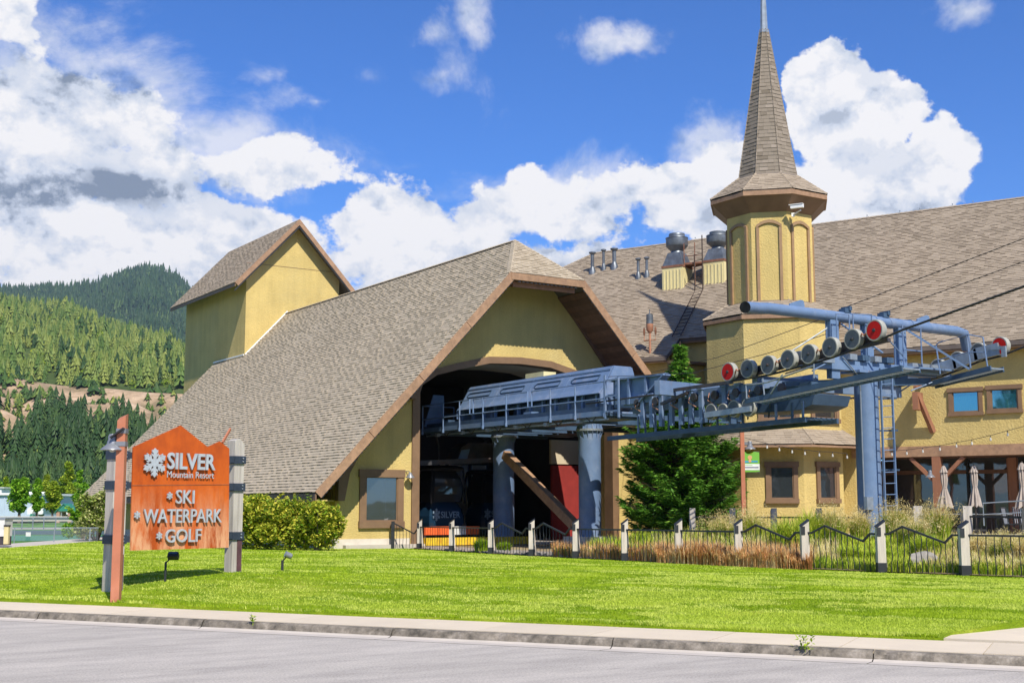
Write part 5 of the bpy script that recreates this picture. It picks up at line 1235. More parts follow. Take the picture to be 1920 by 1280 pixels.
# slanted cover panels
prof = [(25.55, 5.42), (25.72, 5.62), (26.15, 6.36), (26.9, 6.36), (27.2, 5.5)]
yy = [34.0, 36.3, 38.6, 40.9, 43.3]
for i in range(4):
    a, c = yy[i] + .012, yy[i + 1] - .012
    for k, nm in ((1, 'cover_panel'), (2, 'cover_top'), (0, 'lower_flap'), (3, 'cover_panel')):
        (x0, z0), (x1, z1) = prof[k], prof[k + 1]; n_ = Vector((z1 - z0, 0, -(x1 - x0))).normalized() * -.03
        b = MB(); b.prism([(x0, a, z0), (x1, a, z1), (x1, c, z1), (x0, c, z0)], n_); pn = b.build(nm, M['bluel' if k != 3 else 'blue'], st)
        if k == 1:
            nn_ = Vector((-(z1 - z0), 0, x1 - x0)).normalized(); mm = lambda f, y: Vector((x0 + (x1 - x0) * f, y, z0 + (z1 - z0) * f)) + nn_ * .05
            h = MB(); h.sweep([mm(.38, a + .5), mm(.62, a + .45), mm(.62, c - .35), mm(.5, c - .2), mm(.38, c - .35), mm(.38, a + .5)], .018, 6); h.build('lift_handle', M['blued'], pn)
            h = MB(); h.beam(mm(.82, a), mm(.82, c), .02, .05); h.build('seam_rib', M['blue'], pn)
        if k == 2:
            h = MB()
            for q in range(2): h.obox(mm(.96, a + .5 + q * 1.2), (.05, 0, 0), (0, .05, 0), (0, 0, .03))
            h.build('hinge', M['rust'], pn)
for y, nm in ((33.95, 'end_plate'), (43.3, 'end_plate')):
    b = MB(); b.prism([(x, y, z) for x, z in prof] + [(27.2, y, 5.0), (25.55, y, 5.1)], (0, .05, 0)); b.build(nm, M['bluel'], st)
for i in range(12): y = 34.4 + i * .8; bar('stanchion', (25.75, y, 4.8), (25.75, y, 5.45), .10, .10, 'blue', up=(0, 1, 0))
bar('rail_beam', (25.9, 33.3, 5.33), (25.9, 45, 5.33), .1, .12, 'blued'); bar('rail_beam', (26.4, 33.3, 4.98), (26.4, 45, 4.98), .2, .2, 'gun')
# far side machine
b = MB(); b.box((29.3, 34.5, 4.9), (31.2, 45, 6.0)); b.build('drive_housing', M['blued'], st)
pe = onX(1068, 690, 27.2)
b = MB(); b.box((26.45, 38.6, 6.36), (27.0, 39.8, 6.62)); b.build('control_box', M['siding'], st)
b = MB(); b.prism([(25.2, 45.3, 4.9), (26.1, 45.3, 4.9), (26.1, 45.3, 6.2), (25.6, 45.3, 6.2)], (0, .06, 0)); b.build('end_screen', M['blue'], st)
# troughs under the deck, small wheels
def pulley(c, r, w, par, disc='wheelgrey', name='sheave_wheel', ax=(-1, 0, 0)):
    c = Vector(c); axv = Vector(ax).normalized()
    b = MB(); b.lathe([(r * .84, -w / 2), (r * .97, -w / 2), (r, -w / 2 + .015), (r, w / 2 - .015), (r * .97, w / 2), (r * .84, w / 2)], c, axv, 28, cap=False); wh = b.build(name, M['rubber'], par, smooth=True)
    b = MB(); b.lathe([(r * .86, w * .5), (r * .84, w * .46), (r * .82, w * .20), (r * .62, w * .16), (r * .36, w * .12), (r * .30, w * .34), (r * .24, w * .36), (r * .22, w * .2), (.0, w * .2)], c, axv, 24)
    b.lathe([(r * .805, -w * .3), (0, -w * .3)], c, axv, 24); pass
    b.build('wheel_disc', M[disc], wh, smooth=True)
    b = MB(); b.lathe([(r * .17, w * .1), (r * .17, w * .62), (r * .12, w * .68), (0, w * .7)], c, axv, 14); b.build('hub', M['gun'], wh, smooth=True)
    b = MB()
    for k in range(5): a = k * 1.2566; e1_ = axv.cross(Vector((0, 0, 1))).normalized(); e2_ = axv.cross(e1_); q = c + (e1_ * math.cos(a) + e2_ * math.sin(a)) * r * .5 + axv * w * .15; b.lathe([(.012, 0), (.012, .02), (0, .022)], q, axv, 6)
    b.build('wheel_bolt', M['gun'], wh, kind='stuff')
    return wh
# timber brace between the two columns
tb = thing('diagonal_brace', 'thick brown timber brace slanting from the striped column down to the front one', 'beam', onY(950, 850, 43.1))
p0, p1 = onY(948, 852, 43.2), onY(1078, 985, 38.6); b = MB(); b.beam(p0, p1, .30, .34); b.build('brace_beam', M['fascia'], tb)
# dark carriage hanging from a rail over the cabins
cg = thing('cabin_carriage', 'dark gondola carriage hanging on the station rail above the cabins', 'carriage', (24.5, 45.5, 3))
q0, q1 = onY(852, 862, 45), onY(925, 832, 45); b = MB(); b.prism([(q0.x, 44.8, q0.z), (q1.x, 44.8, q0.z), (q1.x, 44.8, q1.z), (q0.x + .55, 44.8, q1.z), (q0.x + .2, 44.8, q1.z - .2)], (0, .9, 0)); b.build('housing', M['gun'], cg)
b = MB(); b.beam((22.9, 45.2, q0.z - .25), (27.8, 44.3, q0.z + .0), .16, .2); b.build('rail', M['gun'], cg)
b = MB(); b.prism([(q0.x + .05, 44.74, q0.z + .05), (q0.x + .45, 44.74, q0.z + .05), (q0.x + .58, 44.74, q0.z + .45), (q0.x + .2, 44.74, q0.z + .4)], (0, .04, 0)); b.build('panel', M['blue'], cg)

# ---- outrun between station and tower
bx = 25.3
b = MB(); pts = [onX(px, py, bx) for px, py in ((1150, 712), (1200, 706), (1250, 702), (1243, 722), (1206, 760), (1190, 764), (1150, 764))]
b.prism(pts, (.1, 0, 0)); b.build('guide_plate', M['blue'], st)
b = MB(); f0, f1 = onX(1250, 702, bx - .05), onX(1196, 762, bx - .05); b.beam(f0, f1, .3, .05, up=(0, 1, 1)); b.build('flared_edge', M['bluel'], st)
bar('guide_flange', onX(1150, 712, bx - .05), onX(1250, 701, bx - .05), .16, .06, 'bluel')
for px_ in (1158, 1180, 1212): a = onX(px_, 708, bx - .06); c = onX(px_, 758 if px_ < 1200 else 735, bx - .06); bar('guide_rib', a, c, .12, .1, 'bluel', up=(0, 1, 0))
a, c = onX(1204, 736, bx), onX(1400, 716, bx + .6)
bar('accelerator_rail', (bx, 32.4, 5.02), (bx, 26.2, 5.02), .18, .22, 'bluel')
bar('accelerator_beam', (bx + .5, 32.4, 4.8), (bx + .5, 24.6, 4.9), .25, .3, 'blued')
for i, px_ in enumerate((1205, 1222, 1240, 1259, 1277, 1296, 1315, 1359, 1385)):
    a = onX(px_, 742, bx - .1); b = MB(); b.obox((bx - .1, a.y, 4.62), (.05, 0, 0), (0, .075, 0), (0, 0, .50)); b.obox((bx - .1, a.y, 5.14), (.09, 0, 0), (0, .11, 0), (0, 0, .03)); b.build('drop_post', M['bluel'], st)
a0 = Vector((23.9, 29.0, 5.22)); bar('cross_beam', onD(1232, 726, 37.4), onD(1400, 741, 40.3), .2, .42, 'bluel')
bar('cross_beam', (25.2, 26.3, 5.15), (31.2, 26.3, 5.15), .2, .34, 'bluel')
bar('track_beam', onX(1400, 735, 27.3), onX(1530, 716, 27.3), .2, .45, 'blue')
bar('guard_rail', onX(1250, 733, 24.6), onX(1372, 716, 24.6), .09, .09, 'gun'); bar('guard_strut', onX(1240, 757, 24.9), onX(1290, 736, 24.6), .08, .08, 'gun')
for y in np.arange(25.2, 31.5, .9): b = MB(); b.lathe([(.13, -.05), (.13, .05)], (25.15, y, 4.9), (1, 0, 0), 12); b.build('drive_roller', M['gun'], st)
lower = [(1160, 814), (1510, 783)]
w0, w1 = onX(1140, 822, bx), onX(1512, 786, bx)
bar('catwalk_beam', w0, w1, .08, .14, 'blued'); bar('catwalk_beam', w0 + Vector((1.2, 0, 0)), w1 + Vector((1.2, 0, 0)), .08, .14, 'blued')
b = MB()
for i in range(60): q_ = w0.lerp(w1, (i + .5) / 60); b.beam(q_ + Vector((.05, 0, .06)), q_ + Vector((1.15, 0, .06)), .02, .03)
for k_ in range(1, 6): b.beam(w0 + Vector((.2 * k_, 0, .06)), w1 + Vector((.2 * k_, 0, .06)), .012, .03)
b.build('catwalk_grating', M['blued'], st, kind='stuff')
for i, px_ in enumerate((1207, 1222, 1243, 1270, 1292, 1310, 1333, 1363, 1385, 1408, 1464, 1490, 1507)):
    t_ = (px_ - 1140) / 372; base = w0.lerp(w1, t_); bar('catwalk_hanger', base, base + Vector((0, 0, .62 if px_ < 1420 else .5)), .05, .05, 'blued' if i % 2 else 'bluel', up=(0, 1, 0))
b = MB(); pts = [onX(px, py, 25.7) for px, py in ((1395, 775), (1412, 750), (1500, 735), (1528, 738), (1522, 758), (1500, 768))]; b.prism(pts, (1.4, 0, 0)); b.build('belly_plate', M['blued'], st)
for px_, py_, r_ in ((1335, 772, .24), (1357, 769, .2), (1378, 766, .25), (1405, 763, .27)):
    p = onX(px_, py_, 25.1); pulley(p, r_, .12, st, name='depression_wheel')
bar('wheel_arm', onX(1322, 778, 25.0), onX(1408, 766, 25.0), .08, .16, 'galv')

# ================================================================ the first lift tower
PY = 24.8
lt = thing('lift_tower', 'round blue steel lift tower with pipe crossarm, ladder and rows of rope wheels', 'lift tower', (LX, PY, .5))
b = MB(); b.lathe([(.345, .2), (.335, 3), (.33, 5.42)], (LX, PY, 0), n=36); tb_ = b.build('pillar', M['blue'], lt, smooth=True)
b = MB(); b.lathe([(.5, .2), (.5, .5), (.36, .52)], (LX, PY, 0), n=24); b.build('base_flange', M['blue'], lt)
# pipe crossarm
pz = 6.95
b = MB(); b.sweep([onp(1397, 576, (0, 24.35, 0), (0, 1, 0)), (23.95, 24.72, 6.93), (24.35, PY, 6.97), (28, PY, pz), (32.1, PY, pz - .02), (32.5, PY + .05, 6.9), (32.75, PY + .15, 6.45)], .155, 20, caps=False); arm = b.build('pipe_arm', M['bluel'], lt, smooth=True)
e = onp(1397, 576, (0, 24.35, 0), (0, 1, 0)); dd_ = (Vector((23.95, 24.72, 6.93)) - e).normalized()
b = MB(); b.lathe([(.125, .0), (.125, .35), (0, .36)], e, dd_, 20); b.lathe([(.125, 0), (.156, 0)], e, dd_, 20); b.build('pipe_mouth', M['black'], arm)
for x in (28.45, 30.0): b = MB(); b.lathe([(.165, -.02), (.165, .02)], (x, PY, pz), (1, 0, 0), 20); b.build('pipe_joint', M['blue'], arm)
for px_, py_ in ((1495, 567), (1732, 600)):
    p = onY(px_, py_, PY); b = MB(); b.prism([(p.x - .32, PY - .02, pz + .1), (p.x - .3, PY - .02, pz + .22), (p.x + .12, PY - .02, pz + .36), (p.x + .22, PY - .02, pz + .34), (p.x + .26, PY - .02, pz + .2), (p.x + .14, PY - .02, pz - .02)], (0, .04, 0)); b.build('lifting_lug', M['blue'], arm)
for px_, py_ in ((1584, 578), (1656, 587)):
    p = onY(px_, py_, PY); b = MB(); b.box((p.x - .12, PY - .12, pz + .13), (p.x + .12, PY + .12, pz + .26)); b.box((p.x + .02, PY - .16, pz + .2), (p.x + .12, PY + .16, pz + .32)); b.build('cable_clamp', M['blued'], arm)
# hangers from pipe to yoke
for x, z0 in ((26.75, 5.2), (28.15, 5.5), (29.55, 5.2)):
    b = MB(); b.box((x - .16, PY - .1, z0), (x + .16, PY - .06, pz - .1)); b.box((x - .16, PY + .06, z0), (x + .16, PY + .1, pz - .1)); b.box((x - .14, PY - .06, z0), (x - .11, PY + .06, pz - .1)); b.box((x + .11, PY - .06, z0), (x + .14, PY + .06, pz - .1)); b.build('hanger_box', M['blue'], lt)
b = MB(); b.box((NX + .25, PY - .16, 5.45), (FX - .2, PY + .16, 5.72)); b.build('yoke_beam', M['blue'], lt)
b = MB(); b.box((NX + .2, PY - .3, 5.6), (NX + 1.5, PY + .25, 5.85)); b.build('yoke_head', M['galv'], lt); b = MB(); b.box((FX - 1.4, PY - .3, 5.5), (FX - .2, PY + .25, 5.8)); b.build('yoke_head', M['galv'], lt)
b = MB(); b.box((LX - .62, PY - .35, 5.40), (LX + .62, PY + .35, 5.47)); b.build('head_plate', M['bluel'], lt)
for k in range(4): b = MB(); b.box((LX - .9 + k * .5, PY - .28, 5.74), (LX - .62 + k * .5, PY + .1, 5.9)); b.build('clamp_block', M['blued' if k % 2 else 'galv'], lt)
# near rope wheels
WHL = [(27.09, 5.49), (26.3, 5.51), (25.49, 5.54), (24.73, 5.62), (23.97, 5.69), (23.21, 5.79), (22.44, 5.92), (21.71, 6.06)]
for i, (y, z) in enumerate(WHL): pulley((NX, y, z), .268 if i not in (0, 7) else .275, .17, lt, 'wheelred' if i in (0, 7) else 'wheelgrey')
for i in range(4):
    (ya, za), (yb, zb_) = WHL[2 * i], WHL[2 * i + 1]
    b = MB(); b.beam((NX + .17, ya + .1, za - .05), (NX + .17, yb - .1, zb_ - .05), .03, .2); b.build('wheel_beam', M['gun'], lt)
    b = MB(); b.sweep([(NX - .02, (ya + yb) / 2 + .16, (za + zb_) / 2 - .1), (NX - .06, (ya + yb) / 2 + .05, (za + zb_) / 2 + .04), (NX - .08, (ya + yb) / 2 - .03, (za + zb_) / 2 - .02), (NX - .08, (ya + yb) / 2 - .12, (za + zb_) / 2 + .03)], .022, 6); b.build('rope_catcher', M['copper'], lt)
for i in (0, 2):
    ys = (WHL[i * 2][0] + WHL[i * 2 + 3][0]) / 2; zs = (WHL[i * 2][1] + WHL[i * 2 + 3][1]) / 2
    b = MB(); b.beam((NX + .26, ys + .9, zs - .12), (NX + .26, ys - .9, zs + .05), .05, .22); b.build('equaliser_beam', M['gun'], lt)
b = MB(); b.beam((NX + .22, 27.3, 5.28), (NX + .22, 21.5, 5.82), .12, .1); b.build('wheel_frame', M['gun'], lt)
b = MB(); b.tube((NX + .1, 25.6, 5.55), (26.75, PY, 6.7), .022, 6); b.build('stay_rod', M['galv'], lt)
b = MB(); b.tube((27.0, PY - .1, 6.75), (28.1, PY - .6, 5.95), .03, 6); b.build('stay_rod', M['blue'], lt)
# near service walkway
g0, g1 = onX(1398, 752, 24.25), onX(1692, 690, 24.25)
def walkway(a, c, wid, side, rails, name='service_walkway'):
    b = MB(); b.beam(a, c, .05, .14); b.beam(a + side * wid, c + side * wid, .05, .14); fr = b.build(name, M['blued'], lt)
    n = 26; b = MB()
    for i in range(n + 1):
        p = a.lerp(c, i / n); b.beam(p, p + side * wid, .02, .04)
    for k in range(1, 8): b.beam(a + side * wid * k / 8, c + side * wid * k / 8, .012, .04)
    b.build('open_grating', M['galv'], fr, kind='stuff'); return fr
fr = walkway(g0, g1, .62, Vector((1, 0, 0)), None)
b = MB(); b.sweep([onX(1400, 747, 24.2), onX(1399, 721, 24.2), onX(1425, 719, 24.2), onX(1440, 716, 24.2), onX(1523, 687, 24.2), onX(1526, 686, 24.2)], .022, 6); b.tube(onX(1433, 740, 24.2), onX(1430, 709, 24.2), .02, 6); b.tube(onX(1526, 708, 24.2), onX(1526, 682, 24.2), .02, 6); b.tube(onX(1445, 738, 24.2), onX(1467, 702, 24.2), .02, 6); b.build('handrail', M['galv'], lt)
# hoops over the pillar head
for (x0, x1, y_) in ((1568, 1592, 620), (1599, 1634, 632), (1692, 1726, 672)):
    a = onY(x0, 588 if x0 < 1600 else (596 if x0 < 1650 else 610), PY - .35); c = onY(x1, 590 if x0 < 1600 else (600 if x0 < 1650 else 616), PY - .35)
    lo = 6.1 if x0 < 1650 else 5.7
    b = MB(); b.sweep([Vector((a.x, a.y, lo)), a, c, Vector((c.x, c.y, lo))], .022, 6)
    if x0 > 1650: b.tube((a.x, a.y, 6.15), (c.x, c.y, 6.15), .02, 6)
    b.build('guard_hoop', M['bluel'], lt)
b = MB(); b.beam((LX + .8, PY - .45, 5.6), (FX - .1, PY - .45, 5.62), .5, .05); b.build('platform', M['blue'], lt)
# far arm: wheels, casing and railed platform
FW_ = [(22.55, 6.17), (23.27, 6.08), (24.0, 5.9), (24.7, 5.75), (25.4, 5.66), (26.1, 5.6), (26.8, 5.55), (27.5, 5.52)]
for i, (y, z) in enumerate(FW_): pulley((FX, y, z), .27, .17, lt, 'wheelred' if i in (0, 7) else 'wheelgrey')
for (ya, za), (yb, zb_) in ((FW_[0], FW_[1]), (FW_[1], FW_[2]), (FW_[2], FW_[3]), (FW_[4], FW_[5]), (FW_[6], FW_[7])):
    b = MB(); b.beam((FX - .17, ya - .05, za - .08), (FX - .17, yb + .05, zb_ - .08), .05, .34); b.build('wheel_casing', M['galv'], lt)
b = MB(); b.obox((FX - .2, 22.5, 6.1), (.03, 0, 0), (0, .24, .02), (0, 0, .05)); b.obox((FX - .22, 22.3, 5.98), (.03, 0, 0), (0, .07, 0), (0, 0, .15)); b.build('rope_catcher', M['galv'], lt)
r0, r1 = onX(1730, 722, 30.4), onX(1858, 690, 30.4)
walkway(r0, r1, .62, Vector((.9, .0, 0)), None)
def rail_px(pts, r=.022, X=30.4): b = MB(); b.sweep([onX(x, y, X) for x, y in pts], r, 6); b.build('handrail', M['bluel'], lt)
rail_px([(1763, 701), (1755, 647), (1760, 642), (1815, 627), (1843, 632), (1852, 690)]); rail_px([(1758, 675), (1815, 660), (1845, 660)], .018); rail_px([(1813, 629), (1820, 690)])
b = MB(); b.beam(onY(1695, 615, PY - .2), onX(1818, 692, 30.4), .05, .06); b.build('diagonal_strut', M['blue'], lt)
# left lower arm under the pillar head
b = MB(); b.beam((25.2, 25.2, 5.0), (27.8, PY, 5.2), .1, .14); b.beam((28.3, PY - .2, 5.15), (30.4, PY - .3, 5.3), .12, .2); b.build('cross_brace', M['blued'], lt)
# small hardware: flange bolts, gusset plates, conduit, number-free access boxes and bracing
b = MB()
for k in range(20):
    a = 2 * math.pi * k / 20; b.lathe([(.022, 0), (.022, .03), (0, .035)], (LX + .42 * math.cos(a), PY + .42 * math.sin(a), .5), n=6)
for x in (26.75, 28.15, 29.55):
    for z in (5.62, 5.85, 6.7): 
        for dx in (-.1, .1): b.lathe([(.02, 0), (.02, .02), (0, .025)], (x + dx, PY - .102, z), (0, -1, 0), 6)
b.build('bolt', M['galv'], lt, kind='stuff')
b = MB(); b.sweep([(LX - .36, PY - .12, .4), (LX - .36, PY - .12, 4.9), (LX - .5, PY - .2, 5.3), (26.9, PY - .22, 5.8)], .018, 6); b.build('conduit', M['galv'], lt)
b = MB(); b.box((LX - .45, PY - .3, 1.6), (LX - .2, PY - .18, 1.95)); b.build('junction_box', M['galv'], lt)
for (p, q) in (((25.3, 25.2, 5.3), (26.6, 24.9, 5.7)), ((25.4, 24.3, 5.3), (26.6, 24.7, 5.7)), ((29.7, 24.6, 5.0), (31.0, 24.2, 5.5)), ((29.7, 25.0, 5.0), (31.0, 25.5, 5.4)), ((28.4, 24.6, 5.1), (29.6, 24.5, 5.6)), ((27.0, 24.5, 5.9), (28.0, 24.4, 6.6)), ((28.3, 24.4, 6.6), (29.4, 24.5, 5.9))):
    b = MB(); b.tube(p, q, .022, 6); b.build('brace_rod', M['blue'], lt)
for y, z in ((26.6, 5.42), (24.4, 5.56), (22.6, 5.82)): b = MB(); b.obox((NX + .3, y, z), (.03, 0, 0), (0, .12, 0), (0, 0, .12)); b.build('damper_plate', M['galv'], lt)
for y in np.arange(33.6, 45, 1.9):                         # hoses and small brackets under the deck
    b = MB(); b.sweep([(25.1, y, 4.6), (25.1, y + .25, 4.42), (25.1, y + .55, 4.6)], .016, 5); b.build('hose', M['black'], st)
    b = MB(); b.box((25.0, y + .8, 4.44), (25.14, y + 1.0, 4.56)); b.build('bracket', M['galv'], st)
b = MB(); b.beam((25.15, 33, 4.50), (25.15, 45, 4.50), .05, .05); b.build('conduit', M['galv'], st)
for i_ in range(7):
    y = 31.6 - i_ * .85; b = MB(); b.beam((25.9, y, 4.2), (25.35, y - .7, 4.85), .04, .04); b.build('lattice_brace', M['blued'], st)
    b = MB(); b.sweep([(25.2, y, 4.98), (25.05, y - .1, 4.75), (25.2, y - .3, 4.6)], .014, 5); b.build('hose', M['copper'], st)
# ladder
def ladder_px(nm, tl, tr, bl, br, Y, n):
    a, c = onY(*tl, Y), onY(*tr, Y); d, e_ = onY(*bl, Y), onY(*br, Y); w = (c.x - a.x); d = Vector((a.x, Y, d.z)); e_ = Vector((c.x, Y, e_.z))
    for p, q in ((a, d), (c, e_)): b = MB(); b.beam(p, q, .035, .06, up=(0, 1, 0)); b.build('ladder_stile', M['blue'], lt)
    for i in range(n): t = (i + .5) / n; b = MB(); b.tube(a.lerp(d, t), c.lerp(e_, t), .014, 6); b.build('ladder_rung', M['bluel'], lt)
ladder_px('l', (1650, 690), (1671, 688), (1663, 1000), (1688, 1000), PY - .62, 15)
for z in (1.6, 2.7, 3.8, 4.7): b = MB(); b.beam((LX + .25, PY - .2, z), (LX + .55, PY - .62, z), .04, .05); b.build('ladder_bracket', M['blued'], lt)
# ================================================================ ropes and cables
def cable(nm, label, pts, r, cat='cable', g=None):
    c = thing(nm, label, cat, pts[0], g); b = MB(); b.sweep(pts, r, 6); b.build('strand', M['rope'], c); return c
WR = [(NX, y, z - .268) for y, z in WHL]
cable('haul_rope', 'thick dark haul rope under the near row of wheels, rising to the right edge', [(NX, 34, 5.05), (NX, 30, 5.1)] + WR + [(NX, 20.9, 5.98), (NX, 17.1, 6.62), (NX, 12, 7.6), (NX, 5, 9.1)], .03, 'rope')
cable('haul_rope', 'far haul rope leaving the wheel row behind the pillar', [(FX, 34, 5.0), (FX, 28, 5.1)] + [(FX, y, z - .27) for y, z in reversed(FW_)] + [(FX, 20, 6.5), (FX, 10, 8.4)], .03, 'rope')
k1, k2 = onY(1588, 575, PY), onY(1660, 585, PY)
cable('signal_cable', 'thin black cable rising to the right from the left clamp on the pipe crossarm', [k1, k1 + (onX(1920, 447, k1.x) - k1) * 1.0, k1 + (onX(1920, 447, k1.x) - k1) * 1.6], .011, g='signal cables')
cable('signal_cable', 'thin black cable rising to the right from the right clamp on the pipe crossarm', [k2, onX(1920, 490, k2.x), k2 + (onX(1920, 490, k2.x) - k2) * 1.5], .011, g='signal cables')
cable('signal_cable', 'thin cable from the hall rake across the tower bay to the pipe crossarm', [onY(1222, 698, 40.5), onD(1345, 670, 44.2), onY(1546, 596, PY)], .010, g='signal cables')
cable('signal_cable', 'thin cable sagging from the station cage up to the lower part of the hanger', [onX(1140, 706, 25.1), onD(1300, 699, 38), onD(1440, 662, 36), onY(1549, 626, PY)], .010, g='signal cables')
# ================================================================ entrance sign on the lawn
SDir = (RD * .616 + VD * .788).normalized(); SNrm = Vector((SDir.y, -SDir.x, 0)); SNrm = SNrm if SNrm.dot(VD) < 0 else -SNrm
DL = 22.3
S0 = G(246, DL); S0.z = 0
def onS(px, py, off=0.0): return onp(px, py, S0 + SNrm * off, SNrm)
sg = thing('resort_sign', 'rust orange steel entrance sign with mountain-shaped top and silver lettering between grey timber posts', 'sign', Vector((S0.x, S0.y, gz(246, DL))))
outl = [onS(x, y) for x, y in ((245, 1031.5), (250, 838), (339.4, 797.4), (389.5, 837.6), (412.5, 827), (430, 840.5), (429, 1026))]
b = MB(); b.prism(outl, -SNrm * .03); b.build('panel', M['sign'], sg)
a, c = onS(247.5, 909.5, .004), onS(430, 908, .004); b = MB(); b.beam(a, c, .006, .008); b.build('panel_seam', M['rust'], sg)
def ztxt(px, py): return onS(px, py).z
def stext(body, nm, x0, y0, x1, y1, depth, off, sp=1.0):
    """x0,y0 lower left; x1,y1 upper right, photograph columns and rows"""
    a = onS(x0, y0, .03); c = onS(x1, y0, .03); h = onS(x0, y1, .03).z - a.z
    return text_mesh(body, nm, a, SDir, (0, 0, 1), (c - a).dot(SDir), h, depth, M['letters'], sg, off, sp)
f = 1 / 3.556
Z = lambda x, y: (x * f, 780 + y * f)
def st2(body, nm, x0, y0, x1, y1, off, depth=.03):
    (X0, Y0_), (X1, Y1_) = Z(x0, y0), Z(x1, y1); return stext(body, nm, X0, Y0_, X1, Y1_, depth, off)
st2('SILVER', 'lettering', 1110, 352, 1430, 240, .022)
st2('Mountain Resort', 'lettering', 1112, 408, 1424, 364, .0, .012)
st2('SKI', 'lettering', 1168, 582, 1290, 490, .005)
st2('WATERPARK', 'lettering', 950, 712, 1472, 618, .005)
st2('GOLF', 'lettering', 1098, 842, 1336, 752, .005)
for (x, y, r) in ((1028, 310, 78), (1128, 530, 26), (911, 658, 27), (1058, 797, 27)):
    X_, Y_ = Z(x, y); c_ = onS(X_, Y_, .03); flake_mesh(c_, SDir, (0, 0, 1), r * f * DL / FOC * (1.0 if r < 50 else 1.27), .025, M['letters'], 'snowflake', sg)
def gpost(px, D, w, dp, ztop, label=None):
    p = G(px, D); z0 = gz(px, D) - .1; b = MB()
    for i in (0, 1):                                          # two planks side by side
        o = p + SDir * (i - .5) * w / 2
        b.prism([o - SDir * w * .245 + Vector((0, 0, z0)), o + SDir * w * .245 + Vector((0, 0, z0)), o + SDir * w * .245 + Vector((0, 0, ztop - (.1 if i else .0))), o - SDir * w * .245 + Vector((0, 0, ztop - (0 if i else .04)))], -SNrm * dp)
    q = b.build('timber_post', M['greywood'], sg); return p, z0, q
pL, zL, qL = gpost(236, DL - .02, .27, .22, onS(222, 826).z)
pR, zR, qR = gpost(455, DL + 2.6, .24, .22, onD(440, 822, DL + 2.6).z)
def band(p, zc, w, par, to):
    b = MB(); b.obox(p + Vector((0, 0, zc)) + SNrm * .008 - SNrm * .11, SDir * (w / 2 + .02), SNrm * .135, (0, 0, .075)); bb = b.build('steel_band', M['navy'], par)
    b = MB()
    for dx in (.06,):
        for dz in (-.03, .03): b.lathe([(.016, 0), (.016, .015), (0, .018)], p + Vector((0, 0, zc + dz)) + SDir * (w / 2 - dx) + SNrm * .035, SNrm, 8)
    b.build('bolt', M['bolt'], bb, kind='stuff')
    b = MB(); b.beam(p + SDir * to * (w / 2) + Vector((0, 0, zc)) + SNrm * .02, p + SDir * to * (w / 2 + .2) + Vector((0, 0, zc)) + SNrm * .03, .01, .11); b.build('strap', M['navy'], bb)
for py in (852, 909, 1011): band(pL, onS(219, py).z, .27, qL, 1)
for py in (862, 913, 1004): band(pR, onD(441, py, DL + 2.6).z, .24, qR, -1)
for p_, z_, w_ in ((pL, zL, .27), (pR, zR, .24)):
    b = MB(); b.obox(p_ + SDir * w_ * .22 + SNrm * .006 + Vector((0, 0, z_ + .42)), SDir * w_ * .22, SNrm * .008, (0, 0, .30)); b.build('kick_plate', M['purplewood'], sg)
b = MB(); b.beam(onS(417, 830, -.05), onS(432, 804, -.25), .03, .05); b.build('rear_stay', M['salmon'], sg)
# ================================================================ salmon lamp post with solar panel
lp = thing('lamp_post', 'salmon lamp post with grey bell lamp and small solar panel, in front of the sign', 'lamp post', P(236, 20.8))
pb_ = P(236, 20.8); tx = Vector((pb_.x, pb_.y, 0)); ztop = onD(243, 782, 20.8).z
b = MB(); h_ = .068
c4 = [tx + RD * a * h_ + VD * c * h_ for a, c in ((-1, -1), (1, -1), (1, 1), (-1, 1))]
b.add([Vector((q.x, q.y, pb_.z - .1)) for q in c4] + [Vector((c4[0].x, c4[0].y, ztop - .06)), Vector((c4[1].x, c4[1].y, ztop + .02)), Vector((c4[2].x, c4[2].y, ztop + .06)), Vector((c4[3].x, c4[3].y, ztop))], [(3, 2, 1, 0), (4, 5, 6, 7), (0, 1, 5, 4), (1, 2, 6, 5), (2, 3, 7, 6), (3, 0, 4, 7)]); b.build('post', M['salmon'], lp)
for py in (808, 832):
    z_ = onD(243, py, 20.8).z; b = MB(); b.obox(tx + Vector((0, 0, z_)), RD * .078, VD * .078, (0, 0, .038)); cl = b.build('clamp', M['lampgrey'], lp)
lc = onD(211, 836, 20.8)
b = MB(); b.beam(tx + Vector((0, 0, lc.z + .06)) - RD * .05, Vector((lc.x, lc.y, lc.z + .06)), .03, .05); b.build('arm', M['lampgrey'], lp)
def bell(par, c, s, parts=True):
    c = Vector(c); b = MB(); b.lathe([(.02 * s, .20 * s), (.06 * s, .19 * s), (.075 * s, .15 * s), (.07 * s, .11 * s), (.085 * s, .07 * s), (.09 * s, .03 * s), (.185 * s, -.05 * s), (.19 * s, -.065 * s), (.17 * s, -.06 * s)], c, n=24); b.build('lamp_shade', M['lampgrey'], par, smooth=True)
    b = MB(); b.lathe([(.0, -.10 * s), (.04 * s, -.09 * s), (.055 * s, -.06 * s), (.05 * s, -.03 * s)], c, n=14); b.build('bulb', M['bulb'], par, smooth=True)
bell(lp, lc, 1.0)
sp = onD(224, 812, 20.8); b = MB(); b.obox(sp, (RD * .75 + Vector((0, 0, .55))).normalized() * .13, VD * .16, (-RD * .55 + Vector((0, 0, .75))).normalized() * .012); b.build('solar_panel', M['black'], lp)
b = MB(); b.beam(sp, tx + Vector((0, 0, onD(243, 806, 20.8).z)), .02, .03); b.build('panel_bracket', M['lampgrey'], lp)
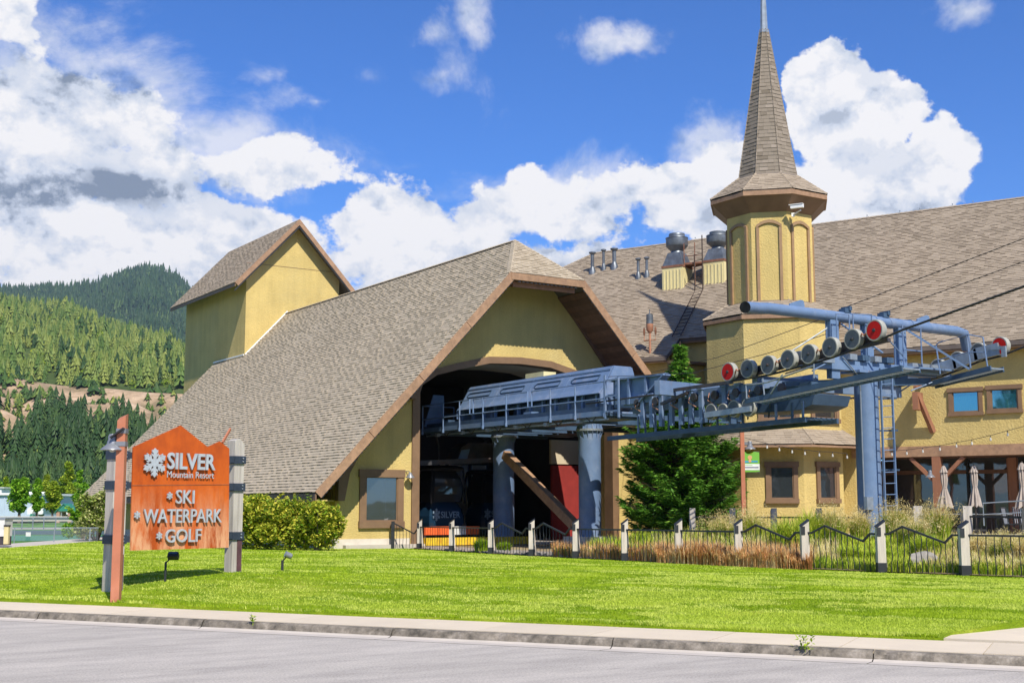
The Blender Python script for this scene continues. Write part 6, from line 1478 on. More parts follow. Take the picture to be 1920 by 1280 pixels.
# spotlights on the lawn
s1_ = thing('spotlight', 'black rectangular ground spotlight on a short stem under the sign', 'spotlight', P(325, 23.4))
q = P(325, 23.4); hd = onD(325, 1042, 23.4)
b = MB(); b.tube(q - Vector((0, 0, .05)), Vector((q.x, q.y, hd.z - .1)), .022, 8); b.build('stake', M['black'], s1_)
b = MB(); b.tube(Vector((q.x, q.y, hd.z - .12)), hd, .012, 8); b.build('stem', M['black'], s1_)
b = MB(); b.obox(hd, RD * .095, (VD * .7 + Vector((0, 0, .7))) * .05, (Vector((0, 0, .7)) - VD * .7) * .05); b.build('head', M['black'], s1_)
b = MB(); b.obox(hd - (VD * .1 - Vector((0, 0, .7))) * .0 + Vector((0, 0, .055)) - VD * .02, RD * .08, (VD * .7 + Vector((0, 0, .7))) * .03, (Vector((0, 0, .7)) - VD * .7) * .008); b.build('lens', M['glassc'], s1_)
s2_ = thing('spotlight', 'round black ground spotlight on a stake, alone on the lawn right of the sign', 'spotlight', P(539, 25.6))
q = P(539, 25.6); hd = onD(540, 1040, 25.6)
b = MB(); b.tube(q - Vector((0, 0, .05)), Vector((q.x, q.y, hd.z - .1)), .028, 8); b.build('stake', M['black'], s2_)
b = MB(); b.tube(Vector((q.x, q.y, hd.z - .12)), hd, .013, 8); b.build('stem', M['black'], s2_)
ax_ = (-RD * .8 + Vector((0, 0, .35)) - VD * .3).normalized(); b = MB(); b.lathe([(.03, -.09), (.055, -.07), (.062, .05), (.066, .06)], hd, ax_, 16); b.build('head', M['lampgrey'], s2_, smooth=True)
b = MB(); b.lathe([(.058, .061), (.0, .062)], hd, ax_, 16); b.build('lens', M['galv'], s2_)
# ================================================================ mountain-profile fence
fe = thing('fence', 'long fence of pale timber posts with black rails bent like mountain peaks', 'fence', P(790, 47))
zig = {2, 3, 7, 8, 9}
def fpost(px, D, hpx=None, par=None, H_=1.08, w=.17):
    par = par or fe; p = P(px, D); fdir = None; z0 = p.z - .08; p = Vector((p.x, p.y, 0)); a_ = RD; d_ = VD; ht = z0 + H_ + .08
    # faces the lawn: front narrower at the top, sloping cut
    b = MB(); lo = [p - a_ * w / 2 - d_ * w / 2, p + a_ * w / 2 - d_ * w / 2, p + a_ * w / 2 + d_ * w / 2, p - a_ * w / 2 + d_ * w / 2]
    tilt = [0, .14, .17, .03]
    vs = [Vector((q.x, q.y, z0)) for q in lo] + [Vector((q.x, q.y, ht - .16 + t)) for q, t in zip(lo, tilt)]
    b.add(vs, [(3, 2, 1, 0), (4, 5, 6, 7), (0, 1, 5, 4), (1, 2, 6, 5), (2, 3, 7, 6), (3, 0, 4, 7)]); po = b.build('post', M['postwood'], par)
    b = MB(); e = 1.12; q4 = [p + (q - p) * e for q in lo]; b.add([Vector((q.x, q.y, ht - .155 + t)) for q, t in zip(q4, tilt)] + [Vector((q.x, q.y, ht - .145 + t)) for q, t in zip(q4, tilt)], [(3, 2, 1, 0), (4, 5, 6, 7), (0, 1, 5, 4), (1, 2, 6, 5), (2, 3, 7, 6), (3, 0, 4, 7)])
    b.obox(p - a_ * w * .30 - d_ * (w / 2 + .006) + Vector((0, 0, ht - .23)), a_ * w * .25, d_ * .008, (0, 0, .09)); b.build('cap', M['black'], po)
    b = MB(); b.obox(p + Vector((0, 0, z0 + .17)), a_ * (w / 2 + .008), d_ * (w / 2 + .008), (0, 0, .12)); b.build('base_shoe', M['black'], po)
    b = MB(); b.prism([p + a_ * w / 2 + d_ * .02 + Vector((0, 0, z0 + .2)), p + a_ * (w / 2 + .05) + d_ * .02 + Vector((0, 0, z0 + .2)), p + a_ * (w / 2 + .002) + d_ * .02 + Vector((0, 0, ht - .3))], d_ * .06); b.build('side_wedge', M['postwood'], po)
    return p
def rail_section(p0, p1, z0, z1, zg, par, rr=.020, n=13, rh=.80, nm='rail', wav=True, mm='black'):
    P0, P1 = Vector((p0.x, p0.y, z0 + rh)), Vector((p1.x, p1.y, z1 + rh))
    if zg: prof = [(0, 0), (.10, 0), (.28, .155), (.78, -.155), (.87, .0), (1, 0)]
    else: prof = [(0, 0), (1, 0)]
    pts = [P0.lerp(P1, t) + Vector((0, 0, h)) for t, h in prof]; b = MB()
    for i in range(len(pts) - 1): b.beam(pts[i] - (pts[i + 1] - pts[i]).normalized() * .012, pts[i + 1] + (pts[i + 1] - pts[i]).normalized() * .012, .045, .04)
    b.build(nm, M[mm], par)
    rz0 = lambda t: float(np.interp(t, [q[0] for q in prof], [q[1] for q in prof]))
    for i in range(n):
        t = (i + .8) / (n + .6); top = P0.lerp(P1, t) + Vector((0, 0, rz0(t) - .02)); bot = Vector((top.x, top.y, lerp(z0, z1, t) + .02)); L_ = top.z - bot.z; b = MB()
        if wav: q = [top + (P1 - P0).normalized() * (random.uniform(-.03, .03) if 0 < k < 5 else 0) - Vector((0, 0, L_ * k / 5)) for k in range(6)]
        else: q = [top, bot]
        b.sweep(q, .0095, 5, caps=False); b.build('baluster', M['black'], par)
fp = [fpost(px, D) for px, D in zip(FPX, FD)]
for i in range(len(FPX) - 1):
    rail_section(fp[i], fp[i + 1], gz(FPX[i], FD[i]), gz(FPX[i + 1], FD[i + 1]), i in zig, fe, n=13 if i < 10 else 10, wav=True)
# short stepped length joining the fence to the hall wall
h0 = P(741, 47.6); hp_ = Vector((h0.x, h0.y, 0))
b = MB(); b.obox(hp_ + Vector((0, 0, h0.z + .48)), RD * .06, VD * .06, (0, 0, .52)); b.build('end_post', M['black'], fe)
pts = [hp_ + Vector((0, 0, h0.z + .95)), hp_.lerp(fp[0], .8) + Vector((0, 0, .72)), Vector((fp[0].x, fp[0].y, 1.0))]; b = MB(); b.beam(pts[0], pts[1], .04, .04); b.beam(pts[1], pts[2], .04, .04); b.build('rail', M['black'], fe)
for i in range(7): t = (i + 1) / 8; top = hp_.lerp(fp[0], t) + Vector((0, 0, lerp(h0.z + .93, .74, min(1, t / .8)))); b = MB(); b.sweep([top, top + RD * .015 - Vector((0, 0, .3)), Vector((top.x, top.y, .2))], .0095, 5, caps=False); b.build('baluster', M['black'], fe)
# ================================================================ wood posts and rails of the terrace fence
f2 = thing('terrace_fence', 'second lower fence of weathered posts with dark rails along the terrace edge', 'fence', P(1790, 34))
TP = [(1292, 40.5), (1366, 40), (1442, 39.4), (1525, 38.6), (1612, 37.6), (1706, 36), (1797, 34.4), (1911, 32.6)]
tp_ = []
for px_, D in TP:
    p = G(px_, D); z0 = gz(px_, D) - .1; w = .24 if px_ > 1650 else .17; top = EYE + (951.7 - (948 if px_ > 1700 else 952)) / FOC * D
    b = MB(); lo = [p - RD * w / 2 - VD * w / 2, p + RD * w / 2 - VD * w / 2, p + RD * w / 2 + VD * w / 2, p - RD * w / 2 + VD * w / 2]
    b.add([Vector((q.x, q.y, z0)) for q in lo] + [Vector((q.x, q.y, top + t)) for q, t in zip(lo, (0, .0, -.12, -.1))], [(3, 2, 1, 0), (4, 5, 6, 7), (0, 1, 5, 4), (1, 2, 6, 5), (2, 3, 7, 6), (3, 0, 4, 7)]); b.build('post', M['greywood'], f2); tp_.append((p, top))
for i in range(len(TP) - 1):
    (p, t), (q, t2) = tp_[i], tp_[i + 1]; b = MB(); b.beam(Vector((p.x, p.y, t - .28)), Vector((q.x, q.y, t2 - .28)), .04, .05); b.build('rail', M['black'], f2)
    for k in range(11): u_ = (k + .7) / 11.4; c = p.lerp(q, u_); tt = lerp(t, t2, u_) - .3; b = MB(); b.sweep([Vector((c.x, c.y, tt)), Vector((c.x, c.y, tt - .35)) + RD * .015, Vector((c.x, c.y, tt - .75))], .01, 4, caps=False); b.build('baluster', M['black'], f2)
# ================================================================ second lamp post with banner, string lights
l2 = thing('lamp_post', 'salmon lamp post carrying a green and white banner in front of the tower bay', 'lamp post', P(1387, 42.0))
bq = G(1387, 42.0); bz = gz(1387, 42.0); zt2 = onD(1386, 797, 42).z
b = MB(); b.beam(Vector((bq.x, bq.y, bz - .1)), Vector((bq.x, bq.y, zt2)), .13, .13, up=VD); b.build('post', M['salmon'], l2)
bl = onD(1406, 838, 42.0); bell(l2, bl, 1.0)
b = MB(); b.beam(Vector((bq.x, bq.y, bl.z + .12)), bl + Vector((0, 0, .12)), .05, .09); b.build('arm', M['lampgrey'], l2)
bn0, bn1 = onD(1391, 884.5, 41.95), onD(1423.5, 846.5, 41.95)
M['banner_green'] = mat('banner_green_print', (0.16, 0.42, 0.05), 0.7, var=0.05); M['banner_white'] = mat('banner_white_print', (0.7, 0.72, 0.68), 0.7); M['banner_blue'] = mat('banner_blue_print', (0.05, 0.28, 0.45), 0.7); M['banner_ink'] = mat('banner_dark_ink', (0.04, 0.05, 0.12), 0.7); M['banner_tan'] = mat('banner_tan_print', (0.6, 0.35, 0.15), 0.7)
def sheet(nm, fx0, fz0, fx1, fz1, mm, off, par):
    a = bn0 + RD * (bn1 - bn0).dot(RD) * fx0 + Vector((0, 0, (bn1.z - bn0.z) * fz0)) - VD * off; w_ = (bn1 - bn0).dot(RD) * (fx1 - fx0); h = (bn1.z - bn0.z) * (fz1 - fz0)
    b = MB(); b.prism([a, a + RD * w_, a + RD * w_ + Vector((0, 0, h)), a + Vector((0, 0, h))], VD * .004); return b.build(nm, M[mm], par)
bn = sheet('banner', 0, 0, 1, 1, 'banner_green', 0, l2)
sheet('white_field', .04, .10, 1, .40, 'banner_white', .006, bn); sheet('printed_line', .1, .20, .94, .25, 'banner_ink', .010, bn); sheet('printed_line', .12, .32, .6, .345, 'banner_green', .010, bn)
sheet('blue_patch', .08, .46, .46, .55, 'banner_blue', .006, bn); sheet('blue_patch', .54, .48, .9, .56, 'banner_blue', .006, bn)
b = MB(); ccn = bn0 + RD * .27 + Vector((0, 0, .45)) - VD * .008; b.lathe([(.0, .004), (.07, .003), (.075, 0)], ccn + Vector((0, 0, .02)), -VD, 12); b.lathe([(.0, .004), (.05, .003)], ccn + Vector((0, 0, -.09)), -VD, 10); b.build('printed_motif', M['banner_tan'], bn)
b = MB(); cc2 = bn0 + RD * .14 + Vector((0, 0, .665)) - VD * .008; b.prism([cc2, cc2 + RD * .26, cc2 + RD * .2 - Vector((0, 0, .07)), cc2 + RD * .06 - Vector((0, 0, .07))], VD * .003); b.build('printed_motif', M['lawn'], bn)
for z_ in (bn0.z, bn1.z): b = MB(); b.tube(Vector((bq.x, bq.y, z_)), Vector((bn1.x, bn1.y, z_)), .012, 6); b.build('banner_rod', M['black'], l2)
def string_lights(label, pts, bulbs):
    t = thing('string_lights', label, 'string lights', pts[0]); b = MB(); b.sweep(pts, .008, 4); b.build('wire', M['black'], t)
    for p in bulbs:
        b = MB(); b.lathe([(.012, .0), (.012, -.06)], p, n=6); sk = b.build('socket', M['black'], t)
        b = MB(); b.lathe([(.012, -.06), (.033, -.12), (.03, -.16), (0, -.175)], p, n=8); b.build('bulb', M['bulb'], t, smooth=True)
s0 = onD(1384, 817, 42)
ln = [(1438, 837), (1461, 842), (1485, 846), (1509, 849), (1536, 852), (1561, 853), (1588, 856)]
pts = [s0] + [onD(x, y - 6, 42 + (i + 1) * .25) for i, (x, y) in enumerate(ln)]
string_lights('string of clear bulbs from the salmon banner post along the tower bay', pts, pts[1:])
ln = [(1672, 849), (1700, 847), (1730, 843), (1762, 839), (1793, 833), (1822, 828), (1857, 820), (1889, 811)]
pts = [onD(1640, 850, 43)] + [onD(x, y - 4, 43.2 - i * .5) for i, (x, y) in enumerate(ln)] + [onD(1960, 788, 38)]
string_lights('string of clear bulbs crossing in front of the terrace beam', pts, pts[1:-1])
# ================================================================ terrace furniture
def umbrella(px, ytop, ybot, D, wtop, wbot, label):
    t = thing('patio_umbrella', label, 'umbrella', G(px, D, ZT), 'closed patio umbrellas on the terrace'); k = D / FOC
    base = G(px, D); zt_, zb_ = EYE + (951.7 - ytop) * k, EYE + (951.7 - ybot) * k; H_ = zt_ - zb_
    b = MB(); b.tube(Vector((base.x, base.y, ZT)), Vector((base.x, base.y, zt_ + .03)), .022, 8); b.build('pole', M['umbpole'], t)
    def folds(prof, n, nm, ph=0):
        vs = []; N_ = n * 4
        for f_, r_ in prof:
            for i in range(N_):
                a = 2 * math.pi * i / N_; rr = r_ * (1 + .24 * (math.cos(n * a + ph + f_ * 1.5)) + .06 * math.sin(3 * a + f_ * 9)); vs.append(Vector((base.x + rr * math.cos(a), base.y + rr * math.sin(a), zb_ + H_ * f_ - (.04 * math.cos(n * a + ph) if f_ < .05 else 0))))
        b = MB(); b.add(vs, [(i * N_ + k_, i * N_ + (k_ + 1) % N_, (i + 1) * N_ + (k_ + 1) % N_, (i + 1) * N_ + k_) for i in range(len(prof) - 1) for k_ in range(N_)]); b.build(nm, M['umb'], t, smooth=True)
    w1, w2 = wtop * k / 2, wbot * k / 2
    folds([(0, w2), (.2, w2 * .74), (.38, w1 * .85), (.47, w1 * .62), (.52, w1 * .72), (.65, w1 * .9), (.8, w1 * .85), (.9, w1 * .6)], 8, 'canopy')
    folds([(.83, w1 * 1.12), (.9, w1 * .8), (.97, w1 * .42), (1.0, w1 * .1)], 8, 'vent_cap', 1)
    b = MB(); b.lathe([(w1 * .68, H_ * .47), (w1 * .66, H_ * .49)], Vector((base.x, base.y, zb_)), n=16); b.build('tie_strap', M['umb'], t)
umbrella(1759, 873, 951, 40.5, 12, 25, 'closed taupe umbrella in front of the red timber porch post')
umbrella(1815, 873, 949, 41, 12, 21, 'closed taupe umbrella between the porch post and the right edge, the slimmest')
umbrella(1904, 867, 951, 37.5, 13, 26, 'closed taupe umbrella nearest the right edge of the photo')
def chair(px, D, rot, label):
    t = thing('patio_chair', label, 'chair', G(px, D, ZT), 'black slatted terrace chairs'); o = G(px, D, ZT); ca_, sa_ = math.cos(rot), math.sin(rot); ax = Vector((ca_, sa_, 0)); ay = Vector((-sa_, ca_, 0))
    def pt(x, y, z): return o + ax * x + ay * y + Vector((0, 0, z))
    for sx in (-1, 1):
        b = MB(); b.sweep([pt(sx * .25, -.22, 0), pt(sx * .25, -.22, .62), pt(sx * .25, .2, .64)], .015, 6); b.build('front_leg', M['black'], t)
        b = MB(); b.sweep([pt(sx * .25, .28, 0), pt(sx * .25, .22, .42), pt(sx * .25, .32, .95)], .015, 6); b.build('rear_leg', M['black'], t)
    for i in range(7): b = MB(); b.sweep([pt(-.2 + i * .067, .23, .46), pt(-.2 + i * .067, .30, .7), pt(-.2 + i * .067, .33, .93)], .013, 4); b.build('back_slat', M['lampgrey'], t)
    b = MB(); b.obox(pt(0, 0, .44), ax * .25, ay * .23, (0, 0, .015)); b.build('seat', M['black'], t)
    b = MB(); b.tube(pt(-.25, .32, .94), pt(.25, .32, .94), .015, 6); b.build('top_rail', M['black'], t)
chair(1885, 38.6, R(20), 'slatted metal chair with lit back slats beside the rightmost umbrella'); chair(1718, 41.5, R(200), 'dark slatted chair left of the first umbrella'); chair(1742, 42.3, R(120), 'dark chair half hidden by the red porch post'); chair(1905, 40.0, R(-30), 'dark chair partly behind the rightmost umbrella')
def table(px, D, label):
    t = thing('patio_table', label, 'table', G(px, D, ZT), 'round terrace tables'); o = G(px, D, ZT)
    b = MB(); b.lathe([(.5, .71), (.52, .73), (.5, .745), (0, .746)], o, n=24); b.build('table_top', M['galv'], t); b = MB(); b.lathe([(.3, 0), (.28, .03), (.035, .06), (.035, .71)], o, n=12); b.build('pedestal', M['black'], t)
table(1850, 40.2, 'round grey terrace table between the two right umbrellas'); table(1735, 40.6, 'round terrace table behind the pale plumed grasses'); table(1789, 42.5, 'round terrace table in the shade of the porch')
rf = thing('railing_frame', 'thin grey metal handrail frame on the terrace in front of the rightmost umbrella', 'railing', G(1842, 35.5, ZT))
b = MB(); b.sweep([onD(1845, 985, 35.5), onD(1843, 943, 35.5), onD(1925, 938, 35)], .02, 6); b.build('rail', M['galv'], rf); b = MB(); b.sweep([onD(1843, 964, 35.5), onD(1925, 960, 35)], .015, 6); b.build('mid_rail', M['galv'], rf)
pw_ = thing('sconce', 'grey dome lamp on the red timber porch post', 'lamp', Wp(sp_, WO - .2, 2.1)); bell(pw_, onD(1744, 891, 44.2), .9)
# ================================================================ plants
def leaf_quads(pos, size, rg, flat=.5, asp=.55, up=None):
    """diamond leaves with random tilt at given points"""
    n = len(pos); a = rg.uniform(0, 2 * math.pi, n); t = rg.normal(0, flat, n); t2 = rg.normal(0, flat, n)
    ex = np.stack([np.cos(a) * np.cos(t), np.sin(a) * np.cos(t), np.sin(t)], 1)
    ey = np.stack([-np.sin(a) * np.cos(t2), np.cos(a) * np.cos(t2), np.sin(t2)], 1)
    s = (size * rg.uniform(.6, 1.3, n))[:, None]
    return np.stack([pos - ex * s, pos - ey * s * asp, pos + ex * s, pos + ey * s * asp], 1)
def shrub(name, label, cat, c, rx, ry, h, n, size, m, seed, lobes=14, group=None, trunk=True, base=.0):
    rg = np.random.default_rng(seed); t = thing(name, label, cat, c, group); c = np.array(c)
    L_ = []
    for i in range(lobes):
        a = rg.uniform(0, 2 * math.pi); r = rg.uniform(0, .72) ; z = rg.uniform(.22, .80) if i > 2 else .75
        k = (1 - .55 * max(0, z - .4))
        L_.append((math.cos(a) * r * rx * k, math.sin(a) * r * ry * k, base + z * (h - base), rg.uniform(.26, .42)))
    P_, T_ = [], []
    for (x, y, z, r) in L_:
        k = n // lobes; d = rg.normal(0, 1, (k, 3)); d /= np.linalg.norm(d, axis=1)[:, None]; rad = rg.uniform(.55, 1.08, k) ** .6
        p = d * rad[:, None] * np.array([r * rx, r * ry, r * h * .62]) + np.array([x, y, z]); P_.append(p); T_.append(np.clip(rg.normal(.5, .22, k) + .12 * rg.normal() , .01, .99))
    for i in range(34):                                      # arching shoots break the outline
        a = rg.uniform(0, 6.283); q = rg.uniform(.3, 1.0); b0 = np.array([math.cos(a) * rx * .55 * q, math.sin(a) * ry * .55 * q, h * rg.uniform(.45, .8)]); e_ = np.array([math.cos(a) * rx * .5, math.sin(a) * ry * .5, h * rg.uniform(.05, .42)]) * rg.uniform(.4, 1.0)
        u_ = rg.random(36)[:, None]; P_.append(b0 + e_ * u_ + rg.normal(0, .035, (36, 3))); T_.append(np.clip(rg.normal(.62, .2, 36), .01, .99))
    p = np.concatenate(P_); tt = np.concatenate(T_); k = p[:, 2] > .03; p, tt = p[k], tt[k]
    np_mesh('foliage', leaf_quads(p + c, size, rg), 4, tt, M[m], t)
    b = MB(); C_ = Vector(c)
    for i in range(7):
        x, y, z, r = L_[i % lobes]; b.sweep([C_ + Vector((x * .1, y * .1, -.05)), C_ + Vector((x * .5, y * .5, z * .5)), C_ + Vector((x, y, z))], [.035 * h ** .5, .022 * h ** .5, .01], 5)
    b.build('stems', M['bark'], t); return t
def tree(label, px, ytop, ybase, wpx, D, m, seed, group='young trees beyond the playing field', trunk_h=.25, size=.16, n=5200):
    k = D / FOC; h = (ybase - ytop) * k; c = G(px, D); c.z = EYE + (951.7 - ybase) * k; r = wpx / 2 * k; rg = np.random.default_rng(seed)
    t = thing('broadleaf_tree', label, 'tree', c, group); C_ = np.array(c); P_, T_ = [], []; L_ = []
    for i in range(26):
        z = rg.uniform(trunk_h, .95); prof = math.sin(math.pi * min(1, ((z - trunk_h) / (1 - trunk_h)) ** .75 * .86 + .14)) ; a = rg.uniform(0, 6.28); q = rg.uniform(.1, .72) * r * prof
        L_.append((math.cos(a) * q, math.sin(a) * q, z * h, rg.uniform(.26, .42) * r * (.55 + .6 * prof)))
    for (x, y, z, rr) in L_:
        kk = n // 26; d = rg.normal(0, 1, (kk, 3)); d /= np.linalg.norm(d, axis=1)[:, None]; p = d * (rg.uniform(.3, 1.1, kk) ** .7)[:, None] * rr + np.array([x, y, z]); P_.append(p); T_.append(np.clip(rg.normal(.5, .2, kk) + .15 * rg.normal(), .01, .99))
    np_mesh('crown', leaf_quads(np.concatenate(P_) + C_, size, rg), 4, np.concatenate(T_), M[m], t)
    b = MB(); b.sweep([c - Vector((0, 0, .1)), c + Vector((0, 0, h * .3)), c + Vector((.1, 0, h * .75))], [.03 * h, .022 * h, .006 * h], 8)
    for i in range(8): x, y, z, rr = L_[i]; b.sweep([c + Vector((0, 0, z * .6)), c + Vector((x * .8, y * .8, z))], [.01 * h, .004 * h], 5)
    b.build('trunk', M['bark'], t)
sh = P(490, 43.6); shrub('shrub', 'yellow green leafy shrub between the sign and the hall window, left of the middle', 'shrub', (sh.x, sh.y, sh.z - .1), 1.35, 1.1, 1.95, 9000, .07, 'shrub', 11, 26, 'shrubs against the station wall')
sh = P(548, 42.9); shrub('shrub', 'yellow green leafy shrub in the middle of the row under the low eave', 'shrub', (sh.x, sh.y, sh.z - .1), 1.35, 1.0, 1.8, 9000, .068, 'shrub', 12, 26, 'shrubs against the station wall')
sh = P(602, 42.3); shrub('shrub', 'yellow green shrub with arching shoots nearest the brown-framed window', 'shrub', (sh.x, sh.y, sh.z - .1), 1.05, .9, 1.7, 7000, .065, 'shrub', 16, 22, 'shrubs against the station wall')
sh = P(455, 46.0); shrub('shrub', 'green shrub mostly hidden behind the right sign post', 'shrub', (sh.x, sh.y, sh.z - .1), 1.2, 1.0, 2.0, 5000, .08, 'shrub', 13, 14, 'shrubs against the station wall')
sh = G(196, 60, .12); shrub('shrub', 'tall variegated green and cream shrub left of the sign, under the low eave', 'shrub', sh, 1.35, 1.2, 2.35, 9000, .085, 'shrubl', 14, 20)
sh = G(170, 63, .12); shrub('shrub', 'rounded green shrub at the far left corner of the station hall', 'shrub', sh, 1.0, 1.0, 1.7, 5000, .085, 'tree', 15, 14)
# big fir in front of the corner
def fir(px, D, ytop, rbase):
    c = P(px, D); k = D / FOC; H_ = EYE + (951.7 - ytop) * k - c.z; rg = np.random.default_rng(21)
    t = thing('fir_tree', 'bushy green fir tree with pointed tip between the station arch and tower bay', 'tree', c)
    P_, X_, T_, S_ = [], [], [], []; br = MB(); nb = 620
    for i in range(nb):
        f = (i + rg.random()) / nb; z = H_ * (.03 + .95 * f ** 1.1)
        g_ = z / H_; prof = (1 - .14 * g_ / .52) if g_ < .52 else (.86 * ((1 - g_) / .48) ** .8 if g_ < .72 else .30 * ((1 - g_) / .28) ** 1.1)
        if g_ < .12: prof *= .72 + g_ * 2.3
        Lb = max(.12, rbase * prof * rg.uniform(.72, 1.12)); a = rg.uniform(0, 6.283); dirv = np.array([math.cos(a), math.sin(a), 0.0]); side = np.array([-math.sin(a), math.cos(a), 0])
        m_ = max(6, int(Lb * 26)); u_ = np.sort(rg.uniform(.22, 1, m_)) if Lb > .5 else rg.uniform(0, 1, m_)
        rise = (.25 if g_ < .6 else .65); zz_ = z + Lb * (-.16 * np.sin(u_ * math.pi * .9) + rise * u_ ** 2 * .55) 
        base = dirv[None] * (Lb * u_)[:, None]; base[:, 2] = zz_
        for sg in (-1, 0, 1):
            L2 = Lb * .28 * (1.1 - u_) + .10; off = (side[None] * sg * .75 + dirv[None] * .65) * (L2 * rg.uniform(.3, 1.0, m_))[:, None]
            p = base + off; p[:, 2] += rg.normal(0, .02, m_) - .04 * abs(sg) * L2; P_.append(p)
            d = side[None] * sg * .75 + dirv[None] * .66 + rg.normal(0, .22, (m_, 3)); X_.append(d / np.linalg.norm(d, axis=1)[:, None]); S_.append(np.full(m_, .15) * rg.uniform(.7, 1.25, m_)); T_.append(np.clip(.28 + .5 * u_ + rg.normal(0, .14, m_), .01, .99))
        br.sweep([c + Vector((0, 0, z)), c + Vector((dirv[0] * Lb * .5, dirv[1] * Lb * .5, z - Lb * .1)), c + Vector((dirv[0] * Lb * .95, dirv[1] * Lb * .95, z + Lb * rise * .4))], [.018, .010, .004], 4, caps=False)
    P_ = np.concatenate(P_) + np.array(c); X_ = np.concatenate(X_); S_ = np.concatenate(S_)[:, None]; T_ = np.concatenate(T_); n = len(P_)
    Zc = np.cross(X_, rg.normal(0, .35, (n, 3)) + np.array([0, 0, 1])); Zc /= np.linalg.norm(Zc, axis=1)[:, None]
    V1 = np.stack([P_ - X_ * S_ * .5, P_ - Zc * S_ * .24, P_ + X_ * S_, P_ + Zc * S_ * .24], 1)
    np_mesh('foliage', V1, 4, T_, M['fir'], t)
    br.build('branches', M['bark'], t); b = MB(); b.sweep([c - Vector((0, 0, .1)), c + Vector((0, 0, H_ * .5)), c + Vector((0, 0, H_))], [.13, .07, .01], 8); b.build('trunk', M['bark'], t)
fir(1275, 45.5, 640, 2.25)
def blades(pos, h, w, lean, rg, wide=1.0):
    """three-triangle bent blades"""
    n = len(pos); a = rg.uniform(0, 6.283, n); dx = np.stack([np.cos(a), np.sin(a), np.zeros(n)], 1); sx = np.stack([-np.sin(a), np.cos(a), np.zeros(n)], 1) * w[:, None]
    mid = pos + np.array([0, 0, 1.0]) * (h * .6)[:, None] + dx * (lean * h * .25)[:, None]; tip = pos + np.array([0, 0, 1.0]) * (h * (1 - lean * .35))[:, None] + dx * (lean * h)[:, None]
    return np.stack([np.stack([pos - sx, pos + sx, mid - sx * .8], 1), np.stack([pos + sx, mid + sx * .8, mid - sx * .8], 1), np.stack([mid - sx * .8, mid + sx * .8, tip], 1)], 1).reshape(-1, 3, 3)
def clump(px, D, h, r, kind, label, seed, n=1000):
    rg = np.random.default_rng(seed); c = P(px, D); t = thing('ornamental_grass', label, 'ornamental grass', c, 'ornamental grasses in the bed'); C_ = np.array(c)
    a = rg.uniform(0, 6.28, n); q = rg.random(n) ** .6 * r * .38; pos = np.stack([np.cos(a) * q, np.sin(a) * q, np.zeros(n) - .03], 1) + C_
    hh = h * rg.uniform(.55, 1.0, n) * (1 - .25 * (q / (r * .38))); ln = rg.uniform(.1, .75, n) * (r / h) * 1.1
    main = {'green': 'ogreen', 'straw': 'ogreen', 'dry': 'ostraw', 'red': 'ored'}[kind]
    np_mesh('leaf_blades', blades(pos, hh, np.full(n, .013 if kind == 'green' else .010), ln, rg), 3, np.repeat(np.clip(rg.normal(.5, .22, n), .01, .99), 3), M[main], t)
    if kind in ('straw', 'dry'):
        m_ = n // (3 if kind == 'straw' else 9); s = rg.choice(n, m_, False); p = pos[s]; hs = hh[s] * 1.25; l_ = ln[s] * .9
        V = blades(p, hs, np.full(m_, .006), l_, rg)
        tips = V.reshape(m_, 3, 3, 3)[:, 2, 2]; q_ = np.repeat(tips, 7, 0) + rg.normal(0, .035, (m_ * 7, 3)) * np.array([1, 1, 1.6]) - np.array([0, 0, .06])
        lf = leaf_quads(q_, .035, rg, 1.0, .3)[:, :3]
        np_mesh('seed_heads', np.concatenate([V, lf]), 3, rg.uniform(.1, .9, m_ * 3 + m_ * 7), M['ostraw'], t)
    return t
CL = [(905, 41.6, .62, .6, 'green', 'dark green tussock behind the first bent rail of the fence'), (945, 41.0, .5, .5, 'green', 'small green tussock right of the first one, under the striped column'),
      (1080, 38.5, .45, .6, 'green', 'low green tussock at the foot of the front column'), (1195, 38, .75, .9, 'green', 'bright green clump left of the fir tree foot'), (1225, 39.5, .6, .7, 'green', 'second bright green clump under the left of the fir'),
      (1345, 35.5, .95, .9, 'straw', 'yellowish plumed clump left of the banner post'), (1400, 34.5, 1.15, .9, 'straw', 'tall yellow green clump at the foot of the banner post'),
      (1468, 31.3, 1.35, 1.15, 'green', 'tall bright green clump under the large bay window'), (1508, 32.5, 1.35, .95, 'green', 'upright green clump between the two bay windows'), (1548, 32.5, 1.2, .85, 'straw', 'green clump with straw tips under the narrow bay window'),
      (1600, 34.5, .9, .6, 'straw', 'small clump left of the lift tower foot'), (1668, 33.2, 1.15, .8, 'straw', 'pale plumed clump right of the lift tower foot'), (1700, 31.5, .9, .8, 'straw', 'plumed clump behind the third last fence peak'),
      (1742, 32.2, 1.15, .8, 'straw', 'pale plumed clump below the left umbrella'), (1722, 29.5, .8, .9, 'green', 'green clump behind the grey boulder'), (1820, 29.5, .6, .9, 'dry', 'low straw clump behind the flat rail at right'),
      (1870, 28.0, .75, .9, 'straw', 'straw and green clump near the right edge of the photo'), (1915, 27.2, .8, .8, 'dry', 'dry straw clump at the right edge of the photo'), (1580, 29.5, .6, .9, 'green', 'low green clump before the lift tower'), (1640, 29.2, .5, .8, 'green', 'low green clump behind the post by the lift tower')]
for i, (px, D, h, r, kd, lb) in enumerate(CL): clump(px, D, h, r, kd, lb, 300 + i)
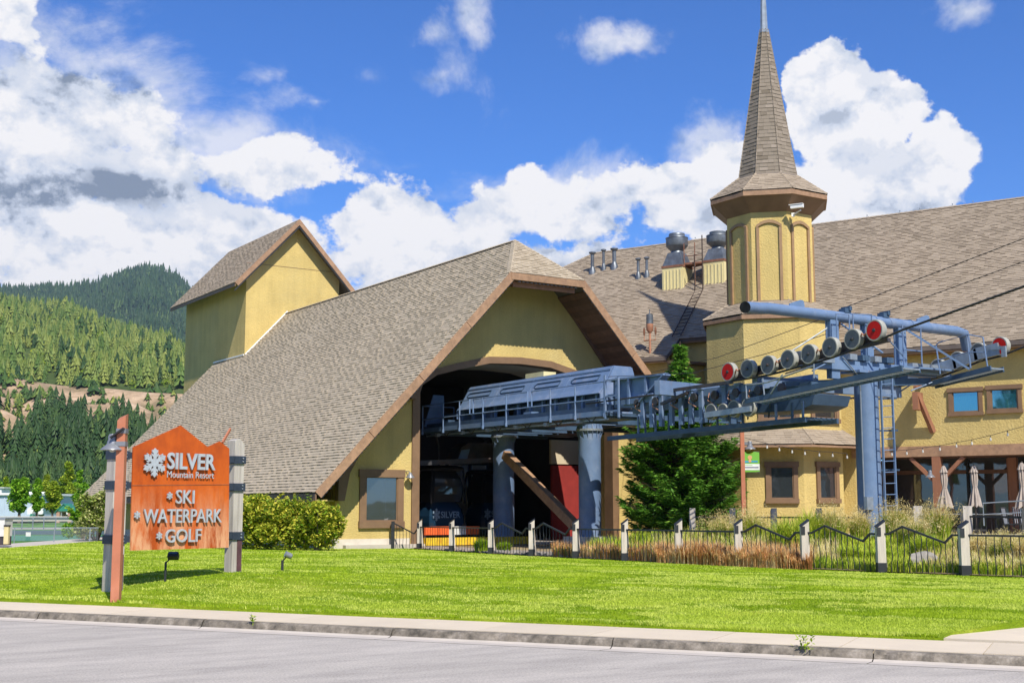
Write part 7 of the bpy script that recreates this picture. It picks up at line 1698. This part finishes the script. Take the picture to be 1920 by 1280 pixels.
def bed_fill(name, px0, px1, d0, d1, n, hmin, hmax, m, seed, w=.008, pw=1.3, lean=.5):
    rg = np.random.default_rng(seed); px = rg.uniform(px0, px1, n); dd_ = d0 + (d1 - d0) * rg.random(n) ** pw
    D = np.interp(px, FPX, FD) + dd_; pos = np.array([tuple(P(a, b_)) for a, b_ in zip(px, D)])
    # grows in tufts
    f = .5 + .5 * np.sin(pos[:, 0] * 5 + 2 * np.sin(pos[:, 1] * 3)) * np.sin(pos[:, 1] * 6 + pos[:, 0]); k = rg.random(n) < .35 + .65 * f; pos = pos[k]; f = f[k]; n = len(pos); pos[:, 2] -= .02
    V = blades(pos, rg.uniform(hmin, hmax, n) * (.6 + .5 * f), np.full(n, w), rg.uniform(.1, lean, n), rg)
    tt = np.repeat(np.clip(.35 + .3 * np.sin(pos[:, 0] * 1.3) * np.sin(pos[:, 1] * 1.9 + 1) + rg.normal(.1, .2, n), .01, .99), 3)
    return np_mesh(name, V, 3, tt, M[m], kind='stuff')
bed_fill('russet_ground_cover', 1035, 1330, .05, 3.2, 22000, .15, .5, 'ored', 51, .010)
bed_fill('green_ground_cover', 1035, 1480, .1, 3.0, 12000, .15, .42, 'ogreen', 57, .010)
bed_fill('russet_ground_cover', 1225, 1510, -.25, 2.2, 26000, .25, .6, 'ored', 52, .010)
bed_fill('green_ground_cover', 1100, 1500, 1.5, 7, 22000, .25, .55, 'ogreen', 53)
bed_fill('meadow_grass', 1470, 2120, .1, 7.5, 58000, .14, .36, 'ogreen', 54)
bed_fill('dry_meadow_grass', 1700, 2120, .3, 7.5, 18000, .2, .45, 'ostraw', 55)
bed_fill('dry_meadow_grass', 1220, 1560, .8, 6.5, 9000, .3, .62, 'ostraw', 56)
# boulder and edging stones
def rockmesh(c, r, seed, parent=None, name='boulder', m='rock'):
    rg = random.Random(seed); bm = bmesh.new(); bmesh.ops.create_icosphere(bm, subdivisions=3, radius=1)
    pl_ = [(Vector((rg.gauss(0, 1), rg.gauss(0, 1), rg.gauss(0, .8))).normalized(), rg.uniform(.62, .9)) for _ in range(14)]
    for v in bm.verts:
        k = 1.0
        for nn_, d in pl_:
            q = v.co.normalized().dot(nn_)
            if q > 0: k = min(k, d / q)
        v.co = v.co.normalized() * k; v.co = Vector((v.co.x * r[0], v.co.y * r[1], v.co.z * r[2])) + Vector(c)
    b = MB(); b.add([v.co.copy() for v in bm.verts], [tuple(v.index for v in f.verts) for f in bm.faces]); bm.free(); return b.build(name, M[m], parent)
c = P(1713, 27.35); props(rockmesh((c.x, c.y, c.z + .16), (.44, .26, .24), 3), 'angular grey boulder behind the fence balusters right of the lift tower', 'rock')
b = MB(); rg = random.Random(4)
for i in range(90):
    px = rg.uniform(915, 1075); D = interp(px, FPX, FD) + rg.uniform(.15, 1.6); q = P(px, D); s = rg.uniform(.05, .11)
    b.obox(q + Vector((0, 0, s * .35)), (RD + Vector((0, 0, rg.uniform(-.4, .4)))).normalized() * s * rg.uniform(.7, 1.4), VD * s * .7, Vector((rg.uniform(-.3, .3), 0, 1)).normalized() * s * .5)
b.build('edging_stones', M['rock'], None, kind='stuff')
b = MB()
for i in range(4200):
    px = rg.uniform(792, 1120); D = interp(px, FPX, FD) + rg.uniform(.05, 4.0); q = P(px, D); s = rg.uniform(.015, .045)
    b.obox(q + Vector((0, 0, s * .3)), (RD + Vector((0, 0, rg.uniform(-.6, .6)))).normalized() * s, VD * s * .8, Vector((rg.uniform(-.4, .4), 0, 1)).normalized() * s * .6)
b.build('gravel', M['gravel'], None, kind='stuff')
# weeds in the kerb joints
for (px, D, s, lb) in ((1515, None, 1.0, 'small green weed growing from the kerb joint, right half of the road edge'), (541, None, .5, 'tiny flat weed on the pavement edge, left of the middle')):
    q = onZ(px, 1222 if px > 1000 else 1166, .03); t_ = (q - K0).dot(KN); q = q + KN * (.02 - t_); t = thing('weed', lb, 'weed', q); rg2 = np.random.default_rng(int(px)); n = int(60 * s)
    pos = np.array(q)[None] + np.stack([rg2.normal(0, .07 * s, n) * KD.x, rg2.normal(0, .07 * s, n) * KD.y, rg2.uniform(.05, .20, n) * s + (.06 if s < 1 else 0)], 1)
    np_mesh('leaves', leaf_quads(pos, .03, rg2, .5, .4), 4, rg2.random(n), M['ogreen'], t); b = MB(); b.sweep([q - Vector((0, 0, .05)), q + Vector((.01, 0, .14 * s))], .004, 4); b.build('stem', M['ogreen'], t)
# ================================================================ far left: park and valley
TR = [('bright green young tree, tallest of the row in front of the pale blue warehouse', 52, 878, 978, 50, 118, 'tree'), ('slim bright green tree right of the tallest one', 84, 897, 975, 30, 122, 'tree'),
      ('yellow green tree behind the parked white car', 113, 903, 974, 38, 128, 'treey'), ('yellow green tree left of the green roofed shelter', 143, 905, 965, 34, 150, 'treey'), ('pale green airy tree rising behind the shelter', 138, 862, 960, 34, 190, 'treey'),
      ('dark green tree low beside the eave of the hall', 168, 905, 968, 40, 140, 'tree'), ('grey green tree above the warehouse roof', 25, 893, 960, 26, 200, 'ogreen'), ('green tree left edge of the photo above the warehouse', 2, 885, 960, 34, 210, 'tree'), ('mid green tree between the pale tree and the hall roof', 160, 880, 960, 30, 200, 'tree'), ('dark bushy tree behind the slim one', 100, 890, 960, 34, 205, 'treey')]
for i, (lb, px, yt, yb, w, D, m) in enumerate(TR): tree(lb, px, yt, yb, w, D, m, 500 + i, size=.17 if D < 160 else .24, n=5600)
def boxthing(name, label, cat, px0, px1, yt, yb, D, dep, m, extra=None):
    k = D / FOC; a, c = G(px0, D), G(px1, D); zt_, zb_ = EYE + (951.7 - yt) * k, EYE + (951.7 - yb) * k; t = thing(name, label, cat, Vector((a.x, a.y, zb_)))
    b = MB(); b.prism([Vector((a.x, a.y, zb_ - .3)), Vector((c.x, c.y, zb_ - .3)), Vector((c.x, c.y, zt_)), Vector((a.x, a.y, zt_))], VD * dep); b.build('wall', M[m], t)
    return t, a, c, zb_, zt_
M['paleblue'] = mat('pale_blue_siding', (0.42, 0.50, 0.60), 0.7, var=0.04)
t, a, c, zb_, zt_ = boxthing('warehouse', 'long pale blue warehouse with white roof behind the young trees', 'building', -160, 72, 928, 971, 135, 18, 'paleblue')
b = MB(); b.prism([a - RD * .3 - VD * .3 + Vector((0, 0, zt_)), c + RD * .3 - VD * .3 + Vector((0, 0, zt_)), c + RD * .3 - VD * .3 + Vector((0, 0, zt_ + .22)), a - RD * .3 - VD * .3 + Vector((0, 0, zt_ + .22))], VD * 18.6); b.build('roof', M['white'], t)
for i in range(12): q = a + (c - a) * (i + .5) / 12; b = MB(); b.obox(Vector((q.x, q.y, (zb_ + zt_) / 2)) - VD * .03, RD * .05, VD * .03, (0, 0, (zt_ - zb_) / 2 - .05)); b.build('siding_rib', M['paleblue'], t)
q = lerp(a, c, .3); b = MB(); b.obox(Vector((q.x, q.y, zb_ + 1.0)) - VD * .02, RD * .5, VD * .02, (0, 0, 1.0)); b.build('door', M['offwhite'], t)
t, a, c, zb_, zt_ = boxthing('roof_unit', 'white block above the left end of the warehouse', 'building', -60, 17, 915, 928, 160, 6, 'white'); b = MB(); b.obox((a + c) / 2 + VD * 3 + Vector((0, 0, zt_ + .05)), RD * 3, VD * 3.2, (0, 0, .06)); b.build('coping', M['offwhite'], t)
t, a, c, zb_, zt_ = boxthing('trailer', 'white box trailer beside the warehouse behind the slim tree', 'trailer', 60, 96, 922, 966, 150, 3, 'white')
for dx in (.5, 1.6): b = MB(); b.lathe([(.5, -.2), (.5, .2)], a + RD * dx + Vector((0, 0, zb_ - .1)) , VD, 14); b.build('wheel', M['rubber'], t)
t, a, c, zb_, zt_ = boxthing('trailer', 'second white trailer, left of the parked car', 'trailer', 94, 118, 936, 962, 158, 3, 'white')
b = MB(); b.lathe([(.5, -.2), (.5, .2)], a + RD * .6 + Vector((0, 0, zb_ - .1)), VD, 14); b.build('wheel', M['rubber'], t)
# parked car
k = 130 / FOC; cc = G(112, 130); cz = EYE + (951.7 - 968) * k; car = thing('parked_car', 'white parked estate car between the young trees and the green roofed shelter', 'car', Vector((cc.x, cc.y, cz)))
def cp_(x, z, y=0): return cc + RD * x + VD * y + Vector((0, 0, cz + z))
b = MB(); b.prism([cp_(x, z, -.85) for x, z in ((-2.15, .25), (2.15, .25), (2.2, .75), (1.9, .95), (.9, 1.0), (-2.0, .95), (-2.2, .7))], VD * 1.7); b.build('body', M['carpaint'], car)
b = MB(); b.prism([cp_(x, z, -.74) for x, z in ((-1.95, .95), (.95, 1.0), (.35, 1.42), (-1.6, 1.45))], VD * 1.48); b.build('cabin', M['carpaint'], car)
b = MB(); b.prism([cp_(x, z, -.76) for x, z in ((-1.75, 1.0), (.7, 1.03), (.28, 1.36), (-1.5, 1.38))], VD * 1.52); b.build('side_windows', M['glassc'], car)
for x in (-1.35, 1.35):
    for y in (-.8, .8): b = MB(); b.lathe([(.32, -.1), (.32, .1)], cp_(x, .32, y), VD, 16); w = b.build('wheel', M['rubber'], car); b = MB(); b.lathe([(.18, -.11), (.18, .11)], cp_(x, .32, y), VD, 12); b.build('rim', M['galv'], w)
# shelter
k = 112 / FOC; cc = G(140, 112); cz = EYE + (951.7 - 979) * k; sh_ = thing('park_shelter', 'small open park shelter with steep green roof on brick piers', 'shelter', Vector((cc.x, cc.y, cz)))
W2, HE, HP = .52, 1.0, 1.60
for sgn in (-1, 1):
    for y in (-.7, .7): b = MB(); b.obox(cp_(sgn * W2 * .95, 0, y) - Vector((0, 0, 0)) + Vector((0, 0, HE / 2)), RD * .14, VD * .14, (0, 0, HE / 2)); b.build('brick_pier', M['brick'], sh_)
    b = MB(); b.prism([cp_(sgn * (W2 + .18), HE - .12, -1.0), cp_(0, HP, -1.0), cp_(0, HP + .06, -1.0), cp_(sgn * (W2 + .22), HE - .08, -1.0)], VD * 2.0); b.build('roof_slope', M['green'], sh_)
b = MB(); b.prism([cp_(-W2, HE, -.92), cp_(W2, HE, -.92), cp_(0, HP - .06, -.92)], VD * .05); b.build('gable', M['green'], sh_)
b = MB(); b.obox(cp_(0, HE * .97, -.8), RD * W2, VD * .05, (0, 0, .05)); b.build('tie_beam', M['siding'], sh_); b = MB(); b.obox(cp_(0, .42, 0), RD * .4, VD * .2, (0, 0, .03)); b.build('bench', M['siding'], sh_)
k = 112 / FOC; cc = G(73, 112); cz = EYE + (951.7 - 977) * k; gb = thing('tarpaulin', 'small dark green wedge-shaped cover standing on the grass between two young trees', 'cover', Vector((cc.x, cc.y, cz)))
b = MB(); b.prism([cp_(-.25, 0, 0), cp_(.25, 0, 0), cp_(.22, .62, 0), cp_(-.02, .68, 0), cp_(-.12, .35, 0)], VD * .5); b.build('cover', M['green'], gb); b = MB(); b.tube(cp_(.2, .0, -.05), cp_(.2, .72, -.05), .02, 6); b.build('pole', M['galv'], gb)
lw = thing('low_wall', 'low pale concrete wall along the car park behind the playing field', 'wall', G(60, 108)); b = MB(); a, c = onD(-200, 969, 109), onD(185, 969, 109); zb0 = onD(0, 976.5, 109).z
b.prism([Vector((a.x, a.y, zb0)), Vector((c.x, c.y, zb0)), Vector((c.x, c.y, a.z)), Vector((a.x, a.y, a.z))], VD * .3); b.build('wall_run', M['concrete'], lw); b = MB(); b.beam(Vector((a.x, a.y, a.z + .04)) - VD * .02, Vector((c.x, c.y, a.z + .04)) - VD * .02, .4, .05); b.build('coping', M['found'], lw)
# chain link fences
M['mesh'] = None
def mat_mesh():
    m, nt, b, out = newmat('chain_link_wire'); b.inputs['Base Color'].default_value = (.38, .42, .42, 1); b.inputs['Roughness'].default_value = .5
    tr = nt.nodes.new('ShaderNodeBsdfTransparent'); mx = nt.nodes.new('ShaderNodeMixShader'); mx.inputs[0].default_value = .86
    nt.links.new(b.outputs[0], mx.inputs[1]); nt.links.new(tr.outputs[0], mx.inputs[2]); nt.links.new(mx.outputs[0], out.inputs[0]); return m
M['mesh'] = mat_mesh()
def chain(label, D, px0, px1, yt, yb, posts):
    t = thing('chain_link_fence', label, 'fence', G(px0, D)); a, c = onD(px0, yt, D), onD(px1, yt, D); zb_ = onD(px0, yb, D).z; zt_ = a.z
    for p in posts: q = G(p, D); b = MB(); b.tube(Vector((q.x, q.y, zb_ - .1)), Vector((q.x, q.y, zt_ + .02)), .022 * D / 55, 6); b.build('post', M['galv'], t)
    b = MB(); b.tube(Vector((a.x, a.y, zt_)), Vector((c.x, c.y, zt_)), .018 * D / 55, 6); b.build('top_rail', M['galv'], t)
    b = MB(); b.add([Vector((a.x, a.y, zb_)), Vector((c.x, c.y, zb_)), Vector((c.x, c.y, zt_)), Vector((a.x, a.y, zt_))], [(0, 1, 2, 3)]); b.build('wire_mesh', M['mesh'], t)
chain('near chain link fence along the green sports court', 58, -120, 185, 989, 1014, [-100, -28, 45, 118, 184])
chain('farther chain link fence beyond the court, before the young trees', 85, -120, 195, 970, 990, [-120, -60, -20, 36, 58, 78, 98, 120, 150, 180])
b = MB(); q = onD(53, 1001, 57.8); b.obox(q, RD * .11, VD * .005, (0, 0, .09)); props(b.build('notice_board', M['offwhite']), 'small pale notice fixed to the near chain link fence', 'sign')
ub = thing('utility_cabinet', 'pale grey utility cabinet on a dark base at the left edge of the photo', 'cabinet', G(5, 50)); a, c = G(-30, 50), G(26, 50); z0, z1, z2 = onD(0, 1017, 50).z, onD(0, 1005, 50).z, onD(0, 973, 50).z
b = MB(); b.prism([Vector((a.x, a.y, z1)), Vector((c.x, c.y, z1)), Vector((c.x, c.y, z2)), Vector((a.x, a.y, z2))], VD * .8); b.build('cabinet_box', M['offwhite'], ub); b = MB(); b.prism([Vector((a.x, a.y, z0 - .1)) + VD * .05, Vector((c.x, c.y, z0 - .1)) + VD * .05, Vector((c.x, c.y, z1)) + VD * .05, Vector((a.x, a.y, z1)) + VD * .05], VD * .7); b.build('base', M['gun'], ub)
b = MB(); b.prism([a - RD * .03 - VD * .03 + Vector((0, 0, z2)), c + RD * .03 - VD * .03 + Vector((0, 0, z2)), c + RD * .03 - VD * .03 + Vector((0, 0, z2 + .05)), a - RD * .03 - VD * .03 + Vector((0, 0, z2 + .05))], VD * .86); b.build('lid', M['galv'], ub)
wp = thing('bollard', 'short yellow brown post right beside the utility cabinet', 'post', G(31, 50)); q = G(31, 50); b = MB(); b.obox(Vector((q.x, q.y, (z0 + onD(31, 986, 50).z) / 2)), RD * .085, VD * .085, (0, 0, (onD(31, 986, 50).z - z0) / 2 + .05)); b.build('post', M['siding'], wp); b = MB(); b.obox(Vector((q.x, q.y, onD(31, 986, 50).z + .02)), RD * .1, VD * .1, (0, 0, .03)); b.build('cap', M['black'], wp)
# wooded slope on the near side of the valley, seen only as reflections in the glass
rg = np.random.default_rng(31); nn_ = 900; out = []; tt = []
for i in range(nn_):
    a = rg.uniform(R(-175), R(-95)); d = rg.uniform(160, 330); tr, tn = var_m[i % 4]; s = rg.uniform(12, 20); out.append(tr * s + np.array([math.sin(a) * d, math.cos(a) * d, (d - 160) * .18])); tt.append(tn)
np_mesh('valley_forest', np.concatenate(out), 3, np.concatenate(tt), M['pine'], kind='stuff')
# ---------------------------------------------------------------- valley air
hm = bpy.data.materials.new('valley_air'); hm.use_nodes = True; nt = hm.node_tree
for n in list(nt.nodes): nt.nodes.remove(n)
out = nt.nodes.new('ShaderNodeOutputMaterial'); v = nt.nodes.new('ShaderNodeVolumePrincipled')
v.inputs['Color'].default_value = (0.62, 0.78, 1.0, 1); v.inputs['Density'].default_value = 0.00005; v.inputs['Anisotropy'].default_value = 0.2
nt.links.new(v.outputs[0], out.inputs['Volume'])
b = MB(); b.box((-6500, -6500, -40), (6500, 6500, 830)); b.build('haze', hm, None, kind='stuff')
